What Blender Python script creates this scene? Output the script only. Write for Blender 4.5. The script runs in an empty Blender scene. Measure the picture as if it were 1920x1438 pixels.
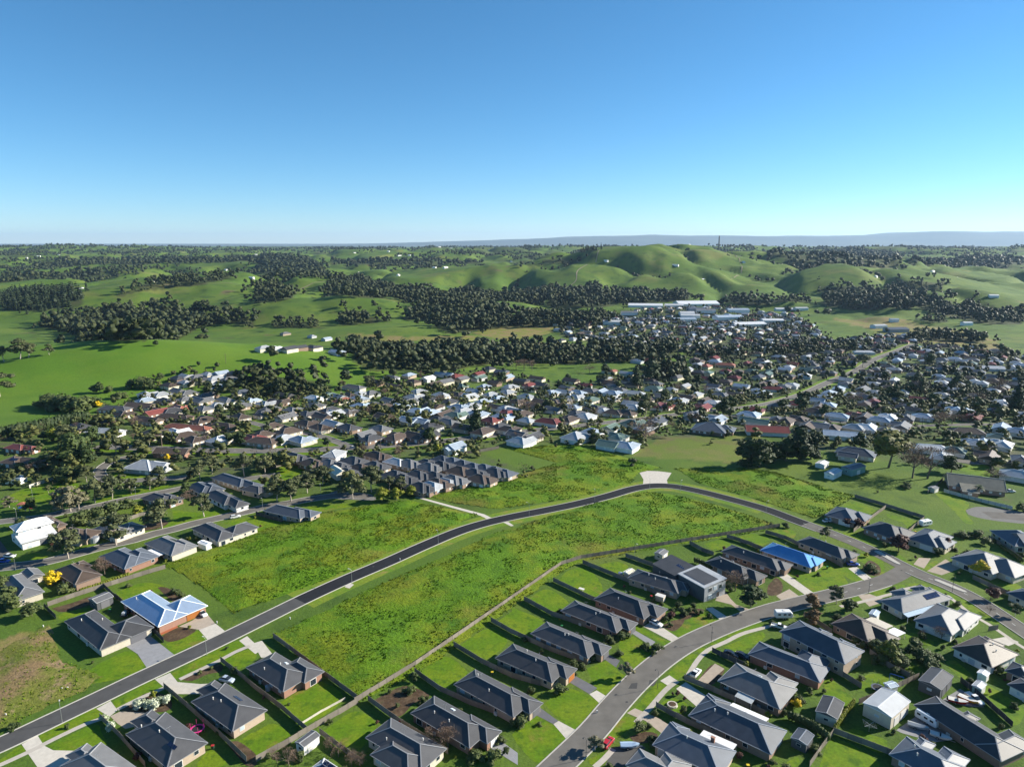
import bpy, math, random
import numpy as np
rnd = random.Random(11); nrng = np.random.default_rng(7)
R_ = math.radians
sc = bpy.context.scene
# ---------------------------------------------------------------- camera
cam_d = bpy.data.cameras.new('camera'); cam = bpy.data.objects.new('camera', cam_d); sc.collection.objects.link(cam)
cam.location = (0, 0, 122); cam.rotation_euler = (R_(90-11.606), 0, 0)
cam_d.sensor_width = 36; cam_d.lens = 36*1300/1920; cam_d.clip_start = 1; cam_d.clip_end = 120000
sc.camera = cam
# ---------------------------------------------------------------- sky, sun, exposure
SUN_EL, SUN_AZ = R_(24.5), R_(16)              # azimuth measured from +X towards +Y
wd = bpy.data.worlds.new('World'); sc.world = wd; wd.use_nodes = True
nt = wd.node_tree; bg = nt.nodes['Background']
sky = nt.nodes.new('ShaderNodeTexSky'); sky.sky_type = 'NISHITA'; sky.sun_disc = False
sky.sun_elevation = SUN_EL; sky.sun_rotation = R_(90)-SUN_AZ
sky.altitude = 1500; sky.air_density = 0.9; sky.dust_density = 0.08; sky.ozone_density = 6
hs = nt.nodes.new('ShaderNodeHueSaturation'); hs.inputs['Hue'].default_value = 0.4885; hs.inputs['Saturation'].default_value = 1.09; nt.links.new(sky.outputs[0], hs.inputs['Color']); nt.links.new(hs.outputs[0], bg.inputs[0]); bg.inputs[1].default_value = 0.073
sd = bpy.data.lights.new('sun', 'SUN'); sun = bpy.data.objects.new('sun', sd); sc.collection.objects.link(sun)
sd.energy = 5.0; sd.angle = R_(0.5); sd.color = (1, .94, .82)
sun.rotation_euler = (R_(90)-SUN_EL, 0, R_(90)+SUN_AZ)
sun.location = (0, 0, 600)
vs = sc.view_settings; vs.view_transform = 'Standard'; vs.look = 'None'; vs.gamma = 1; vs.exposure = 1.15
sc.cycles.max_bounces = 4; sc.cycles.diffuse_bounces = 2; sc.cycles.glossy_bounces = 2; sc.cycles.transmission_bounces = 2
sc.cycles.volume_bounces = 0; sc.cycles.transparent_max_bounces = 6; sc.cycles.caustics_reflective = False; sc.cycles.caustics_refractive = False
# ---------------------------------------------------------------- terrain height
def _hash(ix, iy, s):
    n = (ix.astype(np.int64)*374761393 + iy.astype(np.int64)*668265263 + s*974711) & 0x7fffffff
    n = ((n ^ (n >> 13))*1274126177) & 0x7fffffff
    return ((n ^ (n >> 16)) & 0xffff)/65535.0
def vnoise(x, y, s=0):
    ix = np.floor(x); iy = np.floor(y); fx = x-ix; fy = y-iy
    fx = fx*fx*fx*(fx*(fx*6-15)+10); fy = fy*fy*fy*(fy*(fy*6-15)+10)
    a = _hash(ix, iy, s); b = _hash(ix+1, iy, s); c = _hash(ix, iy+1, s); d = _hash(ix+1, iy+1, s)
    return (a*(1-fx)+b*fx)*(1-fy)+(c*(1-fx)+d*fx)*fy
def fbm(x, y, s=0, o=3):
    v = 0; a = .5; t = 0
    for k in range(o):
        v = v+a*vnoise(x, y, s+k*7); t += a; a *= .5; x = x*2.03+3.1; y = y*2.03+1.7
    return v/t
def sstep(a, b, x):
    t = np.clip((x-a)/(b-a), 0, 1); return t*t*(3-2*t)
# centre x, centre y, height, half width along, half width across, turn in degrees
HILLS = [(-375, 690, 43, 185, 72, 6), (-720, 1850, 62, 270, 200, 20), (-830, 1500, 34, 340, 95, 18),
         (-370, 1370, 44, 175, 90, -6), (-130, 1560, 18, 150, 110, 0), (290, 2400, 78, 260, 260, 0), (-120, 2450, 34, 330, 200, 0),
         (510, 2150, 22, 90, 240, 25), (820, 2650, 84, 280, 280, 0), (600, 2500, 22, 100, 220, -20), (900, 2150, 24, 110, 240, 30),
         (1180, 2250, 24, 120, 240, -25), (1080, 2020, 44, 220, 120, 10), (1030, 1600, 38, 130, 75, 0), (1600, 2100, 36, 210, 120, 15),
         (1800, 2550, 34, 330, 180, 0), (1330, 2450, 32, 240, 150, 0), (-1350, 2000, 26, 300, 200, 0), (-4100, 6300, 50, 1000, 700, 0),
         (-1500, 2700, 22, 500, 300, 0), (-500, 4400, 22, 900, 500, 10), (600, 5400, 22, 1200, 600, 0), (3200, 5400, 30, 1500, 700, 0),
         (-190, 1100, 10, 85, 60, 0), (65, 1230, 14, 105, 60, 0)]
def hgt(x, y):
    x = np.asarray(x, float); y = np.asarray(y, float)
    z = -19*sstep(420, 700, y)-9*sstep(700, 1450, y)+62*sstep(1900, 3800, y)-60*sstep(9000, 15000, y)
    for cx, cy, h, sx, sy, r in HILLS:
        c, s = np.cos(np.radians(r)), np.sin(np.radians(r)); dx, dy = x-cx, y-cy
        z = z+h*np.exp(-.5*(((dx*c+dy*s)/sx)**2+((-dx*s+dy*c)/sy)**2))
    far = sstep(1000, 2000, y)*(1-sstep(15000, 20000, y))
    rid = 1-np.abs(2*fbm(x/420, y/520, 3, 2)-1)*1.8
    z = z+far*(22*(rid-.75)*(.45+.55*sstep(1600, 2400, y)))
    gul = np.abs(2*fbm(x/230+.35*fbm(x/400, y/400, 9, 2), y/330, 33, 3)-1)
    z = z+sstep(1050, 1500, y)*(1-sstep(6000, 9000, y))*84*(np.minimum(gul, .34)-.22)*(.5+.5*sstep(1500, 2100, y))
    z = z+sstep(2600, 4200, y)*(1-sstep(11000, 16000, y))*60*(fbm(x/1700, y/1500, 11, 3)-.5)
    z = z+5*sstep(520, 600, y)*(1-sstep(800, 900, y))*sstep(-140, -230, x)*(fbm(x/75, y/60, 27, 2)-.5)
    z = z+sstep(480, 950, y)*3.0*(fbm(x/130, y/130, 21, 2)-.5)
    mt = sstep(20000, 25000, y)*(1-sstep(27000, 31000, y))
    z = z+mt*(40+(380*fbm(x/5200, y/9000, 5, 4)+170)*sstep(-7000, 6000, x))
    return z
# ---------------------------------------------------------------- survey of the place, in metres (x east, y north)
HAZE = 2.3e-5
# label, centre x, y, turn, length, width, side, roof, wall, eaves height, details
HOUSES = [
 ('low charcoal roofed cream house with stepped wing at the meadow corner', -25.87, 147.38, -35.6, 18.7, 6.4, 1, 'charcoal', 'cream', 2.7, {'wings': [(0.28, 0.95, -0.38, 0.5, 'hip')], 'vents': [(0.3, 0.2), (0.7, 0.75)]}),
 ('charcoal roofed red brick house beside the bare birch clump and a grey driveway', -15.51, 155.43, -38.0, 20.4, 7.9, 1, 'charcoal', 'brick_red', 2.7, {'wings': [(0.62, 1.12, 0.42, 1.06, 'hip')], 'sky': [(0.42, 0.78)], 'vents': [(0.3, 0.3), (0.55, 0.3)], 'gar': ('B', 1, 'white')}),
 ('charcoal roofed tan brick house with sunlit ridge below the grassy back slope', -5.05, 166.8, -39.3, 21.2, 7.8, 1, 'charcoal', 'brick_tan', 2.7, {'wings': [(0.62, 1.12, 0.42, 1.06, 'hip')], 'vents': [(0.2, 0.6), (0.5, 0.3)], 'gar': ('B', 1, 'grey')}),
 ('charcoal roofed pale brick house with dark wood garage door above the round lawn', 5.71, 180.29, -35.9, 19.8, 9.1, 1, 'charcoal', 'brick_tan', 2.7, {'wings': [(0.62, 1.12, 0.42, 1.06, 'hip')], 'vents': [(0.35, 0.7), (0.6, 0.4)], 'gar': ('B', 1, 'wood')}),
 ('charcoal roofed pinkish brick house with two white blinds and dark paved driveway', 16.65, 192.22, -38.4, 21.0, 8.4, 1, 'charcoal', 'brick_brown', 2.7, {'wings': [(0.62, 1.12, 0.42, 1.06, 'hip')], 'vents': [(0.5, 0.4), (0.55, 0.45)], 'gar': ('B', 1, 'grey')}),
 ('charcoal roofed deep red brick house beside a cracked grey driveway', 26.98, 205.69, -38.5, 21.1, 8.5, 1, 'charcoal', 'brick_red', 2.7, {'wings': [(0.62, 1.12, 0.42, 1.06, 'hip')], 'vents': [(0.55, 0.35), (0.6, 0.45)], 'gar': ('B', 1, 'grey')}),
 ('broad charcoal hip roofed brick house with white garage door and parked white wagon', 38.59, 213.98, -40.6, 19.6, 10.6, 1, 'charcoal', 'brick_brown', 2.7, {'wings': [(0.75, 1.14, 0.35, 1.02, 'hip')], 'vents': [(0.4, 0.3)], 'gar': ('B', 0, 'white')}),
 ('charcoal roofed tan brick house with brick porch pillars and cream garden box beside it', 52.05, 229.43, -35.4, 19.3, 8.2, 1, 'charcoal', 'brick_tan', 2.7, {'wings': [(0.7, 1.1, 0.4, 1.05, 'hip')], 'vents': [(0.35, 0.4), (0.5, 0.3)], 'sky': [(0.62, 0.7)]}),
 ('charcoal hip roofed house with pale garage and clipped shrub garden in front', 81.91, 239.93, -53.0, 17.3, 7.8, 1, 'charcoal', 'brick_brown', 2.7, {'wings': [(0.7, 1.2, 0.3, 1.05, 'hip')], 'vents': [(0.3, 0.3), (0.55, 0.5)], 'gar': ('B', 0, 'white')}),
 ('long charcoal roofed dark brick house beside the bright blue roof', 93.17, 248.22, -45.4, 23.0, 7.5, 1, 'charcoal', 'brick_brown', 2.7, {'wings': [(0.78, 1.08, 0.3, 1.05, 'hip')], 'vents': [(0.35, 0.3)], 'gar': ('B', 0, 'white')}),
 ('long house with vivid blue metal hip roof and tan brick walls', 108.43, 250.58, -47.8, 20.3, 10.3, 1, 'blue', 'brick_tan', 2.7, {'wings': [(0.75, 1.04, 0.3, 1.04, 'hip')], 'vents': [(0.2, 0.5)]}),
 ('black roofed tan brick corner house with blue car in its drive', 124.74, 257.42, -55.1, 19.2, 7.8, 1, 'charcoal', 'brick_tan', 2.7, {'wings': [(0.72, 1.1, 0.35, 1.04, 'hip')], 'vents': [(0.5, 0.5)], 'gar': ('B', 0, 'white')}),
 ('slate roofed brick house with red shrub beside the upper meadow corner', 148.57, 290.88, -44.8, 12.7, 13.9, 1, 'slate', 'brick_brown', 2.7, {'wings': [(0.55, 1.2, 0.35, 1.0, 'hip')], 'gar': ('D', 0, 'white')}),
 ('charcoal roofed dark brick house between two timber side fences on the upper road', 158.3, 273.46, -58.5, 15.0, 12.9, 1, 'charcoal', 'brick_brown', 2.7, {'wings': [(0.45, 1.05, 0.3, 1.1, 'hip')]}),
 ('slate hip roofed house with wide white double garage on the upper road', 171.93, 266.36, -52.3, 11.2, 16.8, 1, 'slate', 'cream', 2.7, {'wings': [(0.45, 1.25, 0.1, 0.75, 'hip')], 'gar': ('D', 0, 'white')}),
 ('large grey hip roofed rendered house behind the yellow flowering tree at the junction', 179.67, 244.9, -63.1, 15.3, 16.9, 1, 'grey', 'cream', 2.7, {'wings': [(0.45, 1.35, 0.25, 1.05, 'hip')]}),
 ('slate sheeted roof house with pale walls beside the round court at the picture edge', 207.46, 265.68, -91.6, 15.7, 12.9, 1, 'slate', 'cream', 2.7, {'wings': [(0.2, 1.1, 0.3, 1.4, 'gable')]}),
 ('long low olive grey sheet roof house with veranda and palm behind a pale fence', 232.5, 331.55, -24.5, 24.5, 16.7, 1, 'olive', 'brick_brown', 2.7, {'wings': [(0.2, 0.5, -0.45, 0.2, 'skil')], 'main': 'gable'}),
 ('long blue green roofed farmhouse with pale verandas beneath the big dark cypress', 198.41, 383.67, -33.1, 20.7, 12.5, 1, 'slate', 'cream', 2.7, {'wings': [(0.1, 0.6, -0.5, 0.1, 'gable')]}),
 ('grey tiled house with solar array and pale blue veranda awning on the corner', 137.52, 216.19, 22.8, 24.1, 6.8, 1, 'grey', 'cream', 2.7, {'wings': [(0.35, 0.62, 0.6, 1.35, 'hip'), (0.72, 0.95, 0.55, 1.25, 'hip')], 'awn': [(0.0, 0.72, -0.22, 0.02, 'lightblue')], 'solar': [(0.7, 0.3, 2, 4)]}),
 ('dark grey tiled hip roofed house with sunlit face and bare tree behind', 139.52, 203.93, -52.8, 11.3, 17.4, 1, 'grey', 'white', 2.7, {'wings': [(0.55, 1.1, 0.35, 1.15, 'hip')]}),
 ('weathered brown tiled house with white walls and solar water panel', 140.74, 186.03, -62.4, 11.4, 14.0, 1, 'brown', 'white', 2.7, {'wings': [(0.1, 0.6, 0.4, 1.1, 'hip')], 'vents': [(0.6, 0.6), (0.75, 0.5)]}),
 ('old brown roofed cottage with pale lean-to awnings and dark shaded slope', 109.79, 199.0, -57.2, 12.3, 11.6, 1, 'brown', 'brick_brown', 2.7, {'wings': [(0.5, 1.35, 0.35, 0.9, 'hip')], 'awn': [(0.35, 0.9, 0.95, 1.4, 'cream'), (0.95, 1.25, 0.9, 1.35, 'white')]}),
 ('tall blue grey roofed two storey house with rear deck and stairs', 92.68, 188.2, -54.1, 20.8, 10.9, 1, 'slate', 'brick_tan', 4.6, {'wings': [(0.3, 0.5, 0.5, 1.08, 'hip'), (0.62, 0.85, 0.5, 1.06, 'hip')], 'two': 1}),
 ('slate roofed brick house with a pale sunlit cross wing and blue window blind', 80.19, 180.92, -41.2, 20.5, 8.2, 1, 'slate', 'brick_red', 2.7, {'wings': [(0.55, 0.95, 0.2, 1.5, 'hip')]}),
 ('grey roofed house with skylight and clear plastic patio roof behind it', 67.32, 169.87, -43.4, 17.5, 11.5, 1, 'grey', 'brick_brown', 2.7, {'wings': [(0.5, 0.95, 0.1, 1.25, 'hip')], 'awn': [(0.35, 0.62, -0.2, 0.02, 'clear')], 'sky': [(0.5, 0.6)]}),
 ('big blue slate hip roof house below the spiral hedge garden', 56.88, 154.51, -40.4, 21.3, 10.7, 1, 'slate', 'brick_brown', 2.7, {'wings': [(0.0, 0.3, 0.5, 1.1, 'hip')], 'awn': [(0.3, 0.75, 1.0, 1.22, 'white')], 'vents': [(0.25, 0.35), (0.4, 0.4)]}),
 ('blue slate roofed house with pale annexe and brick chimney beside the covered boat', 43.75, 145.68, -37.3, 16.9, 10.2, 1, 'slate', 'brick_tan', 2.7, {'wings': [(0.02, 0.3, 0.4, 1.05, 'hip')], 'awn': [(0.45, 0.95, 0.98, 1.3, 'white')], 'vents': [(0.4, 0.45)], 'chim': [(0.68, 0.9)]}),
 ('grey roofed house cut by the lower picture edge behind the parked red wagon', 33.78, 138.67, -38.7, 13.4, 6.9, 1, 'grey', 'brick_tan', 2.7, {'wings': [(0.4, 0.9, 0.1, 1.4, 'hip')]}),
 ('very long dark slate roofed house beside the parked boats and utility', 114.1, 153.19, -66.2, 22.2, 6.9, 1, 'charcoal', 'brick_brown', 2.7, {'wings': [(0.33, 0.48, 0.4, 1.2, 'hip'), (0.72, 1.0, 0.0, 1.5, 'hip')]}),
 ('slate tiled house with pale sheet annexe and two roof vents beside the clothes line lawn', 97.72, 141.12, -51.5, 14.1, 9.8, 1, 'slate', 'brick_brown', 2.7, {'wings': [(0.15, 0.4, 0.6, 1.25, 'hip'), (0.5, 0.9, 0.1, 1.35, 'hip')], 'vents': [(0.25, 0.5), (0.35, 0.3)]}),
 ('dark hip roofed white walled house on the far side street', 140.28, 169.02, -64.3, 5.7, 6.3, 1, 'charcoal', 'white', 2.7, {}),
 ('dark roofed low house with pale gutter below the brown tiled house', 144.4, 176.23, -52.0, 6.0, 7.0, 1, 'charcoal', 'brick_brown', 2.7, {}),
 ('dark slate roofed house across the side street beyond the purple shrub', 176.63, 218.81, -68.8, 7.8, 8.1, 1, 'slate', 'cream', 2.7, {}),
 ('charcoal hip roofed house with grey garage and wide exposed concrete drive', -130.38, 197.95, -37.7, 26.3, 9.1, 1, 'charcoal', 'cream', 2.7, {'wings': [(0.55, 1.0, 0.5, 1.75, 'hip')], 'gar': ('B', 1, 'grey'), 'vents': [(0.25, 0.3), (0.4, 0.8)]}),
 ('house with blue and white metal roof, timber garage door and orange porch', -119.07, 210.79, -37.5, 25.9, 9.7, 1, 'zincblue', 'brick_red', 2.7, {'wings': [(0.55, 1.0, 0.5, 1.7, 'hip')], 'gar': ('B', 1, 'wood'), 'vents': [(0.2, 0.3)]}),
 ('slate hip roofed tan brick house with two solar collectors and skylight hatch', -74.28, 161.13, -36.1, 19.2, 9.9, 1, 'charcoal', 'brick_tan', 2.7, {'wings': [(-0.18, 0.3, 0.35, 0.9, 'hip')], 'sol2': [(0.55, 0.72)], 'vents': [(0.3, 0.3), (0.45, 0.35)]}),
 ('charcoal tiled hip roofed house with paired solar collector on its sunny face', -84.72, 148.97, -35.4, 19.3, 10.1, 1, 'charcoal', 'brick_tan', 2.7, {'wings': [(-0.2, 0.25, 0.3, 0.85, 'hip')], 'sol2': [(0.8, 0.35)], 'vents': [(0.1, 0.3), (0.45, 0.4)]}),
 ('grey roofed house with a wide pale drive at the lower left picture edge', -95.46, 138.97, -32.3, 16.9, 9.8, 1, 'grey', 'brick_tan', 2.7, {'wings': [(-0.15, 0.25, 0.3, 0.8, 'hip')]}),
 ('slate roofed red brick house with rear gable wing beside the meadow fence', -66.03, 176.19, -37.5, 17.9, 9.6, 1, 'charcoal', 'brick_red', 2.7, {'wings': [(0.45, 1.08, 0.6, 1.3, 'hip')], 'vents': [(0.35, 0.2), (0.55, 0.5)], 'sky': [(0.5, 0.75)]}),
 ('pale grey roofed house with solar panels in the lower yard', -42.49, 138.42, -36.1, 7.5, 4.2, 1, 'light', 'cream', 2.7, {'solar': [(0.6, 0.5, 2, 3)]}),
 ('grey hip roofed cream house with white veranda posts beside the yellow wattle', -173.82, 225.28, -39.8, 22.1, 7.0, 1, 'grey', 'cream', 2.7, {'wings': [(0.0, 0.35, 0.8, 1.5, 'gable')]}),
 ('dark brown tiled brick house with satellite dish below the leaning street gum', -159.66, 235.53, -35.6, 18.2, 9.2, 1, 'brown', 'brick_brown', 2.7, {'wings': [(0.0, 0.4, 0.5, 1.15, 'hip')]}),
 ('slate roofed orange brick house with pale metal patio roof behind the long paling fence', -148.95, 247.75, -33.8, 18.8, 10.0, 1, 'slate', 'brick_red', 2.7, {'wings': [(0.3, 1.0, 0.4, 1.35, 'hip')], 'awn': [(0.5, 0.95, 1.3, 1.65, 'white')]}),
 ('grey hip roofed house with roof mounted array and rendered box entry', -137.21, 259.02, -34.4, 19.7, 9.8, 1, 'grey', 'cream', 2.7, {'wings': [(0.4, 1.0, 0.5, 1.15, 'hip')], 'solar': [(0.5, 0.75, 2, 3)]}),
 ('charcoal roofed cream house with white patio roof at the left meadow edge', -124.9, 272.49, -38.0, 21.5, 7.8, 1, 'charcoal', 'cream', 2.7, {'wings': [(0.55, 1.0, 0.7, 2.1, 'hip')]}),
 ('grey roofed cream house beneath the wide street gum', -168.0, 274.42, -30.2, 17.4, 8.6, 1, 'grey', 'cream', 2.7, {'wings': [(0.4, 1, 0.5, 1.5, 'hip')]}),
 ('pale edged brown hip roofed house beside the round grey water tank', -181.96, 270.07, -16.2, 15.4, 10.1, 1, 'brown', 'brick_tan', 2.7, {'wings': [(0.5, 1.1, 0.2, 1.1, 'hip')]}),
 ('small brown tiled house among shrubs behind the white two storey house', -201.15, 283.66, -34.4, 12.8, 5.2, 1, 'brown', 'brick_brown', 2.7, {'wings': [(0.4, 1.3, 0.2, 1.0, 'hip')]}),
 ('dark low roofed house beside the parkside street gums', -166.77, 310.67, -30.0, 16.4, 7.8, 1, 'charcoal', 'brick_brown', 2.7, {'wings': [(0.3, 1.1, 0.3, 1.2, 'hip')]}),
 ('pale grey zincalume house with many solar strips above the curving cul-de-sac', -199.13, 359.69, -13.1, 17.5, 14.1, 1, 'light', 'grey', 2.7, {'wings': [(0.5, 1.3, 0.1, 0.9, 'gable')], 'solar': [(0.3, 0.6, 2, 4), (0.6, 0.6, 2, 4)]}),
 ('long red brown tiled house facing the main road behind the yellow wattle', -196.39, 385.16, -7.1, 20.5, 7.3, 1, 'brown', 'brick_red', 2.7, {'main': 'gable'}),
 ('grey tiled house with pale gable end beyond the park pines', -153.02, 324.86, -41.1, 17.0, 5.8, 1, 'slate', 'cream', 2.7, {'wings': [(0.3, 1.1, 0.3, 1.3, 'hip')]}),
 ('charcoal and grey stepped roof brick house on the upper street corner', -142.63, 336.62, -34.1, 24.7, 8.0, 1, 'slate', 'brick_tan', 2.7, {'wings': [(0.5, 1.3, 0.2, 1.0, 'hip')]}),
 ('dark roofed house with white arched porch behind the round street tree', -137.92, 312.41, -41.1, 21.1, 6.0, 1, 'charcoal', 'white', 2.7, {'wings': [(0.5, 1.35, 0.2, 1.0, 'hip')]}),
 ('charcoal roofed brick unit against the upper timber fence', -126.2, 323.11, -26.3, 12.4, 7.3, 1, 'charcoal', 'brick_tan', 2.7, {'wings': [(0.4, 1.2, 0.3, 1.1, 'hip')]}),
 ('slate blue hip roofed house with small rear gable behind the left meadow', -100.89, 294.62, -25.8, 21.9, 8.8, 1, 'slate', 'brick_tan', 2.7, {'wings': [(0.45, 1.15, 0.35, 1.15, 'hip')]}),
 ('old white weatherboard house with pale hip roof beside the main road', -101.46, 378.96, -14.3, 9.9, 13.4, 1, 'light', 'white', 3.2, {}),
 ('white gable roofed hall beside the court of gums', -91.67, 349.05, -52.6, 12.1, 7.6, 1, 'cream', 'white', 3.2, {'main': 'gable'}),
 ('red hip roofed brick house beside the conifer hedge', -292.13, 393.84, -17.1, 13.6, 7.9, 1, 'red', 'brick_red', 2.7, {'wings': [(0.6, 1.5, 0.2, 1.0, 'hip')]}),
 ('brown tiled brick house with blue solar panel at the left picture edge', -276.12, 368.46, -11.8, 11.4, 10.7, 1, 'brown', 'brick_brown', 2.7, {'wings': [(0.5, 2.0, 0.3, 1.0, 'hip')], 'solar': [(0.7, 0.3, 2, 3)]}),
 ('blue roofed weatherboard cottage with pale hip at the meadow top', 51.18, 425.7, -36.3, 13.0, 10.7, 1, 'lightblue', 'white', 3.2, {}),
 ('white weatherboard house with pale roof beside the meadow top corner', 39.64, 414.75, -38.1, 14.1, 15.6, 1, 'light', 'white', 3.2, {}),
 ('long slate hipped house with deep eaves on the far field edge', 129.25, 436.79, -26.0, 21.8, 17.2, 1, 'slate', 'brick_brown', 2.7, {'wings': [(0.6, 1.2, 0.3, 1.0, 'hip')]}),
 ('long rust red roofed low building with white posts on the far field edge', 164.51, 432.4, -10.2, 26.7, 12.2, 1, 'red', 'white', 2.7, {'main': 'gable'}),
 ('pale green long roofed low building behind the red one', 165.29, 458.03, -37.1, 20.4, 8.6, 1, 'green', 'white', 2.7, {'main': 'gable'}),
 ('blue white many gabled weatherboard house near the units', -33.31, 393.12, -41.2, 10.1, 10.8, 1, 'lightblue', 'white', 3.4, {'main': 'gable', 'wings': [(0.3, 0.8, -0.3, 0.9, 'gable')]}),
]
UNITS = [
 ((-38.8, 373.0), 'slate', 11, 9), ((-32.9, 370.0), 'slate', 11, 9), ((-27.0, 365.0), 'slate', 11, 9), ((-20.8, 360.0), 'slate', 11, 9),
 ((-14.9, 358.0), 'slate', 11, 9), ((-9.1, 354.0), 'slate', 11, 9), ((-3.3, 349.0), 'slate', 11, 9), ((-56.4, 365.0), 'grey', 14, 11),
 ((-44.6, 359.0), 'grey', 14, 11), ((-38.4, 362.0), 'charcoal', 14, 11), ((-27.6, 353.0), 'brown', 14, 11), ((-19.5, 349.0), 'charcoal', 14, 11),
 ((-9.0, 350.0), 'charcoal', 14, 11), ((-48.7, 346.0), 'charcoal', 14, 11), ((-40.1, 344.0), 'charcoal', 14, 11), ((-30.0, 339.0), 'grey', 14, 11),
 ((-16.3, 340.0), 'brown', 14, 11), ((-45.0, 328.0), 'charcoal', 14, 11), ((-37.7, 334.0), 'brown', 14, 11), ((-60.6, 346.0), 'charcoal', 14, 11),
 ((-87.6, 370.0), 'charcoal', 14, 11), ((-74.0, 361.0), 'charcoal', 14, 11), ((-86.7, 350.0), 'charcoal', 14, 11), ((-109.5, 366.0), 'brown', 14, 11),
 ((-99.7, 365.0), 'grey', 14, 11), ((-92.4, 359.0), 'charcoal', 14, 11), ((-81.1, 357.0), 'brown', 14, 11), ((-55.5, 340.0), 'charcoal', 14, 11),
 ((-46.8, 365.0), 'charcoal', 14, 11), ((-39.9, 330.0), 'light', 13, 9), ((-33.1, 336.0), 'light', 12, 7), ((-63.5, 368.0), 'white', 14, 9),
 ((-76.8, 380.0), 'brown', 15, 10), ((-122.5, 377.0), 'charcoal', 16, 10),
]
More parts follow.
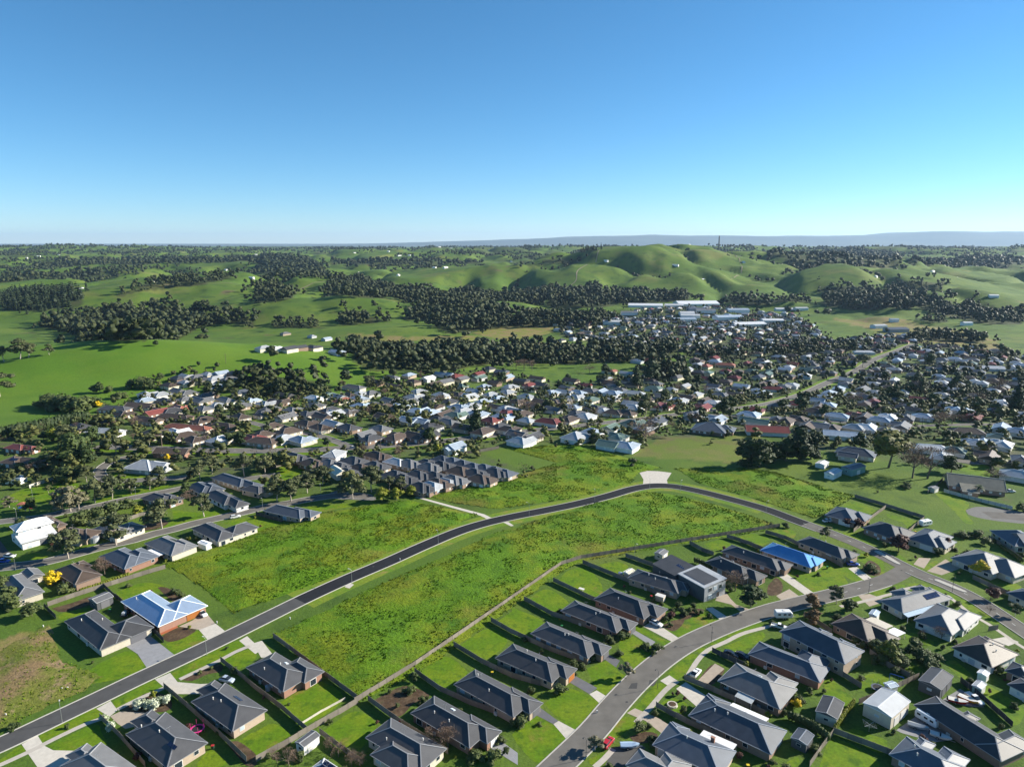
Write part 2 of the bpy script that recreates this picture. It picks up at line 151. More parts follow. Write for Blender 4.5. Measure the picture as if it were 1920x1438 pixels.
TOWNH = [
 ((-140.2, 602.0), 'l', 22.0), ((-81.8, 594.0), 'l', 0), ((-82.7, 567.0), 'l', 0), ((-151.7, 566.0), 'n', 0), ((-162.2, 556.0), 'w', 0),
 ((-136.3, 546.0), 't', 0), ((-125.2, 557.0), 'u', 0), ((-143.7, 561.0), 'l', 0), ((-137.0, 570.0), 'b', 0), ((-128.4, 577.0), 'l', 0),
 ((-120.1, 581.0), 'l', 0), ((-153.1, 520.0), 'g', 0), ((-163.5, 501.0), 'g', 0), ((-158.8, 474.0), 'l', 0), ((-135.1, 502.0), 'd', 0),
 ((-127.8, 485.0), 'l', 0), ((-192.5, 527.0), 'l', 0), ((-185.5, 534.0), 'b', 0), ((-178.3, 484.0), 'd', 0), ((-116.3, 521.0), 'u', 0),
 ((-106.8, 525.0), 'd', 0), ((-96.7, 515.0), 'b', 0), ((-85.5, 515.0), 'u', 0), ((-69.7, 561.0), 'd', 0), ((-81.5, 543.0), 'l', 0),
 ((-69.8, 497.0), 'u', 0), ((-58.3, 491.0), 'u', 0), ((-49.4, 544.0), 'd', 0), ((-49.0, 485.0), 'b', 0), ((-40.9, 480.0), 'n', 0),
 ((-61.8, 458.0), 'u', 0), ((-70.5, 461.0), 'u', 0), ((-90.4, 475.0), 'b', 0), ((-120.0, 493.0), 'g', 0), ((-133.7, 475.0), 'b', 0),
 ((-138.3, 452.0), 'b', 0), ((-125.1, 440.0), 'b', 0), ((-119.8, 450.0), 'l', 0), ((-106.8, 440.0), 'd', 0), ((-92.7, 423.0), 'g', 0),
 ((-85.2, 437.0), 'g', 0), ((-86.7, 414.0), 'd', 0), ((-71.5, 417.0), 'b', 0), ((-60.1, 419.0), 'b', 0), ((-14.7, 463.0), 'r', 0),
 ((-7.9, 444.0), 'd', 0), ((-2.6, 435.0), 'b', 0), ((-48.4, 585.0), 'b', 0), ((-36.1, 572.0), 'l', 0), ((-47.0, 629.0), 'n', 0),
 ((-26.0, 630.0), 'u', 0), ((-67.2, 673.0), 'w', 20.0), ((-55.0, 669.0), 'r', 0), ((-48.5, 659.0), 'g', 0), ((-33.3, 605.0), 'l', 0),
 ((-18.6, 589.0), 'l', 0), ((-11.2, 566.0), 'l', 0), ((-3.5, 602.0), 'l', 0), ((-31.0, 523.0), 'l', 0), ((-23.7, 545.0), 'u', 0),
 ((-12.2, 516.0), 'b', 0), ((-4.0, 506.0), 'l', 0), ((-35.4, 497.0), 'l', 0), ((-25.9, 485.0), 'l', 0), ((-1.9, 485.0), 'r', 0),
 ((-7.5, 472.0), 'u', 0), ((-156.8, 423.0), 'b', 0), ((-151.5, 408.0), 'b', 20.0), ((-129.6, 411.0), 'u', 0), ((-140.4, 414.0), 'l', 0),
 ((-92.2, 635.0), 'b', 0), ((-71.6, 629.0), 'b', 0), ((-16.6, 649.0), 'b', 0), ((-63.1, 643.0), 'g', 0), ((-51.7, 465.0), 'd', 0),
 ((-43.5, 456.0), 'g', 0), ((-18.8, 430.0), 'b', 0), ((-31.5, 440.0), 'b', 0), ((-52.8, 420.0), 'd', 0), ((-158.0, 444.0), 'b', 0),
 ((-143.0, 430.0), 'b', 0), ((-147.9, 485.0), 'd', 0), ((-99.7, 549.0), 'g', 0), ((-60.5, 580.0), 'l', 0), ((-40.8, 516.0), 'u', 0),
 ((27.3, 647.0), 'd', 0), ((16.5, 645.0), 'r', 0), ((35.5, 601.0), 'l', 0), ((46.5, 606.0), 'l', 0), ((58.4, 606.0), 'u', 0),
 ((70.3, 616.0), 'g', 0), ((80.7, 612.0), 'u', 0), ((89.2, 604.0), 'u', 0), ((108.4, 605.0), 'l', 20.0), ((53.4, 576.0), 'l', 0),
 ((12.6, 579.0), 'l', 0), ((23.8, 547.0), 'b', 0), ((33.5, 547.0), 'b', 0), ((55.6, 531.0), 'n', 0), ((66.3, 560.0), 'n', 0),
 ((85.1, 568.0), 'l', 0), ((3.2, 546.0), 'b', 0), ((2.0, 497.0), 'l', 0), ((7.7, 485.0), 'b', 0), ((10.1, 461.0), 'l', 0),
 ((24.6, 458.0), 'r', 18.0), ((39.7, 465.0), 'b', 0), ((52.7, 475.0), 'l', 0), ((67.9, 497.0), 'l', 0), ((81.7, 491.0), 'b', 18.0),
 ((73.9, 491.0), 'b', 0), ((94.3, 513.0), 'l', 0), ((113.9, 524.0), 'r', 0), ((119.6, 524.0), 'r', 0), ((136.0, 556.0), 'l', 0),
 ((158.0, 556.0), 'b', 0), ((147.2, 517.0), 'r', 0), ((147.1, 574.0), 'b', 0), ((162.2, 597.0), 'l', 0), ((132.7, 637.0), 'n', 0),
 ((147.2, 629.0), 'l', 0), ((182.2, 593.0), 'g', 0), ((195.1, 593.0), 'b', 0), ((220.7, 653.0), 'u', 0), ((212.4, 681.0), 'b', 0),
 ((244.5, 666.0), 'b', 0), ((225.2, 622.0), 'l', 0), ((196.2, 695.0), 'r', 0), ((200.2, 731.0), 'd', 0), ((209.4, 728.0), 'n', 0),
 ((231.6, 740.0), 'r', 0), ((245.1, 737.0), 'b', 0), ((259.4, 741.0), 'n', 0), ((243.7, 780.0), 't', 22.0), ((238.4, 804.0), 'u', 0),
 ((212.7, 778.0), 'l', 0), ((219.6, 770.0), 't', 0), ((192.5, 746.0), 'l', 0), ((272.7, 794.0), 'r', 0), ((278.6, 771.0), 'b', 0),
 ((104.7, 733.0), 't', 0), ((121.2, 720.0), 'l', 0), ((146.8, 801.0), 'u', 0), ((163.8, 808.0), 'r', 0), ((142.1, 465.0), 'l', 0),
 ((169.4, 483.0), 'u', 0), ((64.8, 440.0), 'n', 0), ((80.8, 452.0), 'n', 0), ((12.5, 417.0), 'd', 0), ((66.5, 417.0), 'n', 0),
 ((57.7, 401.0), 'n', 0), ((66.8, 398.0), 'u', 0), ((3.4, 423.0), 'g', 0), ((4.9, 408.0), 'l', 0), ((41.6, 555.0), 'l', 0),
 ((16.6, 524.0), 'g', 0), ((111.4, 565.0), 'b', 0), ((128.7, 583.0), 'l', 0), ((62.5, 510.0), 'd', 0), ((47.2, 486.0), 'd', 0),
 ((245.1, 636.0), 'r', 20.0), ((261.4, 649.0), 'l', 16.0), ((272.7, 658.0), 'l', 16.0), ((288.3, 711.0), 'd', 0), ((328.2, 666.0), 'l', 0),
 ((306.4, 636.0), 'u', 0), ((284.9, 608.0), 'u', 0), ((267.5, 580.0), 'u', 0), ((249.4, 557.0), 'u', 0), ((248.3, 528.0), 'l', 0),
 ((235.1, 517.0), 'b', 0), ((230.2, 478.0), 'u', 0), ((222.3, 497.0), 'b', 0), ((245.4, 480.0), 'r', 0), ((247.1, 472.0), 'b', 0),
 ((264.8, 472.0), 'w', 0), ((275.0, 470.0), 'd', 0), ((289.1, 475.0), 'u', 0), ((252.7, 463.0), 'l', 0), ((187.6, 461.0), 'b', 0),
 ((182.7, 465.0), 'd', 0), ((195.1, 444.0), 'b', 0), ((202.1, 444.0), 'g', 0), ((210.0, 440.0), 'b', 0), ((208.6, 422.0), 'u', 24.0),
 ((224.0, 440.0), 'l', 0), ((230.1, 440.0), 'w', 0), ((242.3, 430.0), 'g', 0), ((291.1, 430.0), 'b', 20.0), ((332.0, 504.0), 'u', 0),
 ((334.4, 497.0), 'u', 0), ((464.3, 682.0), 'l', 0), ((464.3, 670.0), 'l', 0), ((407.0, 635.0), 'l', 0), ((416.3, 630.0), 'l', 0),
 ((353.1, 666.0), 'l', 0), ((326.4, 612.0), 'l', 0), ((350.1, 607.0), 'l', 0), ((425.2, 719.0), 'g', 0), ((446.3, 712.0), 'u', 0),
 ((457.0, 811.0), 'u', 18.0), ((497.0, 848.0), 'l', 0), ((451.4, 879.0), 'w', 26.0), ((529.7, 755.0), 'w', 26.0), ((530.6, 820.0), 'u', 0),
 ((545.7, 809.0), 'g', 0), ((577.6, 821.0), 'g', 0), ((583.4, 791.0), 'l', 0), ((575.9, 772.0), 'u', 0), ((320.3, 440.0), 'u', 0),
 ((323.6, 430.0), 'u', 0), ((302.7, 417.0), 'n', 0), ((280.2, 403.0), 'l', 0), ((294.1, 401.0), 'w', 0), ((245.9, 394.0), 'w', 20.0),
 ((199.3, 465.0), 'b', 0), ((257.7, 444.0), 'g', 0), ((376.1, 593.0), 'l', 0), ((402.2, 665.0), 'b', 0), ((297.2, 594.0), 'l', 0),
 ((370.4, 674.0), 'd', 0), ((306.6, 594.0), 'g', 0), ((242.9, 377.0), 'l', 0), ((257.2, 389.0), 'n', 0), ((270.2, 377.0), 'b', 0),
 ((284.0, 372.0), 'l', 0), ((263.3, 346.0), 'l', 0), ((280.4, 403.0), 'l', 0), ((-295.4, 503.0), 'd', 24.0), ((-278.4, 483.0), 'b', 0),
 ((-282.4, 514.0), 'b', 22.0), ((-257.5, 489.0), 'r', 16.0), ((-248.3, 494.0), 'd', 0), ((-249.6, 507.0), 't', 18.0), ((-249.4, 462.0), 'b', 20.0),
 ((-236.8, 474.0), 'b', 26.0), ((-211.8, 440.0), 't', 34.0), ((-289.2, 535.0), 'u', 0), ((-273.9, 536.0), 'd', 16.0), ((-295.2, 600.0), 'd', 0),
 ((-290.4, 605.0), 'l', 0), ((-279.7, 605.0), 'g', 0), ((-272.8, 611.0), 'l', 0), ((-262.4, 615.0), 'l', 0), ((-252.0, 616.0), 'd', 0),
 ((-293.8, 582.0), 'b', 0), ((-284.2, 591.0), 'l', 0), ((-272.9, 600.0), 'd', 0), ((-262.0, 602.0), 'l', 0), ((-249.8, 601.0), 'g', 0),
 ((-300.0, 556.0), 'l', 0), ((-287.4, 557.0), 'l', 0), ((-279.4, 568.0), 'g', 0), ((-268.2, 563.0), 'g', 0), ((-248.4, 538.0), 'g', 18.0),
 ((-250.2, 557.0), 'd', 18.0), ((-228.8, 542.0), 'g', 18.0), ((-205.7, 518.0), 'g', 0), ((-230.7, 505.0), 'l', 0), ((-260.8, 542.0), 'g', 0),
 ((-190.7, 474.0), 'b', 0), ((-210.8, 462.0), 'b', 0), ((-190.6, 444.0), 'b', 20.0), ((-214.8, 428.0), 'w', 0), ((-205.1, 420.0), 'b', 0),
 ((-226.9, 425.0), 'b', 16.0), ((-260.3, 430.0), 'l', 24.0), ((-195.2, 411.0), 'b', 0), ((-178.8, 411.0), 'l', 0), ((-161.9, 414.0), 'r', 0),
 ((-209.2, 541.0), 'l', 0), ((-224.8, 517.0), 'l', 0), ((71.8, 1001.0), 'd', 0), ((90.7, 1018.0), 'l', 0), ((150.5, 1036.0), 'l', 0),
 ((144.6, 1083.0), 'l', 0), ((182.9, 1050.0), 'u', 18.0), ((171.2, 1004.0), 'l', 0), ((221.5, 1080.0), 'g', 0), ((236.3, 1062.0), 'g', 0),
 ((292.6, 1184.0), 'l', 0), ((280.2, 983.0), 'd', 18.0), ((295.4, 996.0), 'd', 0), ((340.6, 1087.0), 'l', 0), ((260.3, 958.0), 'l', 0),
 ((195.6, 1112.0), 'd', 0), ((152.3, 1126.0), 'd', 0), ((120.9, 1097.0), 'g', 0), ((89.1, 1097.0), 'u', 0), ((27.6, 949.0), 't', 0),
 ((37.8, 949.0), 't', 0), ((-354.5, 1078.0), 'g', 0), ((-300.9, 1036.0), 'l', 0), ((-270.1, 1003.0), 'l', 0), ((-247.5, 685.0), 'l', 0),
 ((-238.6, 686.0), 'w', 0), ((-223.9, 690.0), 'd', 0), ((-216.8, 702.0), 'd', 0), ((-208.3, 715.0), 'd', 0), ((-182.6, 711.0), 'u', 0),
]
INDUSTRY = [
 ((296.48, 1545.0), 75, 30, 'white'), ((420.83, 1590.0), 95, 45, 'white'), ((359.06, 1540.0), 40, 22, 'white'),
 ((427.31, 1370.0), 55, 25, 'lightblue'), ((359.0, 1425.0), 30, 18, 'white'), ((360.99, 1405.0), 38, 18, 'white'),
 ((341.73, 1375.0), 45, 20, 'lightblue'), ((171.79, 1188.0), 32, 18, 'white'), ((421.75, 1235.0), 60, 26, 'white'),
 ((475.77, 1465.0), 45, 22, 'lightblue'), ((402.66, 1445.0), 40, 20, 'grey'), ((385.72, 1455.0), 36, 18, 'slate'),
 ((243.7, 1440.0), 34, 18, 'grey'), ((193.23, 1435.0), 40, 18, 'white'), ((46.74, 1430.0), 40, 16, 'lightblue'),
 ((621.15, 1585.0), 40, 20, 'white'), ((652.84, 1570.0), 30, 14, 'white'), ((492.34, 1310.0), 40, 20, 'white'),
 ((627.99, 1183.0), 24, 14, 'light'), ((632.16, 1136.0), 34, 20, 'slate'), ((723.23, 1310.0), 16, 8, 'lightblue'),
 ((805.73, 1225.0), 18, 10, 'white'),
]
SHEDS = [
 ('large pale green grey steel shed with striped skylights beside the clothes line', 98.28, 161.3, -52.5, 7.3, 10.5, 1, 'light', 'cream', 3.6, {'rdoor': 2}),
 ('dark grey steel shed with open roller door beside the parked boats', 117.85, 172.3, -49.7, 5.7, 9.4, 1, 'charcoal', 'darkgrey', 3.0, {'rdoor': 2}),
 ('charcoal gabled garden shed with pale walls beside the hedge', 83.08, 160.39, -36.8, 5.3, 8.1, 1, 'charcoal', 'cream', 2.8, {}),
 ('small dark blue garden shed beside the lower hedge', 71.61, 149.94, -43.4, 3.9, 4.8, 1, 'slate', 'darkgrey', 2.4, {}),
 ('tiny white garden shed with blue grey roof beside the trampoline', 104.79, 170.96, -70.8, 1.6, 2.9, 1, 'lightblue', 'white', 2.0, {}),
 ('green tinted zinc garden shed beside the boat yard lawn', 128.86, 170.58, -52.7, 1.5, 3.7, 1, 'light', 'green', 2.2, {}),
 ('white garden shed with skylight roof in the lower left back garden', -50.17, 149.16, -34.2, 3.2, 5.0, 1, 'grey', 'white', 2.4, {}),
 ('grey gabled carport shed behind the charcoal roofed house', -140.39, 217.19, -33.3, 5.5, 5.6, 1, 'grey', 'darkgrey', 2.8, {}),
 ('white farm shed with lean-to roof in the upper paddock', 169.6, 349.16, -47.8, 4.9, 10.9, 1, 'light', 'white', 2.8, {}),
 ('tall blue green farm shed in the upper paddock', 183.21, 355.39, -58.2, 6.5, 12.7, 1, 'slate', 'green', 3.6, {}),
 ('round topped white tank shed in the upper paddock', 171.04, 365.71, -42.3, 5.2, 7.3, 1, 'white', 'white', 2.2, {}),
 ('white sided caravan garage with blue roof beside the parkland', -255.46, 339.94, -4.1, 8.6, 4.9, 1, 'lightblue', 'white', 3.2, {}),
 ('white patio pavilion at the edge of the left meadow', -124.54, 262.33, -31.9, 5.2, 2.9, 1, 'white', 'white', 2.2, {}),
 ('cream garden cabin with timber walls behind the tan brick house', 43.45, 238.11, -44.7, 2.1, 4.0, 1, 'cream', 'cream', 2.0, {}),
 ('curved grey workshop behind the flat roofed modern house', 58.64, 253.28, -39.1, 3.7, 4.8, 1, 'grey', 'cream', 2.4, {}),
 ('white blue roofed garden room behind the corner house', 119.09, 207.93, -42.9, 2.4, 3.8, 1, 'lightblue', 'white', 2.4, {}),
 ('white cube shed beside the brown tiled house', 133.81, 176.24, -52.6, 1.2, 2.1, 1, 'white', 'white', 2.0, {}),
 ('zinc garden shed beside the meadow side fence', 209.5, 327.19, -55.4, 3.4, 4.5, 1, 'grey', 'cream', 2.0, {}),
]
ROADS = [
 ('road_north', 6.6, [(-134.6, 141.9), (-126.7, 150.0), (-120.4, 158.0), (-113.5, 166.9), (-107.2, 175.3), (-100.1, 184.2), (-93.0, 193.3), (-86.1, 202.6), (-79.4, 211.8), (-71.1, 223.1), (-60.1, 236.5), (-47.7, 250.4), (-36.4, 263.9), (-23.9, 277.7), (-12.9, 286.8), (0.0, 294.6), (15.3, 302.2), (31.6, 310.9), (46.9, 320.7), (60.3, 330.4), (71.4, 335.1), (81.8, 334.3), (93.0, 327.4), (106.1, 315.8), (117.9, 303.6), (126.9, 289.8), (135.0, 277.7), (141.7, 266.5), (146.2, 256.1), (149.5, 246.8), (152.9, 238.6), (157.7, 230.8), (161.1, 221.3), (162.7, 208.1), (164.0, 195.9), (164.9, 183.4)], 'new'),
 ('road_curving', 7.0, [(4.8, 135.7), (10.5, 142.6), (20.3, 154.6), (27.5, 164.9), (35.1, 174.8), (44.4, 185.2), (54.5, 194.2), (65.9, 202.0), (77.5, 208.7), (88.3, 214.2), (99.2, 218.7), (110.3, 223.1), (124.4, 228.8), (138.5, 235.7), (149.6, 243.3)], 'old'),
 ('road_west', 6.4, [(-197.7, 244.0), (-195.4, 245.0), (-187.6, 247.0), (-180.8, 250.0), (-175.2, 255.0), (-169.2, 261.0), (-163.4, 266.0), (-157.8, 270.0), (-152.5, 276.0), (-146.3, 281.0), (-140.4, 287.0), (-133.7, 292.0), (-127.3, 297.0), (-122.1, 301.0), (-114.9, 307.0), (-106.8, 311.0), (-98.7, 316.0), (-90.1, 320.0), (-83.4, 322.0), (-75.4, 321.0), (-69.7, 319.0)], 'old'),
 ('road_park', 6.0, [(-228.8, 288.0), (-224.4, 290.0), (-212.7, 294.0), (-205.1, 301.0), (-196.4, 307.0), (-188.2, 315.0), (-179.1, 322.0), (-169.3, 329.0), (-159.4, 337.0), (-148.2, 343.0), (-135.8, 347.0), (-123.7, 353.0)], 'old'),
 ('road_park_branch', 5.6, [(-218.7, 384.0), (-224.2, 380.0), (-226.4, 373.0), (-225.3, 364.0), (-221.5, 355.0), (-213.8, 346.0), (-206.7, 342.0), (-196.8, 343.0), (-183.9, 345.0), (-169.9, 348.0)], 'old'),
 ('main_road', 9.0, [(-252.2, 404.0), (-208.3, 399.0), (-177.7, 396.0), (-151.9, 395.0), (-126.9, 396.0), (-102.5, 400.0), (-70.7, 407.0), (-46.3, 414.0), (-26.9, 422.0), (0.0, 435.0), (28.5, 448.0), (54.9, 460.0), (91.0, 478.0), (129.5, 503.0), (178.2, 530.0), (210.8, 556.0), (263.5, 617.0), (314.9, 683.0), (374.7, 748.0), (443.8, 837.0), (500.9, 898.0), (575.5, 982.0)], 'old'),
 ('side_road_hill', 6.0, [(-26.9, 422.0), (-19.1, 435.0), (-15.9, 444.0), (-13.8, 456.0)], 'old'),
 ('side_road_town', 6.0, [(-98.6, 404.0), (-109.4, 415.0), (-122.6, 427.0), (-138.7, 435.0), (-165.8, 453.0), (-197.7, 479.0), (-232.4, 506.0), (-259.1, 520.0)], 'old'),
 ('court_road', 8.0, [(216.0, 297.0), (223.8, 296.0), (231.8, 292.0), (241.5, 286.0)], 'old'),
 ('east_town_road', 7.0, [(129.0, 501.0), (170.0, 487.0), (204.9, 478.0), (235.5, 463.0), (253.3, 455.0), (278.6, 455.0), (305.9, 458.0), (355.4, 461.0)], 'old'),
 ('east_side_road', 6.0, [(246.7, 379.0), (261.0, 373.0), (277.4, 375.0), (291.0, 373.0)], 'old'),
]
PAVED = [
 ('conc_grey', [(-120.0, 193.5), (-116.1, 198.3), (-115.6, 199.5), (-101.4, 187.9), (-106.6, 181.6), (-113.0, 188.6), (-115.0, 190.0)]),
 ('conc_tan', [(-107.7, 203.8), (-105.0, 207.4), (-104.3, 209.9), (-101.2, 210.7), (-96.5, 205.3), (-99.9, 201.8)]),
 ('conc_pale', [(-100.3, 201.8), (-96.6, 205.6), (-90.7, 200.2), (-94.7, 195.7)]),
 ('conc_pale', [(-101.5, 176.2), (-98.7, 179.3), (-94.5, 175.0), (-87.7, 174.1), (-84.1, 174.4), (-82.1, 173.2), (-82.5, 169.7), (-86.5, 169.7), (-93.1, 169.7), (-97.1, 172.6)]),
 ('conc_pale', [(-110.8, 163.6), (-108.8, 166.8), (-104.8, 163.0), (-105.5, 160.4)]),
 ('conc_tan', [(-105.4, 160.6), (-103.8, 162.5), (-94.7, 161.9), (-92.5, 160.4), (-91.7, 158.8), (-98.8, 155.8), (-101.9, 157.8)]),
 ('conc_pale', [(-121.5, 150.3), (-119.6, 153.4), (-115.6, 149.8), (-112.3, 148.2), (-104.3, 148.0), (-102.3, 146.8), (-108.0, 142.6), (-112.4, 142.6)]),
 ('conc_pale', [(-85.1, 195.7), (-83.6, 198.3), (-76.3, 190.7), (-77.5, 188.6)]),
 ('conc_pale', [(-80.2, 194.2), (-78.0, 195.7), (-71.8, 187.9), (-74.9, 186.5)]),
 ('conc_grey', [(-6.5, 150.0), (-3.9, 152.6), (1.4, 147.3), (1.4, 143.3)]),
 ('conc_dark', [(3.9, 163.0), (6.5, 165.2), (12.0, 158.8), (10.7, 157.6)]),
 ('conc_pale', [(10.7, 157.6), (12.1, 158.8), (16.6, 155.1), (13.8, 151.7)]),
 ('conc_dark', [(15.0, 176.2), (17.3, 178.7), (23.8, 172.3), (21.3, 169.7)]),
 ('conc_pale', [(21.3, 169.7), (23.5, 171.3), (27.1, 167.4), (24.6, 164.1)]),
 ('conc_dark', [(26.1, 187.9), (27.9, 189.6), (32.1, 185.2), (30.4, 181.9)]),
 ('conc_grey', [(36.8, 201.8), (38.3, 203.0), (44.6, 195.0), (42.8, 192.8)]),
 ('conc_pale', [(42.5, 203.8), (45.4, 206.6), (49.0, 202.6), (53.0, 196.1), (50.8, 193.9)]),
 ('conc_pale', [(45.2, 190.7), (47.3, 192.8), (48.5, 191.0), (46.4, 188.6)]),
 ('conc_pale', [(65.7, 215.0), (68.2, 215.9), (72.2, 208.2), (68.5, 207.8)]),
 ('conc_tan', [(70.4, 220.4), (75.7, 228.9), (76.2, 221.3), (76.9, 217.7), (80.8, 214.1), (77.1, 212.4), (75.1, 217.7)]),
 ('conc_pale', [(99.0, 238.5), (102.9, 240.1), (107.2, 224.5), (103.5, 223.6)]),
 ('conc_pale', [(128.0, 244.4), (131.8, 246.1), (133.2, 234.9), (129.5, 233.3)]),
 ('conc_tan', [(92.8, 223.6), (99.3, 228.4), (101.1, 222.2), (94.1, 218.6)]),
 ('conc_pale', [(42.0, 175.6), (45.2, 178.1), (46.9, 175.6), (44.1, 172.9)]),
 ('conc_tan', [(52.1, 175.0), (59.9, 183.8), (61.9, 181.2), (55.3, 174.4)]),
 ('conc_pale', [(45.7, 172.0), (49.1, 175.0), (53.9, 168.0), (49.6, 164.1)]),
 ('conc_tan', [(30.3, 161.9), (32.8, 163.8), (38.4, 159.8), (43.2, 153.8), (39.4, 151.9), (34.7, 158.8)]),
 ('asphalt', [(22.2, 143.3), (25.0, 149.1), (30.6, 151.0), (32.9, 149.1), (28.7, 144.2), (26.2, 142.6)]),
 ('conc_tan', [(154.8, 247.8), (160.1, 253.5), (164.5, 252.9), (156.9, 244.4)]),
 ('conc_tan', [(156.7, 242.2), (169.9, 252.3), (170.7, 244.4), (160.3, 239.0)]),
 ('conc_tan', [(121.6, 224.0), (126.3, 225.0), (130.4, 220.3), (121.9, 216.3)]),
 ('conc_pale', [(150.3, 196.5), (155.6, 197.9), (157.6, 195.0), (152.8, 192.8)]),
 ('conc_grey', [(97.9, 155.3), (107.2, 161.4), (111.4, 156.8), (110.8, 151.9), (105.2, 151.0), (98.7, 154.3)]),
 ('conc_grey', [(116.6, 167.1), (124.8, 172.0), (126.6, 165.7), (126.2, 164.1), (121.6, 164.6)]),
 ('conc_pale', [(66.5, 334.7), (68.7, 344.8), (68.6, 355.5), (73.1, 358.8), (79.5, 358.1), (85.8, 355.5), (80.7, 343.8), (79.4, 334.7)]),
 ('court', [(210.0, 302.6), (217.6, 306.7), (225.8, 305.9), (231.6, 302.6), (234.7, 299.4), (228.9, 287.8), (219.9, 288.6), (211.8, 292.4), (208.2, 297.0)]),
 ('court', [(-91.8, 320.6), (-87.7, 328.0), (-80.6, 326.1), (-67.6, 320.6), (-66.6, 315.2), (-78.3, 316.1), (-85.0, 317.0)]),
 ('conc_pale', [(-47.9, 319.7), (-43.9, 318.8), (-26.1, 306.7), (-12.6, 297.8), (-7.0, 290.8), (-9.3, 290.1), (-14.4, 296.2), (-25.9, 304.2)]),
 ('conc_pale', [(-4.0, 288.6), (-1.6, 289.0), (0.8, 284.9), (-0.4, 284.2)]),
 ('conc_pale', [(3.4, 297.8), (4.6, 298.6), (7.9, 296.2), (5.4, 293.9)]),
 ('conc_pale', [(-60.2, 229.8), (-59.8, 233.3), (-57.3, 231.8), (-58.3, 228.9)]),
 ('conc_pale', [(-65.9, 229.3), (-65.8, 231.8), (-63.6, 232.6), (-63.6, 229.8)]),
 ('asphalt', [(-213.2, 269.7), (-202.6, 259.5), (-197.4, 255.9), (-199.0, 250.0), (-202.1, 250.0)]),
 ('brickpave', [(-112.2, 200.2), (-108.9, 204.6), (-107.7, 203.4), (-110.8, 198.7)]),
 ('mulch', [(-110.4, 197.6), (-108.8, 202.6), (-104.9, 203.4), (-101.2, 201.8), (-102.9, 197.2), (-106.5, 195.0)]),
 ('mulch', [(-94.7, 176.2), (-88.8, 182.8), (-85.4, 183.2), (-84.1, 179.9), (-87.4, 178.7), (-90.6, 175.6)]),
 ('mulch', [(-104.1, 163.0), (-100.7, 170.2), (-95.0, 169.1), (-91.3, 165.2), (-91.8, 162.5), (-100.1, 162.2)]),
 ('mulch', [(-70.7, 150.5), (-68.4, 151.4), (-62.2, 146.8), (-60.9, 143.3), (-63.4, 143.3)]),
 ('mulch', [(-156.2, 215.0), (-151.0, 219.4), (-147.7, 223.1), (-144.0, 218.5), (-150.5, 212.8)]),
 ('mulch', [(52.6, 207.4), (56.8, 208.2), (54.3, 203.4), (51.2, 201.0), (48.9, 204.2)]),
 ('mulch', [(52.1, 175.0), (58.9, 183.2), (61.7, 180.6), (56.3, 173.8)]),
 ('mulch', [(56.3, 208.2), (55.6, 210.7), (59.6, 214.1), (63.4, 215.0), (64.7, 213.2), (57.6, 208.2)]),
 ('mulch', [(29.5, 152.9), (33.9, 154.8), (36.8, 153.8), (35.3, 151.4), (31.1, 150.5)]),
 ('mulch', [(-37.5, 166.8), (-33.9, 170.8), (-29.4, 173.2), (-22.6, 169.1), (-26.5, 165.7), (-30.0, 160.4)]),
 ('mulch', [(92.5, 230.8), (97.7, 236.9), (98.2, 231.8), (94.7, 225.0), (90.1, 224.1)]),
 ('mulch', [(132.5, 243.3), (139.5, 251.2), (140.7, 245.5), (136.9, 239.0), (133.4, 239.0)]),
 ('mulch', [(-163.9, 282.0), (-161.8, 286.4), (-157.7, 292.4), (-152.0, 287.8), (-153.8, 282.0), (-159.2, 279.2)]),
 ('mulch', [(-127.4, 229.3), (-124.7, 229.8), (-112.2, 221.2), (-111.9, 218.5), (-116.9, 219.4)]),
 ('lawn', [(-117.8, 190.0), (-114.8, 189.6), (-111.5, 186.5), (-106.4, 181.6), (-111.8, 176.8), (-117.9, 174.4), (-120.5, 176.2), (-122.4, 181.9)]),
 ('lawn', [(-107.2, 193.9), (-99.7, 201.4), (-94.7, 195.7), (-101.4, 187.9)]),
 ('lawn', [(-151.7, 211.1), (-145.6, 215.0), (-141.4, 214.1), (-146.8, 207.0)]),
 ('lawn', [(-141.2, 225.0), (-135.0, 232.8), (-127.7, 231.8), (-124.3, 227.9), (-135.8, 220.3)]),
 ('lawn', [(-108.0, 166.8), (-101.6, 175.6), (-97.8, 173.2), (-105.4, 164.1)]),
 ('lawn', [(-119.1, 153.6), (-111.5, 163.6), (-107.8, 161.4), (-115.9, 150.7)]),
 ('lawn', [(-114.5, 149.6), (-107.8, 157.3), (-104.0, 154.3), (-99.7, 149.1), (-104.4, 148.1), (-111.6, 148.2)]),
 ('lawn', [(-123.1, 145.1), (-121.2, 149.8), (-118.2, 147.3), (-121.5, 142.9)]),
 ('lawn', [(-98.1, 179.0), (-86.5, 195.0), (-82.2, 193.5), (-95.2, 176.5)]),
 ('lawn', [(-85.7, 185.8), (-80.2, 191.4), (-76.5, 186.5), (-80.5, 180.6)]),
 ('lawn', [(-74.1, 149.1), (-67.8, 143.3), (-74.5, 142.6), (-74.9, 145.1)]),
 ('lawn', [(-68.1, 151.4), (-65.0, 154.6), (-62.2, 146.8)]),
 ('lawn', [(-62.9, 165.7), (-54.6, 175.0), (-46.0, 167.4), (-54.1, 157.3)]),
 ('lawn', [(-65.1, 154.8), (-61.6, 157.8), (-55.6, 152.9), (-59.2, 147.8), (-62.0, 146.4)]),
 ('lawn', [(-48.6, 154.3), (-41.6, 162.5), (-34.9, 156.8), (-38.2, 146.8), (-41.5, 147.3)]),
 ('lawn', [(-27.1, 179.3), (-19.9, 187.2), (-13.0, 179.9), (-14.3, 176.2), (-19.5, 171.4)]),
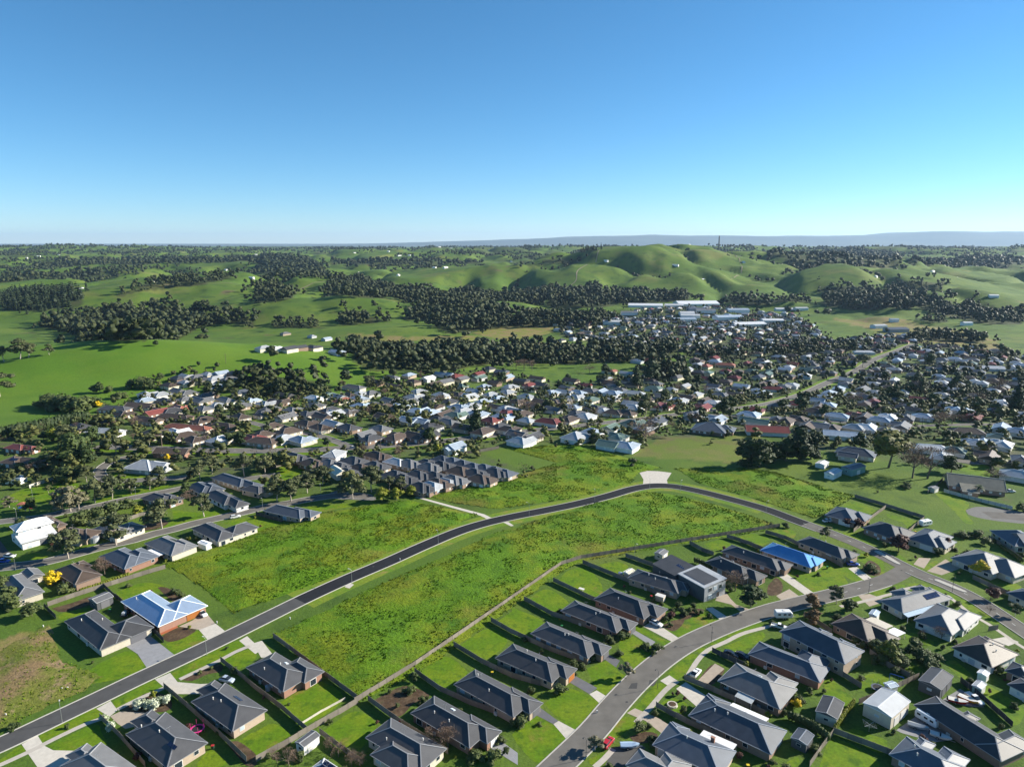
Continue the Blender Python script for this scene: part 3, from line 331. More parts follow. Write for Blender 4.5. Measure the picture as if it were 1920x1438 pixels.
 ('lawn', [(-16.3, 192.8), (-7.6, 202.6), (-1.5, 195.0), (-9.0, 185.2)]),
 ('lawn', [(-4.7, 207.0), (0.6, 212.8), (1.8, 201.0)]),
 ('lawn', [(0.0, 215.9), (10.1, 206.6), (2.5, 197.2), (0.0, 199.5)]),
 ('lawn', [(5.1, 220.8), (12.4, 228.3), (19.0, 220.3), (18.2, 216.7), (12.9, 211.1)]),
 ('lawn', [(16.1, 232.8), (23.4, 239.0), (30.1, 241.1), (32.5, 227.9), (27.9, 221.2)]),
 ('lawn', [(8.6, 165.7), (16.0, 172.0), (24.3, 164.1), (16.7, 155.3), (12.8, 158.8)]),
 ('lawn', [(0.0, 153.8), (4.9, 160.9), (10.3, 157.3), (13.7, 151.4), (7.0, 143.8), (2.0, 149.1)]),
 ('lawn', [(21.8, 181.2), (28.6, 185.2), (30.9, 179.9), (34.0, 175.0), (26.9, 168.0), (23.7, 171.4)]),
 ('lawn', [(33.2, 195.0), (37.1, 198.7), (41.0, 194.2), (44.7, 188.6), (37.1, 179.9), (32.7, 186.5)]),
 ('lawn', [(38.2, 202.6), (40.6, 204.2), (45.9, 197.9), (50.1, 194.2), (47.9, 192.1), (44.0, 197.2)]),
 ('lawn', [(49.2, 201.8), (54.9, 205.8), (59.7, 202.6), (54.1, 197.2)]),
 ('lawn', [(57.4, 207.4), (66.1, 213.2), (67.7, 207.8), (60.2, 203.0)]),
 ('lawn', [(61.2, 194.2), (77.2, 204.9), (81.1, 204.9), (80.9, 203.0), (64.1, 192.8)]),
 ('lawn', [(64.7, 192.1), (78.2, 200.2), (80.1, 199.5), (78.6, 196.5), (68.7, 189.3)]),
 ('lawn', [(44.6, 178.7), (54.0, 188.6), (55.7, 185.8), (47.1, 176.2)]),
 ('lawn', [(32.4, 163.6), (41.0, 174.4), (43.9, 172.0), (35.4, 162.5)]),
 ('lawn', [(23.2, 153.4), (29.7, 160.4), (32.2, 158.3), (25.4, 151.9)]),
 ('lawn', [(39.0, 164.6), (43.0, 168.0), (46.6, 166.3), (47.3, 163.6), (43.6, 161.4), (39.9, 163.6)]),
 ('lawn', [(18.3, 145.1), (22.4, 147.3), (23.3, 146.4), (19.1, 143.3)]),
 ('lawn', [(56.0, 190.0), (58.2, 192.1), (60.4, 190.0), (57.9, 188.2)]),
 ('lawn', [(20.7, 242.2), (27.1, 245.5), (29.4, 239.0), (23.1, 234.9), (17.2, 234.9)]),
 ('lawn', [(33.5, 247.8), (41.5, 250.0), (44.4, 245.5), (38.4, 239.0)]),
 ('lawn', [(79.0, 265.8), (86.9, 270.3), (89.6, 264.5), (81.8, 260.1)]),
 ('lawn', [(92.7, 271.0), (101.8, 276.4), (107.5, 272.3), (105.7, 267.1), (98.4, 263.2)]),
 ('lawn', [(110.1, 278.5), (118.9, 281.3), (121.0, 276.4), (114.9, 269.7)]),
 ('lawn', [(104.3, 241.2), (110.2, 244.4), (121.3, 250.0), (122.0, 231.8), (107.9, 225.0)]),
 ('lawn', [(136.6, 255.9), (143.7, 259.5), (144.1, 250.0), (139.4, 240.1), (136.3, 238.0), (137.7, 245.5), (135.3, 251.2)]),
 ('lawn', [(121.9, 244.4), (128.0, 244.4), (129.5, 233.3), (126.3, 231.8), (123.4, 239.0)]),
 ('lawn', [(154.6, 308.4), (163.3, 313.5), (168.8, 301.8), (161.9, 295.4)]),
 ('lawn', [(171.4, 298.6), (180.1, 289.3), (171.7, 280.6), (172.8, 287.8), (169.5, 293.9)]),
 ('lawn', [(126.1, 225.5), (140.4, 231.8), (141.7, 229.8), (129.6, 223.1)]),
 ('lawn', [(136.8, 275.0), (145.0, 277.8), (148.2, 268.4), (142.3, 263.2), (138.3, 271.0)]),
 ('lawn', [(154.1, 255.9), (154.8, 247.8), (152.6, 246.6), (151.8, 254.7)]),
 ('lawn', [(156.6, 245.5), (165.6, 251.2), (162.8, 246.6), (157.0, 242.8)]),
 ('lawn', [(152.4, 230.8), (154.8, 226.9), (159.7, 211.6), (156.2, 209.1), (153.0, 219.5), (150.1, 226.9)]),
 ('lawn', [(142.9, 232.8), (150.4, 232.3), (149.9, 229.8), (143.7, 230.8)]),
 ('lawn', [(172.7, 230.8), (182.8, 232.8), (182.5, 228.4), (174.1, 226.0)]),
 ('lawn', [(248.2, 367.9), (263.7, 367.9), (251.0, 347.9), (247.5, 352.2), (243.8, 358.8)]),
 ('lawn', [(208.7, 324.3), (215.1, 326.1), (217.2, 311.8), (208.4, 300.2), (204.1, 287.8), (200.5, 287.8), (204.3, 303.4)]),
 ('lawn', [(88.5, 175.6), (91.0, 176.2), (92.8, 165.7), (89.5, 164.1), (86.1, 168.5)]),
 ('lawn', [(95.9, 173.8), (102.9, 178.7), (107.6, 177.4), (102.9, 171.4), (97.5, 170.8)]),
 ('lawn', [(83.2, 154.3), (87.2, 155.8), (90.3, 153.8), (93.5, 151.4), (89.3, 147.3)]),
 ('lawn', [(127.7, 169.7), (133.4, 173.8), (136.4, 163.6), (134.9, 161.4), (128.9, 157.3)]),
 ('lawn', [(124.0, 199.5), (127.4, 200.2), (131.1, 195.0), (128.1, 192.8), (124.4, 195.0)]),
 ('lawn', [(72.7, 142.6), (80.0, 151.9), (85.5, 148.2), (86.9, 142.6)]),
 ('lawn', [(128.4, 184.5), (131.6, 185.2), (131.7, 176.8), (128.6, 175.0), (127.5, 179.9)]),
 ('lawn', [(156.5, 208.2), (160.0, 210.7), (159.2, 205.8), (156.6, 205.8)]),
 ('lawn', [(116.5, 220.3), (120.7, 223.1), (120.7, 220.3), (116.6, 218.5)]),
 ('lawn', [(119.1, 190.7), (118.1, 185.2), (119.0, 178.7), (114.9, 176.8), (115.0, 182.5)]),
 ('lawn', [(65.7, 144.2), (69.0, 146.0), (68.5, 143.3), (65.4, 142.6)]),
 ('lawn', [(-96.2, 306.7), (-82.0, 310.1), (-68.3, 314.4), (-65.9, 311.8), (-79.5, 305.0), (-90.6, 300.2)]),
 ('lawn', [(-114.2, 290.8), (-101.8, 289.3), (-101.8, 282.0), (-109.5, 277.8)]),
 ('lawn', [(-127.8, 287.8), (-121.8, 292.4), (-115.4, 293.9), (-111.6, 283.4), (-121.3, 284.9)]),
 ('lawn', [(-162.2, 271.0), (-157.4, 277.8), (-152.7, 276.4), (-159.1, 268.4)]),
 ('lawn', [(-194.4, 252.3), (-192.1, 258.3), (-183.0, 254.1), (-189.5, 249.8)]),
 ('lawn', [(-177.6, 260.7), (-172.0, 265.8), (-169.4, 263.2), (-174.3, 257.1)]),
 ('lawn', [(-157.7, 303.4), (-143.2, 300.2), (-133.6, 306.7), (-122.9, 308.4), (-135.1, 295.4), (-151.7, 277.8), (-151.6, 290.8)]),
 ('lawn', [(-132.3, 358.8), (-126.5, 365.6), (-116.2, 367.9), (-108.3, 361.0), (-112.3, 350.1), (-119.5, 343.8)]),
 ('lawn', [(-214.5, 352.2), (-211.2, 356.6), (-195.7, 354.4), (-193.1, 347.9), (-206.7, 345.8)]),
 ('lawn', [(-244.9, 313.5), (-246.1, 324.3), (-241.9, 337.7), (-225.3, 339.7), (-208.3, 320.6), (-216.8, 313.5), (-226.0, 310.1), (-234.9, 308.4)]),
 ('lawn', [(-200.2, 313.5), (-194.4, 326.1), (-173.4, 337.7), (-167.5, 339.7), (-181.2, 326.1), (-191.8, 310.1)]),
 ('lawn', [(-230.8, 292.4), (-224.7, 293.9), (-221.8, 292.4), (-227.9, 290.1)]),
]
PATHS = [
 (1.5, [(-122.8, 142.1), (-121.8, 143.3), (-118.2, 147.3), (-113.6, 153.4), (-109.8, 157.8), (-107.1, 159.6)]),
 (1.5, [(-105.0, 163.3), (-101.4, 168.0), (-97.1, 172.3)]),
 (1.5, [(-94.5, 176.2), (-91.9, 179.3), (-87.0, 185.2), (-84.0, 189.6), (-80.7, 192.8)]),
 (1.5, [(19.6, 142.6), (22.2, 145.3), (24.9, 148.7)]),
 (1.5, [(32.1, 158.1), (36.6, 163.6), (42.6, 171.4), (46.9, 175.6)]),
 (1.5, [(50.6, 178.1), (55.1, 185.2), (59.8, 190.7), (66.4, 195.0), (72.9, 199.5), (80.9, 203.0), (84.9, 204.6)]),
 (1.4, [(111.9, 216.3), (117.3, 218.1), (128.4, 222.6), (136.2, 225.9), (140.4, 228.3), (146.3, 230.3)]),
 (1.4, [(153.1, 224.0), (153.3, 218.5), (153.4, 211.5), (154.9, 205.8), (155.8, 199.5), (156.3, 194.2), (157.3, 190.0)]),
]
MEADOWS = [
 ('meadow_west', [(-134.4, 247.4), (-121.8, 260.8), (-110.8, 278.0), (-88.6, 299.0), (-49.6, 316.1), (-41.8, 311.5), (-14.7, 297.2), (-45.9, 260.5), (-69.2, 234.5), (-93.0, 211.4), (-102.2, 220.8), (-116.0, 233.1)]),
 ('meadow_main', [(-76.8, 198.0), (-51.1, 228.7), (-30.6, 251.0), (-8.3, 276.5), (20.5, 298.3), (44.8, 315.5), (65.4, 326.7), (76.9, 325.0), (97.0, 309.8), (118.9, 282.9), (30.4, 251.2), (22.1, 245.2), (-23.5, 182.5), (-40.5, 165.7), (-69.9, 192.2)]),
 ('meadow_north', [(-43.1, 320.7), (-1.4, 348.1), (25.2, 372.3), (-4.5, 400.0), (39.9, 410.1), (68.5, 379.6), (82.5, 363.3), (69.7, 356.0), (60.8, 338.3), (32.3, 318.8), (-7.5, 303.2), (-29.1, 311.7)]),
 ('meadow_east', [(88.7, 363.3), (128.6, 363.3), (141.8, 356.6), (168.4, 320.4), (136.0, 292.1), (113.7, 321.4), (96.6, 337.0)]),
 ('meadow_corner', [(-152.8, 169.9), (-156.7, 191.6), (-152.9, 200.4), (-151.1, 206.8), (-132.8, 184.7), (-116.4, 178.2), (-117.4, 172.2), (-126.2, 161.1), (-128.8, 153.1), (-137.5, 143.9)]),
]
FENCES = [
 ('t', 'long paling fence along the lower edge of the big meadow', [(-42.4, 165.8), (-28.2, 182.6), (-15.3, 200.1), (0.0, 220.9), (18.9, 246.8), (27.2, 252.3), (51.7, 260.9), (82.7, 271.7), (116.7, 283.3)]),
 ('t', 'paling fence between the big meadow and the red brick corner house', [(-74.9, 197.2), (-67.8, 190.7), (-54.4, 178.4), (-42.0, 167.1)]),
 ('t', 'paling fence with rails showing along the lower left back gardens', [(-41.6, 165.7), (-45.6, 161.2), (-50.2, 156.3), (-55.2, 150.5), (-61.2, 144.2)]),
 ('t', 'long pale paling fence below the western houses', [(-158.2, 216.3), (-153.0, 222.7), (-146.6, 229.3), (-139.8, 236.4), (-131.8, 244.2)]),
 ('t', 'paling fence beside the grey driveway of the stepped roof house', [(-39.0, 166.8), (-32.1, 160.4), (-26.1, 155.3), (-15.5, 146.8)]),
 ('t', 'paling fence climbing from the meadow past the red brick house to its front gate', [(-28.0, 179.0), (-19.9, 170.9), (-11.4, 165.2), (-2.4, 160.4)]),
 ('t', 'paling fence between the two tan brick houses with sunlit ridges', [(-17.9, 192.6), (-8.9, 183.8), (-0.0, 176.8), (8.0, 173.2)]),
 ('t', 'paling fence between the pale brick and the pinkish brick house', [(-6.9, 206.6), (-0.0, 199.5), (11.5, 190.0), (19.1, 185.2)]),
 ('t', 'paling fence between the pinkish brick and deep red brick house', [(4.2, 220.3), (13.3, 210.3), (21.7, 204.6), (30.1, 199.5)]),
 ('t', 'paling fence between the deep red brick house and the broad hip roof', [(15.1, 233.8), (27.8, 220.3), (34.4, 215.0), (39.1, 210.7)]),
 ('t', 'paling fence between the broad hip roof and the porch pillar house', [(27.3, 248.3), (42.4, 233.3), (53.5, 221.7)]),
 ('t', 'paling fence between the porch pillar house and the modern house', [(44.8, 254.1), (55.4, 244.2), (67.8, 231.8)]),
 ('t', 'paling fence behind the shrub garden house', [(73.0, 265.8), (76.2, 259.5), (79.9, 255.3)]),
 ('t', 'paling fence beside the blue metal roof', [(90.2, 272.1), (96.6, 265.8), (102.2, 257.7)]),
 ('t', 'paling fence along the black roofed corner house', [(107.9, 276.4), (113.8, 271.0), (119.3, 260.1), (124.4, 250.0), (126.2, 245.0)]),
 ('t', 'paling fence from the upper meadow corner along the paddock', [(166.5, 318.8), (175.1, 306.7), (184.7, 292.0)]),
 ('t', 'sunlit paling fence between the slate and the dark brick house', [(174.0, 304.7), (159.5, 290.8), (146.1, 277.8)]),
 ('t', 'short paling fence beside the white double garage house', [(183.7, 290.8), (174.2, 282.0), (167.0, 274.8)]),
 ('w', 'pale sheet fence around the olive roofed house', [(214.1, 326.1), (220.5, 317.0), (227.5, 308.4), (232.0, 303.1)]),
 ('t', 'dark paling fence at the paddock end of the olive roofed house', [(205.1, 324.3), (211.4, 329.9), (224.6, 343.8)]),
 ('d', 'charcoal sheet fence between the two driveways with blue and charcoal roofs', [(-138.3, 222.2), (-126.5, 211.5), (-117.4, 203.4), (-108.0, 194.6)]),
 ('d', 'dark sheet fence around the grey carport shed', [(-146.6, 229.3), (-139.4, 222.6), (-137.0, 220.8)]),
 ('d', 'dark sheet fence at the corner of the mulched terrace', [(-158.8, 215.4), (-150.2, 208.2)]),
 ('t', 'paling fence between the two solar collector houses', [(-97.0, 172.3), (-86.9, 164.1), (-81.2, 159.3), (-73.3, 152.9), (-63.4, 144.2)]),
 ('t', 'paling fence beside the white flowering shrubs', [(-107.3, 159.4), (-98.2, 152.4), (-86.8, 142.6)]),
 ('t', 'paling fence between the skylight house and the red brick house', [(-86.2, 184.5), (-77.7, 177.4), (-71.1, 171.4), (-61.7, 163.6), (-52.0, 154.6)]),
 ('t', 'cream low retaining wall at the end of the red brick house lawn', [(-54.3, 157.3), (-50.1, 162.5), (-45.3, 167.4)]),
 ('t', 'paling fence beside the bare birches of the lower garden', [(-48.5, 153.8), (-41.8, 148.2), (-35.5, 143.3)]),
 ('t', 'paling fence between the round bed lawn and the big slate roof', [(38.5, 164.1), (44.9, 157.8), (50.5, 153.4), (57.0, 148.7)]),
 ('t', 'paling fence between the skylight house and the big slate roof', [(48.9, 175.9), (53.9, 172.0), (61.2, 165.7), (67.0, 160.1)]),
 ('d', 'dark fence beside the shaded driveway with two parked cars', [(60.6, 189.3), (64.3, 185.5), (67.9, 181.9)]),
 ('t', 'paling fence between the tall house and its slate neighbour', [(91.1, 185.2), (94.6, 177.4), (97.3, 172.0)]),
 ('t', 'paling fence behind the tall two storey house', [(107.9, 188.6), (110.0, 181.9), (113.4, 176.8)]),
 ('t', 'sunlit paling fence between the two steel sheds', [(93.3, 165.4), (98.9, 168.0), (107.0, 172.0), (116.0, 176.8)]),
 ('t', 'paling fence along the clothes line lawn', [(81.3, 154.1), (86.6, 150.3), (93.2, 145.5)]),
 ('t', 'tall paling fence beside the dark garden shed', [(70.4, 142.5), (75.7, 148.2), (81.2, 153.8)]),
 ('t', 'paling fence beside the orange shrubs', [(96.9, 209.9), (99.5, 204.6), (101.5, 199.5)]),
 ('t', 'paling fence along the long slate roofed house', [(108.4, 163.6), (111.4, 156.8), (114.9, 150.0), (117.8, 143.8)]),
 ('t', 'paling fence beside the mulch bed of the side street', [(152.1, 201.0), (155.7, 201.8)]),
 ('d', 'dark sheet fence around the boat yard', [(126.7, 175.0), (127.7, 166.3), (128.2, 156.3)]),
 ('t', 'pale paling fence beside the shaded purple shrub', [(169.7, 235.8), (172.6, 227.9), (176.8, 219.4)]),
 ('w', 'white fence beside the caravan garage', [(-243.3, 331.8), (-241.2, 337.7), (-239.6, 344.8)]),
 ('t', 'pale timber fence above the clipped hedges', [(-170.7, 290.8), (-168.5, 294.6), (-165.6, 297.8)]),
 ('t', 'pale paling fence along the vacant green block', [(-132.4, 361.0), (-126.2, 369.1), (-119.2, 375.6)]),
 ('t', 'paling fence below the upper meadow of the units', [(-27.9, 388.9), (-18.7, 392.8), (-7.8, 399.5)]),
 ('t', 'paling fence beside the white hall', [(-126.3, 324.3), (-123.0, 326.1)]),
 ('w', 'cream side fence of the box entry house', [(-144.4, 260.1), (-136.6, 254.1), (-132.6, 251.2)]),
 ('d', 'dark fence around the meadow side yard of the slate house', [(-116.5, 297.0), (-108.8, 292.4), (-101.6, 288.6)]),
 ('t', 'mid green sheet fence beside the slate sheeted house', [(199.2, 271.0), (199.6, 265.8), (198.1, 250.0)]),
]
TREES = [
 ('wat', -166.2, 231.0, 6.0, 1.3), ('eu', -174.2, 253.0, 12.6, 1.0), ('eu', -162.2, 265.0, 14.7, 1.2), ('eu', -151.8, 282.0, 14.6, 1.0), ('eu', -139.2, 295.0, 11.8, 1.0),
 ('eu', -181.3, 329.0, 8.2, 1.0), ('eu', -179.8, 336.0, 10.7, 1.0), ('eu', -187.7, 324.0, 8.5, 1.0), ('eu', -200.1, 337.0, 5.7, 1.0), ('eu', -193.3, 317.0, 12.3, 1.0),
 ('eu', -198.6, 312.0, 12.5, 1.1), ('eup', -207.0, 301.0, 11.7, 1.0), ('eup', -203.3, 301.0, 13.1, 1.0), ('eup', -201.4, 304.0, 10.4, 1.0), ('bush', -180.8, 296.0, 7.5, 1.6),
 ('bush', -184.5, 291.0, 6.7, 1.6), ('bush', -189.8, 288.0, 7.3, 1.5), ('yg', -170.5, 297.0, 5.1, 1.3), ('yg', -158.8, 311.0, 4.3, 1.0), ('dark', -160.5, 323.0, 7.0, 1.0),
 ('dark', -243.1, 366.0, 20.7, 1.1), ('dark', -234.5, 364.0, 14.8, 1.0), ('bush', -232.2, 344.0, 9.4, 1.4), ('bush', -226.5, 345.0, 7.8, 1.4), ('eu', -219.9, 341.0, 8.9, 1.0),
 ('eu', -231.6, 389.0, 12.7, 1.0), ('eu', -219.9, 392.0, 8.8, 1.0), ('eu', -219.7, 404.0, 9.1, 1.0), ('wat', -196.1, 378.0, 3.8, 1.4), ('eu', -141.8, 350.0, 13.5, 1.0),
 ('eu', -162.5, 344.0, 11.7, 1.0), ('eu', -160.5, 354.0, 10.8, 1.0), ('eup', -235.1, 306.0, 5.9, 1.3), ('dark', -221.4, 300.0, 7.6, 1.0), ('bush', -174.0, 218.0, 6.7, 1.5),
 ('bush', -169.2, 215.0, 5.6, 1.5), ('bush', -159.4, 210.0, 5.5, 1.5), ('bush', -181.4, 227.0, 5.9, 1.3), ('bare', -151.9, 239.0, 6.7, 1.0), ('bare', -154.9, 242.0, 6.2, 1.0),
 ('bare', -254.8, 356.0, 6.8, 1.6), ('bare', -154.4, 314.0, 5.7, 1.6), ('bush', -158.9, 226.0, 4.2, 1.4), ('dark', -253.8, 340.0, 3.1, 1.0), ('bush', -213.6, 283.0, 5.2, 1.6),
 ('bush', -195.7, 277.0, 4.5, 1.4), ('bush', -180.1, 307.0, 4.9, 1.5), ('bush', -218.4, 314.0, 5.0, 1.0), ('bush', -138.3, 230.0, 1.6, 1.5), ('bush', -140.4, 314.0, 3.6, 1.0),
 ('eu', -229.2, 325.0, 4.4, 1.0), ('eu', -165.3, 314.0, 3.6, 1.0), ('yg', -152.8, 235.0, 1.6, 2.0), ('dark', -254.5, 404.0, 13.6, 1.0), ('eu', -275.6, 413.0, 12.0, 1.3),
 ('eu', -112.7, 314.0, 13.3, 1.0), ('eu', -105.7, 314.0, 11.8, 1.15), ('eu', -101.2, 325.0, 11.1, 1.1), ('eu', -96.8, 337.0, 10.7, 1.1), ('eu', -77.0, 317.0, 13.7, 1.0),
 ('eu', -69.7, 326.0, 14.5, 1.0), ('eu', -61.3, 329.0, 8.2, 1.1), ('eu', -55.1, 328.0, 8.2, 1.0), ('yg', -62.5, 314.0, 7.5, 1.3), ('yg', -55.6, 315.0, 6.8, 1.3),
 ('yg', -49.4, 321.0, 5.8, 1.3), ('dark', -83.5, 327.0, 5.6, 1.4), ('eu', -132.1, 354.0, 11.2, 1.0), ('bare', -64.6, 384.0, 6.5, 1.3), ('bare', -87.7, 391.0, 5.7, 1.3),
 ('yg', -43.5, 389.0, 6.6, 1.0), ('dark', -140.5, 406.0, 5.5, 1.3), ('palm', -110.4, 400.0, 6.7, 1.0), ('dark', -50.3, 414.0, 10.2, 1.2), ('bush', -132.4, 372.0, 7.6, 1.3),
 ('bush', -126.8, 371.0, 5.0, 1.3), ('bush', -138.5, 364.0, 6.6, 1.0), ('yg', -36.8, 393.0, 3.5, 1.0), ('bare', -141.9, 391.0, 6.2, 1.3), ('bare', 83.0, 415.0, 15.8, 1.5),
 ('dark', 52.0, 406.0, 5.9, 1.4), ('bush', 128.2, 428.0, 3.8, 1.0), ('eu', 52.3, 445.0, 7.9, 1.0), ('dk2', 129.9, 366.0, 15.3, 1.1), ('dk2', 136.2, 365.0, 16.9, 1.1),
 ('bush', 57.0, 413.0, 3.7, 1.0), ('bush', 10.9, 359.0, 3.2, 1.0), ('bush', 74.9, 243.0, 3.4, 1.0), ('dk2', 147.3, 374.0, 12.6, 1.1), ('dk2', 154.9, 376.0, 14.0, 1.1),
 ('dk2', 163.7, 378.0, 20.0, 1.0), ('dk2', 171.0, 380.0, 16.3, 1.0), ('big', 206.8, 364.0, 22.6, 1.45), ('dark', 206.6, 395.0, 12.0, 1.2), ('bare', 210.4, 347.0, 20.0, 1.1),
 ('bare', 217.5, 346.0, 18.4, 1.3), ('dark', 236.3, 356.0, 10.1, 1.2), ('bare', 250.5, 343.0, 7.0, 1.6), ('eu', 131.8, 272.0, 5.6, 1.0), ('red', 155.8, 260.0, 7.2, 1.3),
 ('wat2', 174.5, 239.0, 6.4, 1.3), ('bush', 135.4, 242.0, 3.7, 1.5), ('red', 176.4, 262.0, 4.9, 1.2), ('red', 146.8, 284.0, 3.9, 1.5), ('red', 150.4, 283.0, 4.6, 1.2),
 ('bush', 194.3, 401.0, 5.4, 1.0), ('palm', 228.0, 321.0, 6.9, 1.0), ('bush', 169.5, 256.0, 3.6, 1.4), ('bush', 189.4, 273.0, 3.1, 2.0), ('bush', 195.6, 273.0, 3.8, 1.5),
 ('bush', 194.2, 266.0, 3.7, 1.5), ('bare', 280.0, 391.0, 7.9, 1.0), ('bush', 266.9, 366.0, 5.8, 1.4), ('bare', 252.0, 380.0, 8.6, 1.0), ('bush', 276.5, 364.0, 4.9, 1.0),
 ('bush', 180.8, 325.0, 1.5, 1.0), ('bush', 199.2, 332.0, 3.4, 1.6), ('red', 157.8, 252.0, 1.8, 1.0), ('bush', 112.6, 283.0, 2.6, 1.0), ('bush', 119.0, 283.0, 2.6, 1.3),
 ('bush', 201.0, 254.0, 2.4, 1.0), ('bush', 234.9, 302.0, 4.8, 1.0), ('dark', 197.3, 404.0, 7.3, 1.0), ('rb', 102.2, 215.0, 5.6, 1.3), ('eu', 111.5, 218.0, 6.7, 1.0),
 ('dark', 112.6, 213.0, 5.0, 1.1), ('rb', 98.0, 205.0, 5.6, 1.4), ('dark', 106.5, 207.0, 2.9, 1.5), ('bush', 108.3, 195.0, 4.2, 1.3), ('yg2', 111.1, 184.0, 7.5, 1.2),
 ('bush', 110.0, 191.0, 3.9, 1.3), ('bush', 122.6, 191.0, 4.1, 1.2), ('bush', 121.2, 181.0, 5.0, 1.2), ('bush', 121.3, 186.0, 4.0, 1.2), ('bare', 133.8, 196.0, 4.7, 1.2),
 ('red', 166.5, 221.0, 4.9, 1.3), ('eu', 167.1, 210.0, 5.0, 1.0), ('bare', 160.0, 212.0, 3.0, 1.0), ('bush', 115.9, 215.0, 3.0, 1.0), ('wat', 75.9, 164.0, 2.8, 1.3),
 ('bush', 61.8, 143.0, 2.1, 1.0), ('bush', 113.4, 181.0, 2.6, 1.4), ('bush', 106.7, 191.0, 2.7, 1.0), ('bush', 128.5, 197.0, 2.3, 1.0), ('bush', 82.0, 170.0, 2.1, 1.0),
 ('bush', 124.5, 201.0, 2.4, 1.0), ('bare', 129.1, 198.0, 2.4, 1.0), ('bush', 140.4, 179.0, 3.0, 1.0), ('bush', 144.9, 201.0, 1.9, 1.0), ('bush', 152.4, 217.0, 2.0, 1.5),
 ('bush', 110.2, 186.0, 4.0, 1.0), ('bare', 171.2, 223.0, 3.7, 1.0), ('bush', 128.7, 174.0, 2.5, 1.0), ('bush', 96.6, 154.0, 1.5, 1.0), ('bush', 74.1, 148.0, 2.2, 1.4),
 ('dark', 76.0, 166.0, 2.0, 1.0), ('dark', 108.1, 198.0, 2.8, 1.3), ('bush', 108.5, 193.0, 3.2, 1.4), ('dark', 110.0, 188.0, 5.0, 1.2), ('bush', 109.2, 184.0, 3.5, 1.4),
 ('bush', 114.6, 186.0, 4.0, 1.3), ('bush', 114.8, 182.0, 3.5, 1.3), ('dark', 119.7, 188.0, 3.6, 1.2), ('dark', 123.8, 191.0, 3.2, 1.3), ('bush', 123.4, 186.0, 3.6, 1.4),
 ('dark', 122.1, 180.0, 3.0, 1.2), ('bush', 126.0, 185.0, 2.7, 1.4), ('bush', 110.8, 179.0, 2.2, 1.5), ('bush', 114.1, 178.0, 1.7, 1.6), ('bush', 117.3, 177.0, 1.7, 1.4),
 ('bush', 131.6, 191.0, 1.8, 1.0), ('bush', 137.1, 194.0, 1.9, 1.0), ('bush', 77.2, 170.0, 2.5, 1.3), ('bush', 77.4, 166.0, 2.4, 1.3), ('bush', 71.5, 161.0, 2.0, 1.0),
 ('bush', 86.1, 170.0, 1.6, 1.0), ('bush', 84.5, 205.0, 1.9, 1.0), ('bush', 20.3, 182.0, 2.0, 1.0), ('bush', 18.0, 178.0, 1.7, 1.0), ('bush', 18.0, 182.0, 2.6, 1.3),
 ('bush', 14.0, 170.0, 2.5, 1.2), ('bush', 28.1, 191.0, 2.3, 1.3), ('bush', 29.9, 195.0, 2.8, 1.3), ('bush', 36.5, 197.0, 2.3, 1.0), ('bush', 40.8, 191.0, 2.7, 1.3),
 ('bush', 42.6, 188.0, 1.8, 1.0), ('bush', 53.5, 211.0, 2.5, 1.0), ('bush', 56.2, 215.0, 3.0, 1.0), ('bush', 51.0, 204.0, 1.9, 1.0), ('bush', 59.5, 212.0, 2.5, 1.0),
 ('bush', 63.2, 211.0, 2.0, 1.0), ('bush', 1.4, 159.0, 2.3, 1.0), ('bush', 2.8, 160.0, 2.3, 1.4), ('bush', 65.4, 209.0, 2.0, 1.0), ('bush', 77.0, 227.0, 3.2, 1.0),
 ('big2', 81.4, 216.0, 8.1, 1.3), ('eup', 32.8, 177.0, 5.1, 1.0), ('bush', 34.2, 196.0, 3.3, 1.5), ('bush', 32.2, 188.0, 2.0, 1.4), ('bush', 12.7, 170.0, 3.1, 1.3),
 ('eup', 20.3, 148.0, 4.4, 1.1), ('bush', 32.3, 155.0, 2.9, 1.3), ('bush', 34.9, 156.0, 1.9, 1.0), ('bush', 34.6, 151.0, 2.2, 1.0), ('bare', 79.4, 227.0, 9.6, 1.0),
 ('bush', 32.4, 201.0, 2.9, 1.0), ('bush', 23.8, 185.0, 2.2, 1.0), ('bush', 30.9, 193.0, 2.3, 1.0), ('bush', 2.1, 157.0, 3.1, 1.4), ('bush', 37.6, 161.0, 2.0, 1.0),
 ('red', 44.0, 169.0, 1.2, 1.0), ('red', 45.4, 169.0, 1.8, 1.0), ('red', 46.8, 167.0, 1.4, 1.0), ('bush', 45.2, 162.0, 2.4, 1.0), ('palm', 58.8, 171.0, 2.9, 1.0),
 ('bush', 56.6, 211.0, 3.0, 1.0), ('bush', 57.7, 210.0, 2.0, 1.0), ('bush', 61.3, 212.0, 2.0, 1.0), ('bush', 61.6, 215.0, 2.5, 1.0), ('bush', 50.4, 207.0, 2.0, 1.0),
 ('red', 52.6, 209.0, 2.5, 1.4), ('bush', 44.2, 190.0, 2.7, 1.4), ('bare', -19.5, 151.0, 5.2, 1.0), ('bare', -17.6, 149.0, 6.6, 1.0), ('bare', -15.7, 149.0, 6.3, 1.0),
 ('bare', -44.3, 148.0, 4.0, 1.0), ('bare', -41.9, 146.0, 4.0, 1.0), ('bare', -38.0, 143.0, 4.3, 1.0), ('bare', -36.1, 143.0, 3.6, 1.0), ('bare', -52.9, 143.0, 5.3, 1.0),
 ('bare', -56.1, 144.0, 3.9, 1.0), ('dark', -27.8, 175.0, 3.4, 1.0), ('bush', -28.2, 170.0, 2.5, 1.4), ('bush', -24.1, 166.0, 2.4, 1.0), ('bush', -33.8, 170.0, 1.6, 1.0),
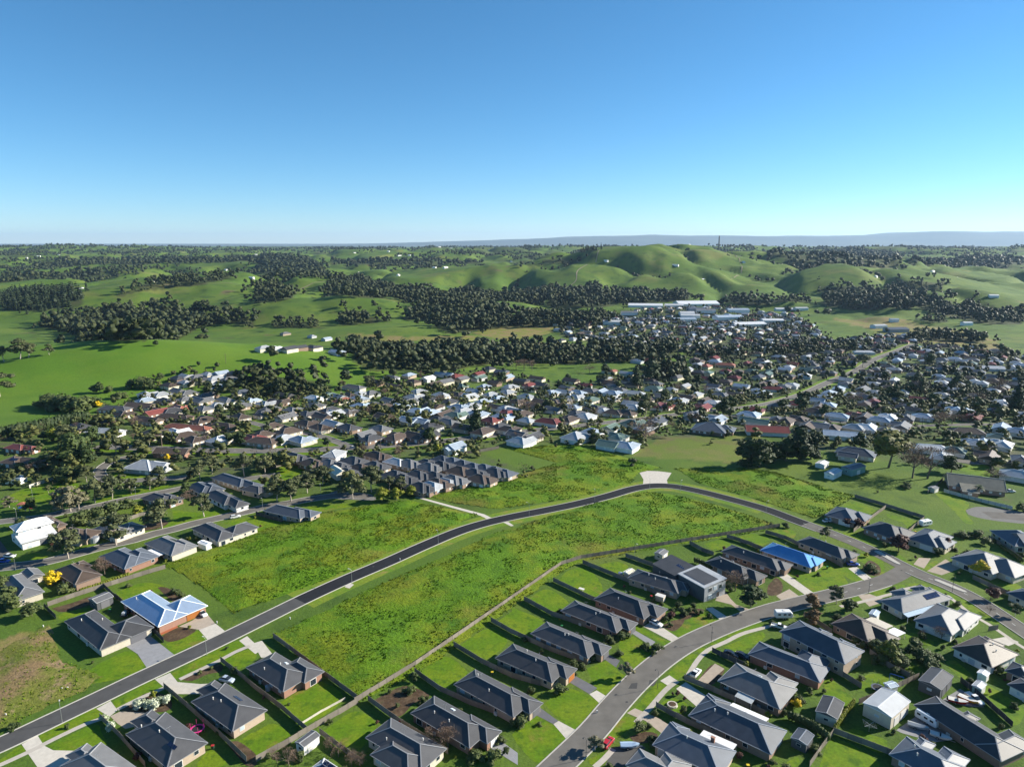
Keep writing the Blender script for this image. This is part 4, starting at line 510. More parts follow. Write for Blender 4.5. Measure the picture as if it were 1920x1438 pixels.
 ('bush', -30.6, 164.0, 1.6, 1.0), ('bush', -58.3, 145.0, 2.2, 1.0), ('bush', -51.0, 145.0, 2.9, 1.0), ('bush', -8.6, 145.0, 2.9, 1.6), ('bush', -2.9, 151.0, 2.2, 1.4),
 ('bush', -4.7, 145.0, 3.2, 1.4), ('bush', -1.5, 147.0, 2.2, 1.0), ('bush', -47.2, 158.0, 1.5, 1.0), ('wf', -100.1, 164.0, 2.4, 1.5), ('wf', -97.2, 164.0, 2.4, 1.5),
 ('wf', -95.4, 164.0, 2.4, 1.5), ('wf', -95.0, 166.0, 2.0, 1.5), ('wf', -93.4, 166.0, 2.2, 1.4), ('wf', -102.5, 156.0, 2.1, 1.4), ('wf', -105.9, 159.0, 1.9, 1.4),
 ('wf', -99.3, 166.0, 1.6, 1.0), ('yg', -97.8, 168.0, 2.4, 1.0), ('bush', -89.9, 179.0, 1.1, 1.4), ('bush', -87.6, 181.0, 1.1, 1.4), ('bush', -119.6, 225.0, 2.6, 1.4),
 ('bush', -115.4, 222.0, 2.6, 1.4), ('bush', -111.7, 220.0, 2.1, 1.4), ('bush', -127.6, 156.0, 1.9, 1.5), ('bush', -113.9, 156.0, 1.5, 1.0), ('bush', -87.0, 191.0, 1.1, 1.0),
 ('bush', -358.8, 520.0, 11.5, 1.4), ('bush', -349.1, 513.0, 13.1, 1.4), ('bush', -340.4, 509.0, 14.1, 1.4), ('bush', -330.0, 502.0, 13.4, 1.4), ('bush', -321.8, 500.0, 13.3, 1.4),
 ('bush', -327.4, 519.0, 10.9, 1.3), ('bush', -323.0, 522.0, 9.2, 1.3), ('wat', -318.1, 519.0, 5.2, 1.4), ('bush', -348.6, 564.0, 6.8, 1.0), ('dark', -343.1, 564.0, 9.9, 1.0),
 ('bush', -335.9, 565.0, 6.9, 1.2), ('bush', -323.9, 578.0, 9.5, 1.0), ('bush', -316.0, 578.0, 12.1, 1.3), ('bush', -310.2, 580.0, 10.9, 1.3), ('dark', -309.8, 598.0, 8.1, 1.2),
 ('bush', -319.4, 549.0, 6.7, 1.8), ('eu', -455.2, 633.0, 20.0, 1.2), ('eu', -448.5, 635.0, 15.2, 1.0), ('eu', -433.7, 642.0, 10.9, 1.1), ('eu', -467.5, 629.0, 15.8, 1.0),
 ('eu', -415.5, 549.0, 20.6, 1.2), ('eu', -436.4, 699.0, 9.1, 1.0), ('dark', -347.4, 670.0, 5.8, 1.3), ('yg', -286.5, 417.0, 8.4, 1.5), ('yg', -277.5, 416.0, 8.4, 1.4),
 ('dark', -292.3, 417.0, 6.5, 1.3), ('bare', -251.5, 449.0, 8.5, 1.2), ('bush', -256.6, 470.0, 5.2, 1.4), ('eu', -212.3, 489.0, 8.1, 1.3), ('bush', -256.9, 575.0, 7.6, 1.4),
 ('dark', -249.4, 576.0, 8.3, 1.0), ('dark', -251.0, 422.0, 8.5, 1.2), ('dark', -165.7, 406.0, 9.1, 1.2), ('dark', -173.8, 410.0, 7.3, 1.3), ('bare', -286.2, 441.0, 5.9, 1.3),
 ('bare', -237.6, 419.0, 4.7, 1.4), ('yg', -242.3, 453.0, 3.5, 1.0), ('bush', -198.8, 422.0, 4.7, 1.0), ('arau', -23.4, 434.0, 20.8, 1.0), ('eu', -119.2, 619.0, 8.2, 1.0),
 ('eu', -96.2, 567.0, 11.9, 1.0), ('dark', -80.1, 670.0, 9.6, 1.0), ('dark', -9.2, 668.0, 11.0, 1.2), ('yg', -126.7, 480.0, 5.9, 1.4), ('dark', -118.5, 470.0, 6.3, 1.3),
 ('bare', -113.3, 480.0, 8.5, 1.0), ('bare', -104.2, 491.0, 7.6, 1.2), ('bare', -78.4, 453.0, 9.1, 1.3), ('dark', -89.8, 461.0, 5.1, 1.4), ('bare', -57.8, 542.0, 10.8, 1.0),
 ('yg', -22.0, 529.0, 7.0, 1.3), ('bare', -60.0, 610.0, 8.1, 1.0), ('bush', -46.9, 445.0, 6.0, 1.3), ('bush', -52.2, 453.0, 6.1, 1.3), ('bush', -62.9, 445.0, 5.0, 1.3),
 ('dark', -141.8, 410.0, 5.0, 1.5), ('bare', -118.5, 434.0, 5.8, 1.0), ('bare', -87.2, 654.0, 10.1, 1.0), ('eu', -130.7, 616.0, 10.8, 1.3), ('bare', -152.5, 611.0, 6.7, 1.4),
 ('dark', -186.1, 558.0, 6.8, 1.0), ('dark', -192.3, 557.0, 6.2, 1.0), ('dark', -177.9, 553.0, 5.5, 1.0), ('bare', -109.1, 583.0, 7.7, 1.3), ('bush', -173.6, 495.0, 4.9, 1.0),
 ('bush', -70.6, 541.0, 5.4, 1.0), ('bare', -144.7, 404.0, 4.5, 1.3), ('dark', -112.3, 404.0, 6.3, 1.1), ('dark', -72.5, 417.0, 2.8, 1.0), ('dark', -33.1, 438.0, 5.4, 1.3),
 ('yg', -108.5, 606.0, 5.3, 1.4), ('arau', 121.1, 659.0, 22.5, 1.0), ('eu', 98.3, 496.0, 16.5, 1.0), ('dark', 142.7, 686.0, 21.1, 1.2), ('dark', 100.4, 733.0, 11.2, 1.4),
 ('dark', 152.9, 488.0, 14.1, 1.0), ('dark', 169.4, 519.0, 10.9, 1.2), ('bare', 11.9, 500.0, 13.3, 1.3), ('bare', 42.8, 503.0, 10.6, 1.0), ('bare', 37.8, 516.0, 6.9, 1.0),
 ('bare', 104.7, 684.0, 7.5, 1.0), ('dark', 45.4, 641.0, 8.5, 1.5), ('dark', 56.5, 685.0, 8.3, 1.0), ('eu', 91.5, 675.0, 10.4, 1.4), ('dark', 101.6, 646.0, 8.5, 1.0),
 ('bare', 83.1, 732.0, 10.4, 1.2), ('bare', 155.5, 632.0, 9.8, 1.0), ('bare', 90.2, 537.0, 8.3, 1.3), ('dark', 129.4, 570.0, 11.3, 1.3), ('dark', 124.0, 509.0, 5.6, 1.0),
 ('bare', 125.0, 466.0, 8.3, 1.7), ('yg', 138.6, 475.0, 3.7, 1.4), ('dark', 171.4, 666.0, 11.7, 1.0), ('bare', 175.9, 616.0, 9.5, 1.4), ('dark', 187.5, 682.0, 10.5, 1.2),
 ('dark', 189.8, 562.0, 5.0, 1.0), ('dark', 204.0, 571.0, 5.0, 1.0), ('bare', 105.4, 441.0, 7.9, 1.0), ('dark', 117.2, 457.0, 4.1, 1.0), ('bare', 3.4, 419.0, 5.6, 1.0),
 ('bare', 18.2, 413.0, 5.5, 1.0), ('dark', 51.2, 413.0, 6.5, 1.5), ('bare', 12.9, 732.0, 14.4, 1.2), ('bare', 4.3, 729.0, 12.8, 1.2), ('bare', 21.6, 735.0, 12.9, 1.0),
 ('bush', 108.5, 471.0, 5.2, 1.0), ('dark', 75.6, 431.0, 5.8, 1.0), ('dark', 80.5, 826.0, 10.8, 1.3), ('bare', 60.4, 491.0, 6.5, 1.0), ('arau', 374.4, 500.0, 32.7, 1.0),
 ('bare', 284.6, 447.0, 13.0, 1.5), ('bare', 302.3, 461.0, 10.3, 1.5), ('dark', 208.0, 519.0, 9.2, 1.2), ('dark', 217.4, 506.0, 12.9, 1.2), ('dark', 226.4, 488.0, 10.3, 1.2),
 ('dark', 343.1, 704.0, 9.6, 1.2), ('dark', 384.1, 702.0, 10.5, 1.2), ('eu', 367.6, 616.0, 21.7, 1.0), ('eu', 402.1, 611.0, 20.2, 1.1), ('bare', 452.7, 630.0, 16.0, 1.4),
 ('bare', 375.5, 546.0, 13.3, 1.5), ('eu', 400.8, 780.0, 16.2, 1.3), ('dark', 479.9, 785.0, 15.5, 1.4), ('dark', 316.3, 558.0, 16.0, 1.2), ('dark', 296.7, 538.0, 9.5, 1.3),
 ('bush', 344.7, 554.0, 11.0, 1.0), ('bare', 276.9, 554.0, 11.0, 1.2), ('bare', 291.2, 563.0, 8.7, 1.0), ('dark', 293.3, 554.0, 8.6, 1.0), ('eu', 589.9, 863.0, 16.9, 1.2),
 ('eu', 614.4, 862.0, 16.9, 1.2), ('dark', 579.1, 875.0, 13.4, 1.0), ('eu', 607.9, 1035.0, 20.2, 1.1), ('dark', 682.7, 997.0, 15.2, 1.0), ('dark', 496.4, 1016.0, 8.8, 1.0),
 ('bush', 447.8, 766.0, 7.5, 1.0), ('bush', 247.6, 441.0, 3.0, 1.0), ('bush', 219.7, 445.0, 5.0, 2.0), ('bush', 228.7, 449.0, 5.0, 2.0), ('dark', 343.4, 457.0, 6.1, 1.0),
 ('bare', 219.8, 471.0, 5.2, 1.0), ('bare', 318.1, 775.0, 8.5, 1.0), ('eu', 349.9, 758.0, 10.0, 1.2), ('dark', 390.0, 883.0, 9.6, 1.0), ('dark', 407.7, 884.0, 8.7, 1.0),
 ('eu', 517.7, 698.0, 16.9, 1.0), ('dark', 363.1, 634.0, 5.6, 1.0), ('dark', 338.1, 659.0, 7.3, 1.0), ('dark', 354.0, 711.0, 7.8, 1.0), ('bush', 320.4, 546.0, 4.8, 1.0),
 ('bush', 297.8, 491.0, 3.3, 1.0), ('bush', 261.6, 457.0, 4.1, 1.0), ('bush', 210.4, 471.0, 5.2, 1.0), ('bush', 318.9, 457.0, 4.1, 1.0),
]
HEDGES = [
 ('clipped dark hedge along the lower garden', [(72.3, 159.3), (74.4, 157.8), (76.3, 155.8), (77.7, 153.4), (78.5, 151.4)], 2.6, 1.6),
 ('pale green clipped hedge beside the slate roofed annexe', [(37.3, 146.8), (40.0, 144.6), (43.8, 142.1)], 2.2, 1.5),
 ('tall clipped hedge beside the modern house', [(70.8, 248.9), (72.8, 246.6), (75.0, 242.8)], 2.6, 1.2),
 ('low yellow green hedge inside the long pale fence', [(-153.0, 226.4), (-148.7, 231.3), (-142.9, 238.5)], 1.4, 1.2),
 ('leafy dark hedge beside the big pale shed', [(82.0, 154.8), (86.2, 159.3), (91.6, 164.9)], 2.2, 1.0),
 ('narrow trimmed hedge behind the big grey hip roof', [(198.5, 262.6), (198.5, 256.5), (197.9, 249.4)], 1.6, 1.0),
 ('long conifer windbreak along the lower pasture edge', [(-319.8, 417.0), (-315.0, 428.0), (-308.8, 438.0), (-303.6, 446.0), (-299.1, 456.0), (-293.4, 463.0)], 9.0, 5.0),
]
LAMPS = [(-58.1, 232.0), (-30.3, 265.9), (7.8, 297.1), (39.6, 313.6), (69.1, 330.4), (83.7, 326.6), (116.2, 299.0), (-116.3, 158.0), (-91.8, 187.9), (40.6, 172.3), (62.0, 195.0), (17.8, 145.3), (126.2, 225.4), (156.1, 226.0), (-187.8, 242.8), (-220.3, 290.1), (-181.2, 316.1), (-231.6, 317.0), (-115.0, 301.8), (-94.0, 322.8), (48.4, 254.2)]
POLES = [(-265.7, 411.0), (-211.5, 403.0), (-208.2, 411.0), (-268.8, 642.0), (-53.7, 382.0), (-78.6, 399.0), (-149.2, 434.0), (-123.1, 425.0), (-100.4, 419.0), (-43.9, 410.0), (29.8, 519.0), (75.8, 471.0), (238.3, 466.0), (316.6, 466.0), (35.1, 453.0), (-137.7, 664.0), (269.6, 441.0), (268.5, 453.0), (-187.2, 400.0), (-210.1, 400.0)]
VEHICLES = [
 ('car', 'white', 'white hatchback beside the timber garage door', -103.06, 210.71, -40.7),
 ('car', 'silver', 'silver blue sedan in the shade beside the curved pale drive', -80.58, 175.28, -18.1),
 ('ute', 'dark', 'dark utility with a tank between the two driveway fences', -128.51, 211.12, 90.9),
 ('wagon', 'white', 'white station wagon on the pale drive of the broad hip roofed house', 46.81, 204.76, -44.1),
 ('car', 'white', 'white sedan on the tan drive beside the straw coloured garden', 52.88, 178.39, 50.7),
 ('car', 'dark', 'dark sedan in the shaded driveway nearer the street', 65.83, 187.72, -32.5),
 ('car', 'dark', 'dark hatchback in the shaded driveway beside the slate wing', 68.96, 186.86, -43.6),
 ('wagon', 'red', 'red and white wagon beside the grey leafed street shrub', 23.73, 150.17, 53.6),
 ('caravan', 'white', 'white caravan on the verge beside the orange shrubs', 89.74, 209.03, 0.0),
 ('ute', 'white', 'white utility beside the tall blue grey roof', 86.05, 202.77, -24.7),
 ('caravan', 'whitered', 'white and red caravan beside the big pale shed', 107.5, 158.09, -61.4),
 ('boat', 'grey', 'upturned grey dinghy beside the white and red caravan', 103.69, 155.93, -29.3),
 ('boat', 'white', 'white runabout on its trailer behind the slate tiled house', 107.29, 152.28, -35.4),
 ('boat', 'red', 'red and white motor boat in the boat yard', 120.19, 165.87, -26.8),
 ('boat', 'yellow', 'yellow kayak stacked boat between the red boat and the utility', 123.34, 166.56, -50.8),
 ('ute', 'white', 'white utility parked beside the red boat', 125.34, 166.87, -76.5),
 ('boat', 'cover', 'boat under a pale blue cover in the asphalt yard', 28.92, 149.12, 0.0),
 ('car', 'blue', 'bright blue sedan in front of the black roofed corner house', 130.94, 246.91, -9.6),
 ('car', 'white', 'white sedan in the shade of the slate roofed house', 139.94, 288.95, 12.7),
 ('wagon', 'white', 'white van parked on the western street', -124.5, 293.5, 32.6),
 ('car', 'white', 'white sedan on the drive of the white two storey house', -197.9, 253.8, -8.6),
 ('car', 'blue', 'dark blue car beside the white sedan on the western street', -197.01, 249.45, 0.0),
 ('caravan', 'white', 'long white caravan in front of the blue roofed garage', -256.07, 337.69, 0.0),
 ('car', 'dark', 'motorcycle cluttered dark car in front of the porch pillar house', 65.5, 223.84, -25.6),
 ('car', 'white', 'white hatchback parked on the main road verge', -95.2, 400.0, 0.0),
 ('car', 'white', 'white car turning at the hill road junction', -20.72, 424.0, 28.3),
 ('wagon', 'white', 'white van beside the long slate house on the far field edge', 140.52, 432.5, 12.2),
 ('car', 'red', 'red sedan parked on the town road verge', 13.39, 441.0, 0.0),
 ('car', 'white', 'white sedan beside the palm house court', 247.25, 326.11, 0.0),
 ('caravan', 'white', 'white domed camper behind the white double garage house', 180.97, 284.89, 19.6),
]
MISC = {'tramp': [(-79.89, 154.81), (101.45, 171.41)], 'line': [(90.68, 154.81)], 'swing': [(108.58, 174.98)], 'tank': [((-172.86, 268.0), 1.9, 2.2), ((40.33, 238.18), 0.9, 1.4), ((-67.72, 171.41), 0.7, 1.4)], 'mast': (750.5, 2565.0), 'stakes': [(-124.81, 171.41), (-123.47, 171.7), (-132.74, 160.63), (-151.22, 203.36), (-96.2, 205.75), (22.47, 161.95), (-43.74, 251.35), (-73.14, 208.2)], 'island': [[(145.29, 258.9), (147.48, 259.51), (149.86, 248.65), (148.85, 247.75), (147.76, 250.02)], [(155.06, 234.86), (156.84, 235.37), (161.49, 226.92), (160.41, 225.97), (158.6, 228.38)]], 'play': (-226.81, 303.0), 'hex': (43.01, 164.91), 'table': (24.77, 227.41), 'box': (51.39, 220.37), 'wstore': ((-198.21, 263.24),)}
MODERN = (67.38, 227.14, -58.3, 12.6, 11.2, 1)
MODERN_BACK = (59.46, 237.16, -39.4, 9.0, 12.2, 1)
WHITE = (-200.64, 268.44, -43.6, 22.3, 14.4, 1)
WOODS = [
 ('gum', [(-844, 1235), (-821, 1300), (-783, 1340), (-724, 1375), (-650, 1330), (-519, 1260), (-458, 1235), (-441, 1189), (-500, 1210), (-542, 1200), (-499, 1025), (-363, 684), (-401, 689), (-645, 1040), (-748, 1151)], 13, 22),
 ('pine', [(-1085, 1475), (-1250, 1740), (-1131, 1720), (-862, 1405), (-849, 1365), (-905, 1330), (-985, 1335)], 11, 20),
 ('gum', [(-827, 1415), (-798, 1470), (-839, 1655), (-714, 1770), (-692, 1730), (-684, 1560), (-748, 1530), (-787, 1450)], 14, 17),
 ('gum', [(-1728, 2365), (-1785, 2675), (-1439, 2575), (-1405, 2510), (-1517, 2490), (-1360, 2035), (-1409, 1925)], 22, 20),
 ('gum', [(-2239, 3270), (-2150, 3775), (-1813, 3770), (-1481, 4070), (-1137, 3120), (-1411, 2930), (-1863, 3265), (-2035, 2985)], 34, 26),
 ('gum', [(-1463, 4025), (-1029, 3620), (-699, 2665), (-518, 1865), (-629, 1920), (-994, 2725)], 19, 22),
 ('gum', [(-630, 1720), (-578, 1760), (-482, 1545), (-431, 1355), (-478, 1340), (-490, 1330)], 14, 20),
 ('gum', [(-448, 1650), (-521, 2240), (-429, 2205), (-306, 1820), (-269, 1350), (-313, 1340), (-427, 1595)], 14, 20),
 ('gum', [(-300, 1805), (-190, 1905), (-1, 1820), (-1, 1790), (-90, 1475), (-47, 1435), (-1, 1360), (-1, 1164), (-97, 1062), (-135, 1144), (-111, 1220), (-173, 1245), (-201, 1230), (-186, 1310), (-179, 1375), (-249, 1510)], 13, 20),
 ('gum', [(-312, 1245), (-283, 1270), (-231, 1235), (-210, 1210), (-259, 1197), (-291, 1179)], 12, 17),
 ('gum', [(-416, 1205), (-355, 1210), (-300, 1140), (-343, 1167), (-398, 1163)], 11, 14),
 ('gum', [(-942, 3655), (-519, 3260), (-344, 3490), (-141, 3385), (-135, 3235), (-493, 3170), (-623, 2930), (-828, 3210)], 26, 22),
 ('gum', [(0, 2045), (104, 1820), (176, 1840), (459, 1805), (438, 1720), (359, 1655), (248, 1615), (205, 1525), (137, 1490), (85, 1585), (84, 1620), (92, 1710), (0, 1555)], 14, 22),
 ('gum', [(0, 1255), (124, 1435), (185, 1410), (159, 1175), (97, 1165), (0, 1146)], 11, 16),
 ('gum', [(98, 2350), (188, 2360), (283, 2270), (296, 2265), (225, 2285), (105, 2315)], 22, 14),
 ('pine', [(422, 4335), (276, 2315), (274, 2300), (231, 2375)], 14, 16),
 ('gum', [(548, 1800), (620, 1705), (600, 1630), (534, 1635)], 14, 22),
 ('gum', [(976, 2690), (2373, 5085), (2406, 4510), (1315, 2375), (1180, 2285), (941, 2050), (942, 2450), (911, 2505)], 26, 22),
 ('gum', [(1318, 2380), (2297, 3655), (2650, 3650), (2259, 3105), (1749, 2735)], 22, 24),
 ('gum', [(814, 1885), (861, 1880), (914, 1870), (972, 1885), (1034, 1865), (866, 1570), (825, 1570), (862, 1815), (811, 1870)], 16, 20),
 ('gum', [(1035, 1910), (1121, 1885), (1186, 1915), (1129, 1835), (916, 1640)], 15, 16),
 ('gum', [(615, 1670), (725, 1705), (700, 1630), (602, 1635)], 12, 16),
 ('gum', [(741, 1665), (781, 1685), (875, 1515), (842, 1455), (792, 1500), (737, 1535), (718, 1605)], 15, 24),
 ('gum', [(872, 1510), (975, 1495), (1017, 1505), (1058, 1435), (911, 1230), (846, 1245), (862, 1365), (864, 1490)], 14, 18),
 ('gum', [(785, 1345), (829, 1320), (798, 1270), (770, 1280)], 11, 12),
 ('gum', [(-223, 958), (-185, 933), (-153, 856), (-91, 902), (-63, 898), (-46, 914), (-1, 911), (0, 798), (-58, 711), (-83, 683), (-126, 672), (-139, 666), (-161, 688)], 10.5, 17),
 ('gum', [(0, 962), (11, 950), (55, 937), (68, 879), (99, 948), (128, 941), (146, 914), (221, 932), (216, 882), (159, 817), (127, 813), (87, 792), (62, 791), (31, 786), (0, 802)], 10.5, 16),
 ('gum', [(141, 760), (177, 788), (191, 763), (181, 715), (155, 686), (138, 706)], 10, 16),
 ('gum', [(214, 874), (260, 879), (305, 851), (294, 839), (245, 839)], 11, 14),
 ('gum', [(-235, 625), (-221, 619), (-198, 622), (-176, 623), (-163, 612), (-157, 581), (-172, 574), (-191, 562), (-215, 567)], 10, 15),
 ('gum', [(-242, 614), (-232, 616), (-214, 564), (-231, 575)], 10, 14),
 ('gum', [(335, 896), (381, 925), (440, 935), (485, 968), (462, 922), (421, 895), (376, 870), (318, 851)], 11, 13),
 ('gum', [(629, 1086), (656, 1093), (694, 1080), (698, 1053), (697, 1004), (661, 996), (622, 1028), (589, 1012)], 12, 15),
]
TOWN = [(-284.7, 453.0), (-305.6, 508.0), (-314.9, 609.0), (-267.6, 634.0), (-196.7, 567.0), (-147.0, 583.0), (-129.6, 635.0), (-70.0, 688.0), (-17.3, 738.0), (26.7, 680.0), (68.7, 673.0), (126.8, 736.0), (144.0, 679.0), (205.4, 773.0), (231.3, 901.0), (139.9, 948.0), (74.8, 1073.0), (71.8, 1162.0), (212.8, 1455.0), (407.2, 1560.0), (606.8, 1460.0), (472.8, 1016.0), (640.2, 1118.0), (595.1, 983.0), (653.3, 874.0), (661.2, 776.0), (311.5, 344.0), (267.0, 344.0), (256.7, 362.0), (250.9, 381.0), (220.9, 371.0), (188.1, 391.0), (175.8, 407.0), (160.5, 438.0), (111.2, 422.0), (85.8, 413.0), (68.2, 386.0), (39.6, 413.0), (0.0, 407.0), (-18.8, 391.0), (2.9, 362.0), (8.5, 349.0), (-46.9, 321.0), (-81.0, 311.0), (-127.4, 288.0), (-143.4, 277.0), (-163.9, 277.0), (-191.1, 239.0), (-211.7, 235.0), (-356.5, 413.0), (-323.4, 422.0)]
DRY = [[(663.1, 1435.0), (755.8, 1325.0), (762.6, 1120.0), (657.5, 899.0), (582.0, 1014.0), (605.3, 1187.0)], [(95.0, 425.0), (161.2, 430.0), (131.3, 371.0), (88.7, 381.0), (67.7, 383.0)], [(-263.5, 1064.0), (-200.8, 996.0), (-46.7, 1003.0), (-57.3, 1057.0), (-159.3, 1028.0)], [(-167.0, 188.0), (-154.0, 202.0), (-131.8, 183.0), (-129.6, 166.0), (-130.2, 155.0), (-139.9, 150.0)], [(-56.9, 1230.0), (80.8, 1162.0), (69.2, 1119.0), (-7.8, 1002.0), (-58.7, 1083.0)]]
TRACKS = [[(-900, 1480), (-800, 1540), (-690, 1560), (-600, 1640), (-520, 1740), (-470, 1850)], [(620, 2050), (690, 2140), (740, 2260), (770, 2400), (800, 2540), (815, 2620)], [(980, 1720), (1040, 1800), (1060, 1900), (1030, 1990), (960, 2040)], [(120, 1900), (180, 2000), (200, 2120), (260, 2230), (290, 2330)]]
PATCHES = [[(32.34, 171.99), (33.67, 174.38), (35.42, 174.68), (34.76, 171.99)], [(38.15, 173.18), (39.05, 175.89), (41.32, 175.89), (39.67, 173.3)]]
MANHOLES = [(31.04, 166.28), (-110.07, 173.77), (-95.0, 190.67), (63.76, 200.24), (-53.09, 245.91), (147.4, 242.77)]
# ---------------------------------------------------------------- helpers
COL = sc.collection.objects
def link(o): COL.link(o); return o
class MB:
    def __init__(s): s.v = []; s.f = []; s.m = []
    def add(s, vs, fs, m=0):
        n = len(s.v); s.v += [tuple(p) for p in vs]; s.f += [tuple(i+n for i in f) for f in fs]; s.m += [m]*len(fs); return s
    def box(s, x0, x1, y0, y1, z0, z1, m=0):
        return s.add([(x0,y0,z0),(x1,y0,z0),(x1,y1,z0),(x0,y1,z0),(x0,y0,z1),(x1,y0,z1),(x1,y1,z1),(x0,y1,z1)],
                     [(3,2,1,0),(4,5,6,7),(0,1,5,4),(1,2,6,5),(2,3,7,6),(3,0,4,7)], m)
    def bar(s, p, q, w, h, m=0):
        p = np.array(p, float); q = np.array(q, float); d = q-p; l = np.linalg.norm(d)
        if l < 1e-6: return s
        d /= l; a = np.cross(d, (0,0,1.)); n = np.linalg.norm(a); a = np.array((1.,0,0)) if n < 1e-4 else a/n; b = np.cross(a, d)
        c = [o+a*i*w/2+b*j*h/2 for o in (p, q) for i, j in ((-1,-1),(1,-1),(1,1),(-1,1))]
        return s.add(c, [(3,2,1,0),(4,5,6,7),(0,1,5,4),(1,2,6,5),(2,3,7,6),(3,0,4,7)], m)
    def tube(s, p, q, r0, r1, n=6, m=0, cap=True):
        p = np.array(p, float); q = np.array(q, float); d = q-p; l = np.linalg.norm(d); d /= l
        a = np.cross(d, (0,0,1.)) if abs(d[2]) < .95 else np.cross(d, (1.,0,0)); a /= np.linalg.norm(a); b = np.cross(d, a)
        vs = [o+(a*math.cos(t)+b*math.sin(t))*r for o, r in ((p, r0), (q, r1)) for t in (2*math.pi*k/n for k in range(n))]
        fs = [(k, (k+1) % n, n+(k+1) % n, n+k) for k in range(n)]
        if cap: fs += [tuple(range(n))[::-1], tuple(range(n, 2*n))]
        return s.add(vs, fs, m)
    def prism(s, poly, z0, z1, m=0):
        n = len(poly); a = sum(poly[i][0]*poly[(i+1) % n][1]-poly[(i+1) % n][0]*poly[i][1] for i in range(n))
        if a < 0: poly = poly[::-1]
        return s.add([(x,y,z0) for x,y in poly]+[(x,y,z1) for x,y in poly],
                     [tuple(range(n))[::-1], tuple(range(n, 2*n))]+[(k,(k+1) % n,n+(k+1) % n,n+k) for k in range(n)], m)
    def mesh(s, name, *mats):
        me = bpy.data.meshes.new(name); me.from_pydata(s.v, [], s.f)
        for mt in mats: me.materials.append(mt)
        if len(mats) > 1: me.polygons.foreach_set('material_index', s.m)
        me.update(); return me
def ob(name, me, parent=None, loc=(0,0,0), rz=0., scale=None, label=None, cat=None, group=None, kind=None):
    o = bpy.data.objects.new(name, me); COL.link(o)
    o.location = loc
    if rz: o.rotation_euler = (0, 0, rz)
    if scale is not None: o.scale = scale
    if parent is not None: o.parent = parent
    if label: o['label'] = label
    if cat: o['category'] = cat
    if group: o['group'] = group
    if kind: o['kind'] = kind
    return o
def gz(x, y): return float(hgt(x, y))
def inpoly(px_, py_, poly):
    px_ = np.asarray(px_, float); py_ = np.asarray(py_, float); r = np.zeros(px_.shape, bool); n = len(poly); j = n-1
    for i in range(n):
        xi, yi = poly[i]; xj, yj = poly[j]
        c = ((yi > py_) != (yj > py_)) & (px_ < (xj-xi)*(py_-yi)/((yj-yi) or 1e-9)+xi); r ^= c; j = i
    return r
# ---------------------------------------------------------------- materials
MATS = {}
def new_mat(name):
    m = bpy.data.materials.new(name); m.use_nodes = True; t = m.node_tree; MATS[name] = m
    return m, t, t.nodes['Principled BSDF']
def mat(name, col, rough=.7, var=.25, scale=2., spec=.3, metal=0., bump=0., bscale=6., wave=None, rand=.12):
    """base colour broken up by noise, a little tint per object, optional ribs"""
    m, t, b = new_mat(name); N = t.nodes; K = t.links
    tc = N.new('ShaderNodeTexCoord'); nz = N.new('ShaderNodeTexNoise'); nz.inputs['Scale'].default_value = scale; nz.inputs['Detail'].default_value = 5
    K.new(tc.outputs['Object'], nz.inputs['Vector'])
    oi = N.new('ShaderNodeObjectInfo')
    ma = N.new('ShaderNodeMath'); ma.operation = 'MULTIPLY_ADD'; ma.inputs[1].default_value = rand*2; ma.inputs[2].default_value = 1-rand-var; K.new(oi.outputs['Random'], ma.inputs[0])
    mb_ = N.new('ShaderNodeMath'); mb_.operation = 'MULTIPLY_ADD'; mb_.inputs[1].default_value = var*2; K.new(nz.outputs['Fac'], mb_.inputs[0]); K.new(ma.outputs[0], mb_.inputs[2])
    vm = N.new('ShaderNodeVectorMath'); vm.operation = 'SCALE'; vm.inputs[0].default_value = col; K.new(mb_.outputs[0], vm.inputs['Scale'])
    K.new(vm.outputs[0], b.inputs['Base Color'])
    b.inputs['Roughness'].default_value = rough; b.inputs['Metallic'].default_value = metal; b.inputs['Specular IOR Level'].default_value = spec
    h = None
    if wave:
        wv = N.new('ShaderNodeTexWave'); wv.wave_type = 'BANDS'; wv.bands_direction = wave[0]; wv.inputs['Scale'].default_value = wave[1]; wv.inputs['Distortion'].default_value = .05
        K.new(tc.outputs['Object'], wv.inputs['Vector']); h = wv.outputs['Fac']; bump = bump or .3
    elif bump:
        n2 = N.new('ShaderNodeTexNoise'); n2.inputs['Scale'].default_value = bscale; n2.inputs['Detail'].default_value = 4; K.new(tc.outputs['Object'], n2.inputs['Vector']); h = n2.outputs['Fac']
    if h is not None:
        bp = N.new('ShaderNodeBump'); bp.inputs['Strength'].default_value = bump; bp.inputs['Distance'].default_value = .06; K.new(h, bp.inputs['Height']); K.new(bp.outputs[0], b.inputs['Normal'])
    return m
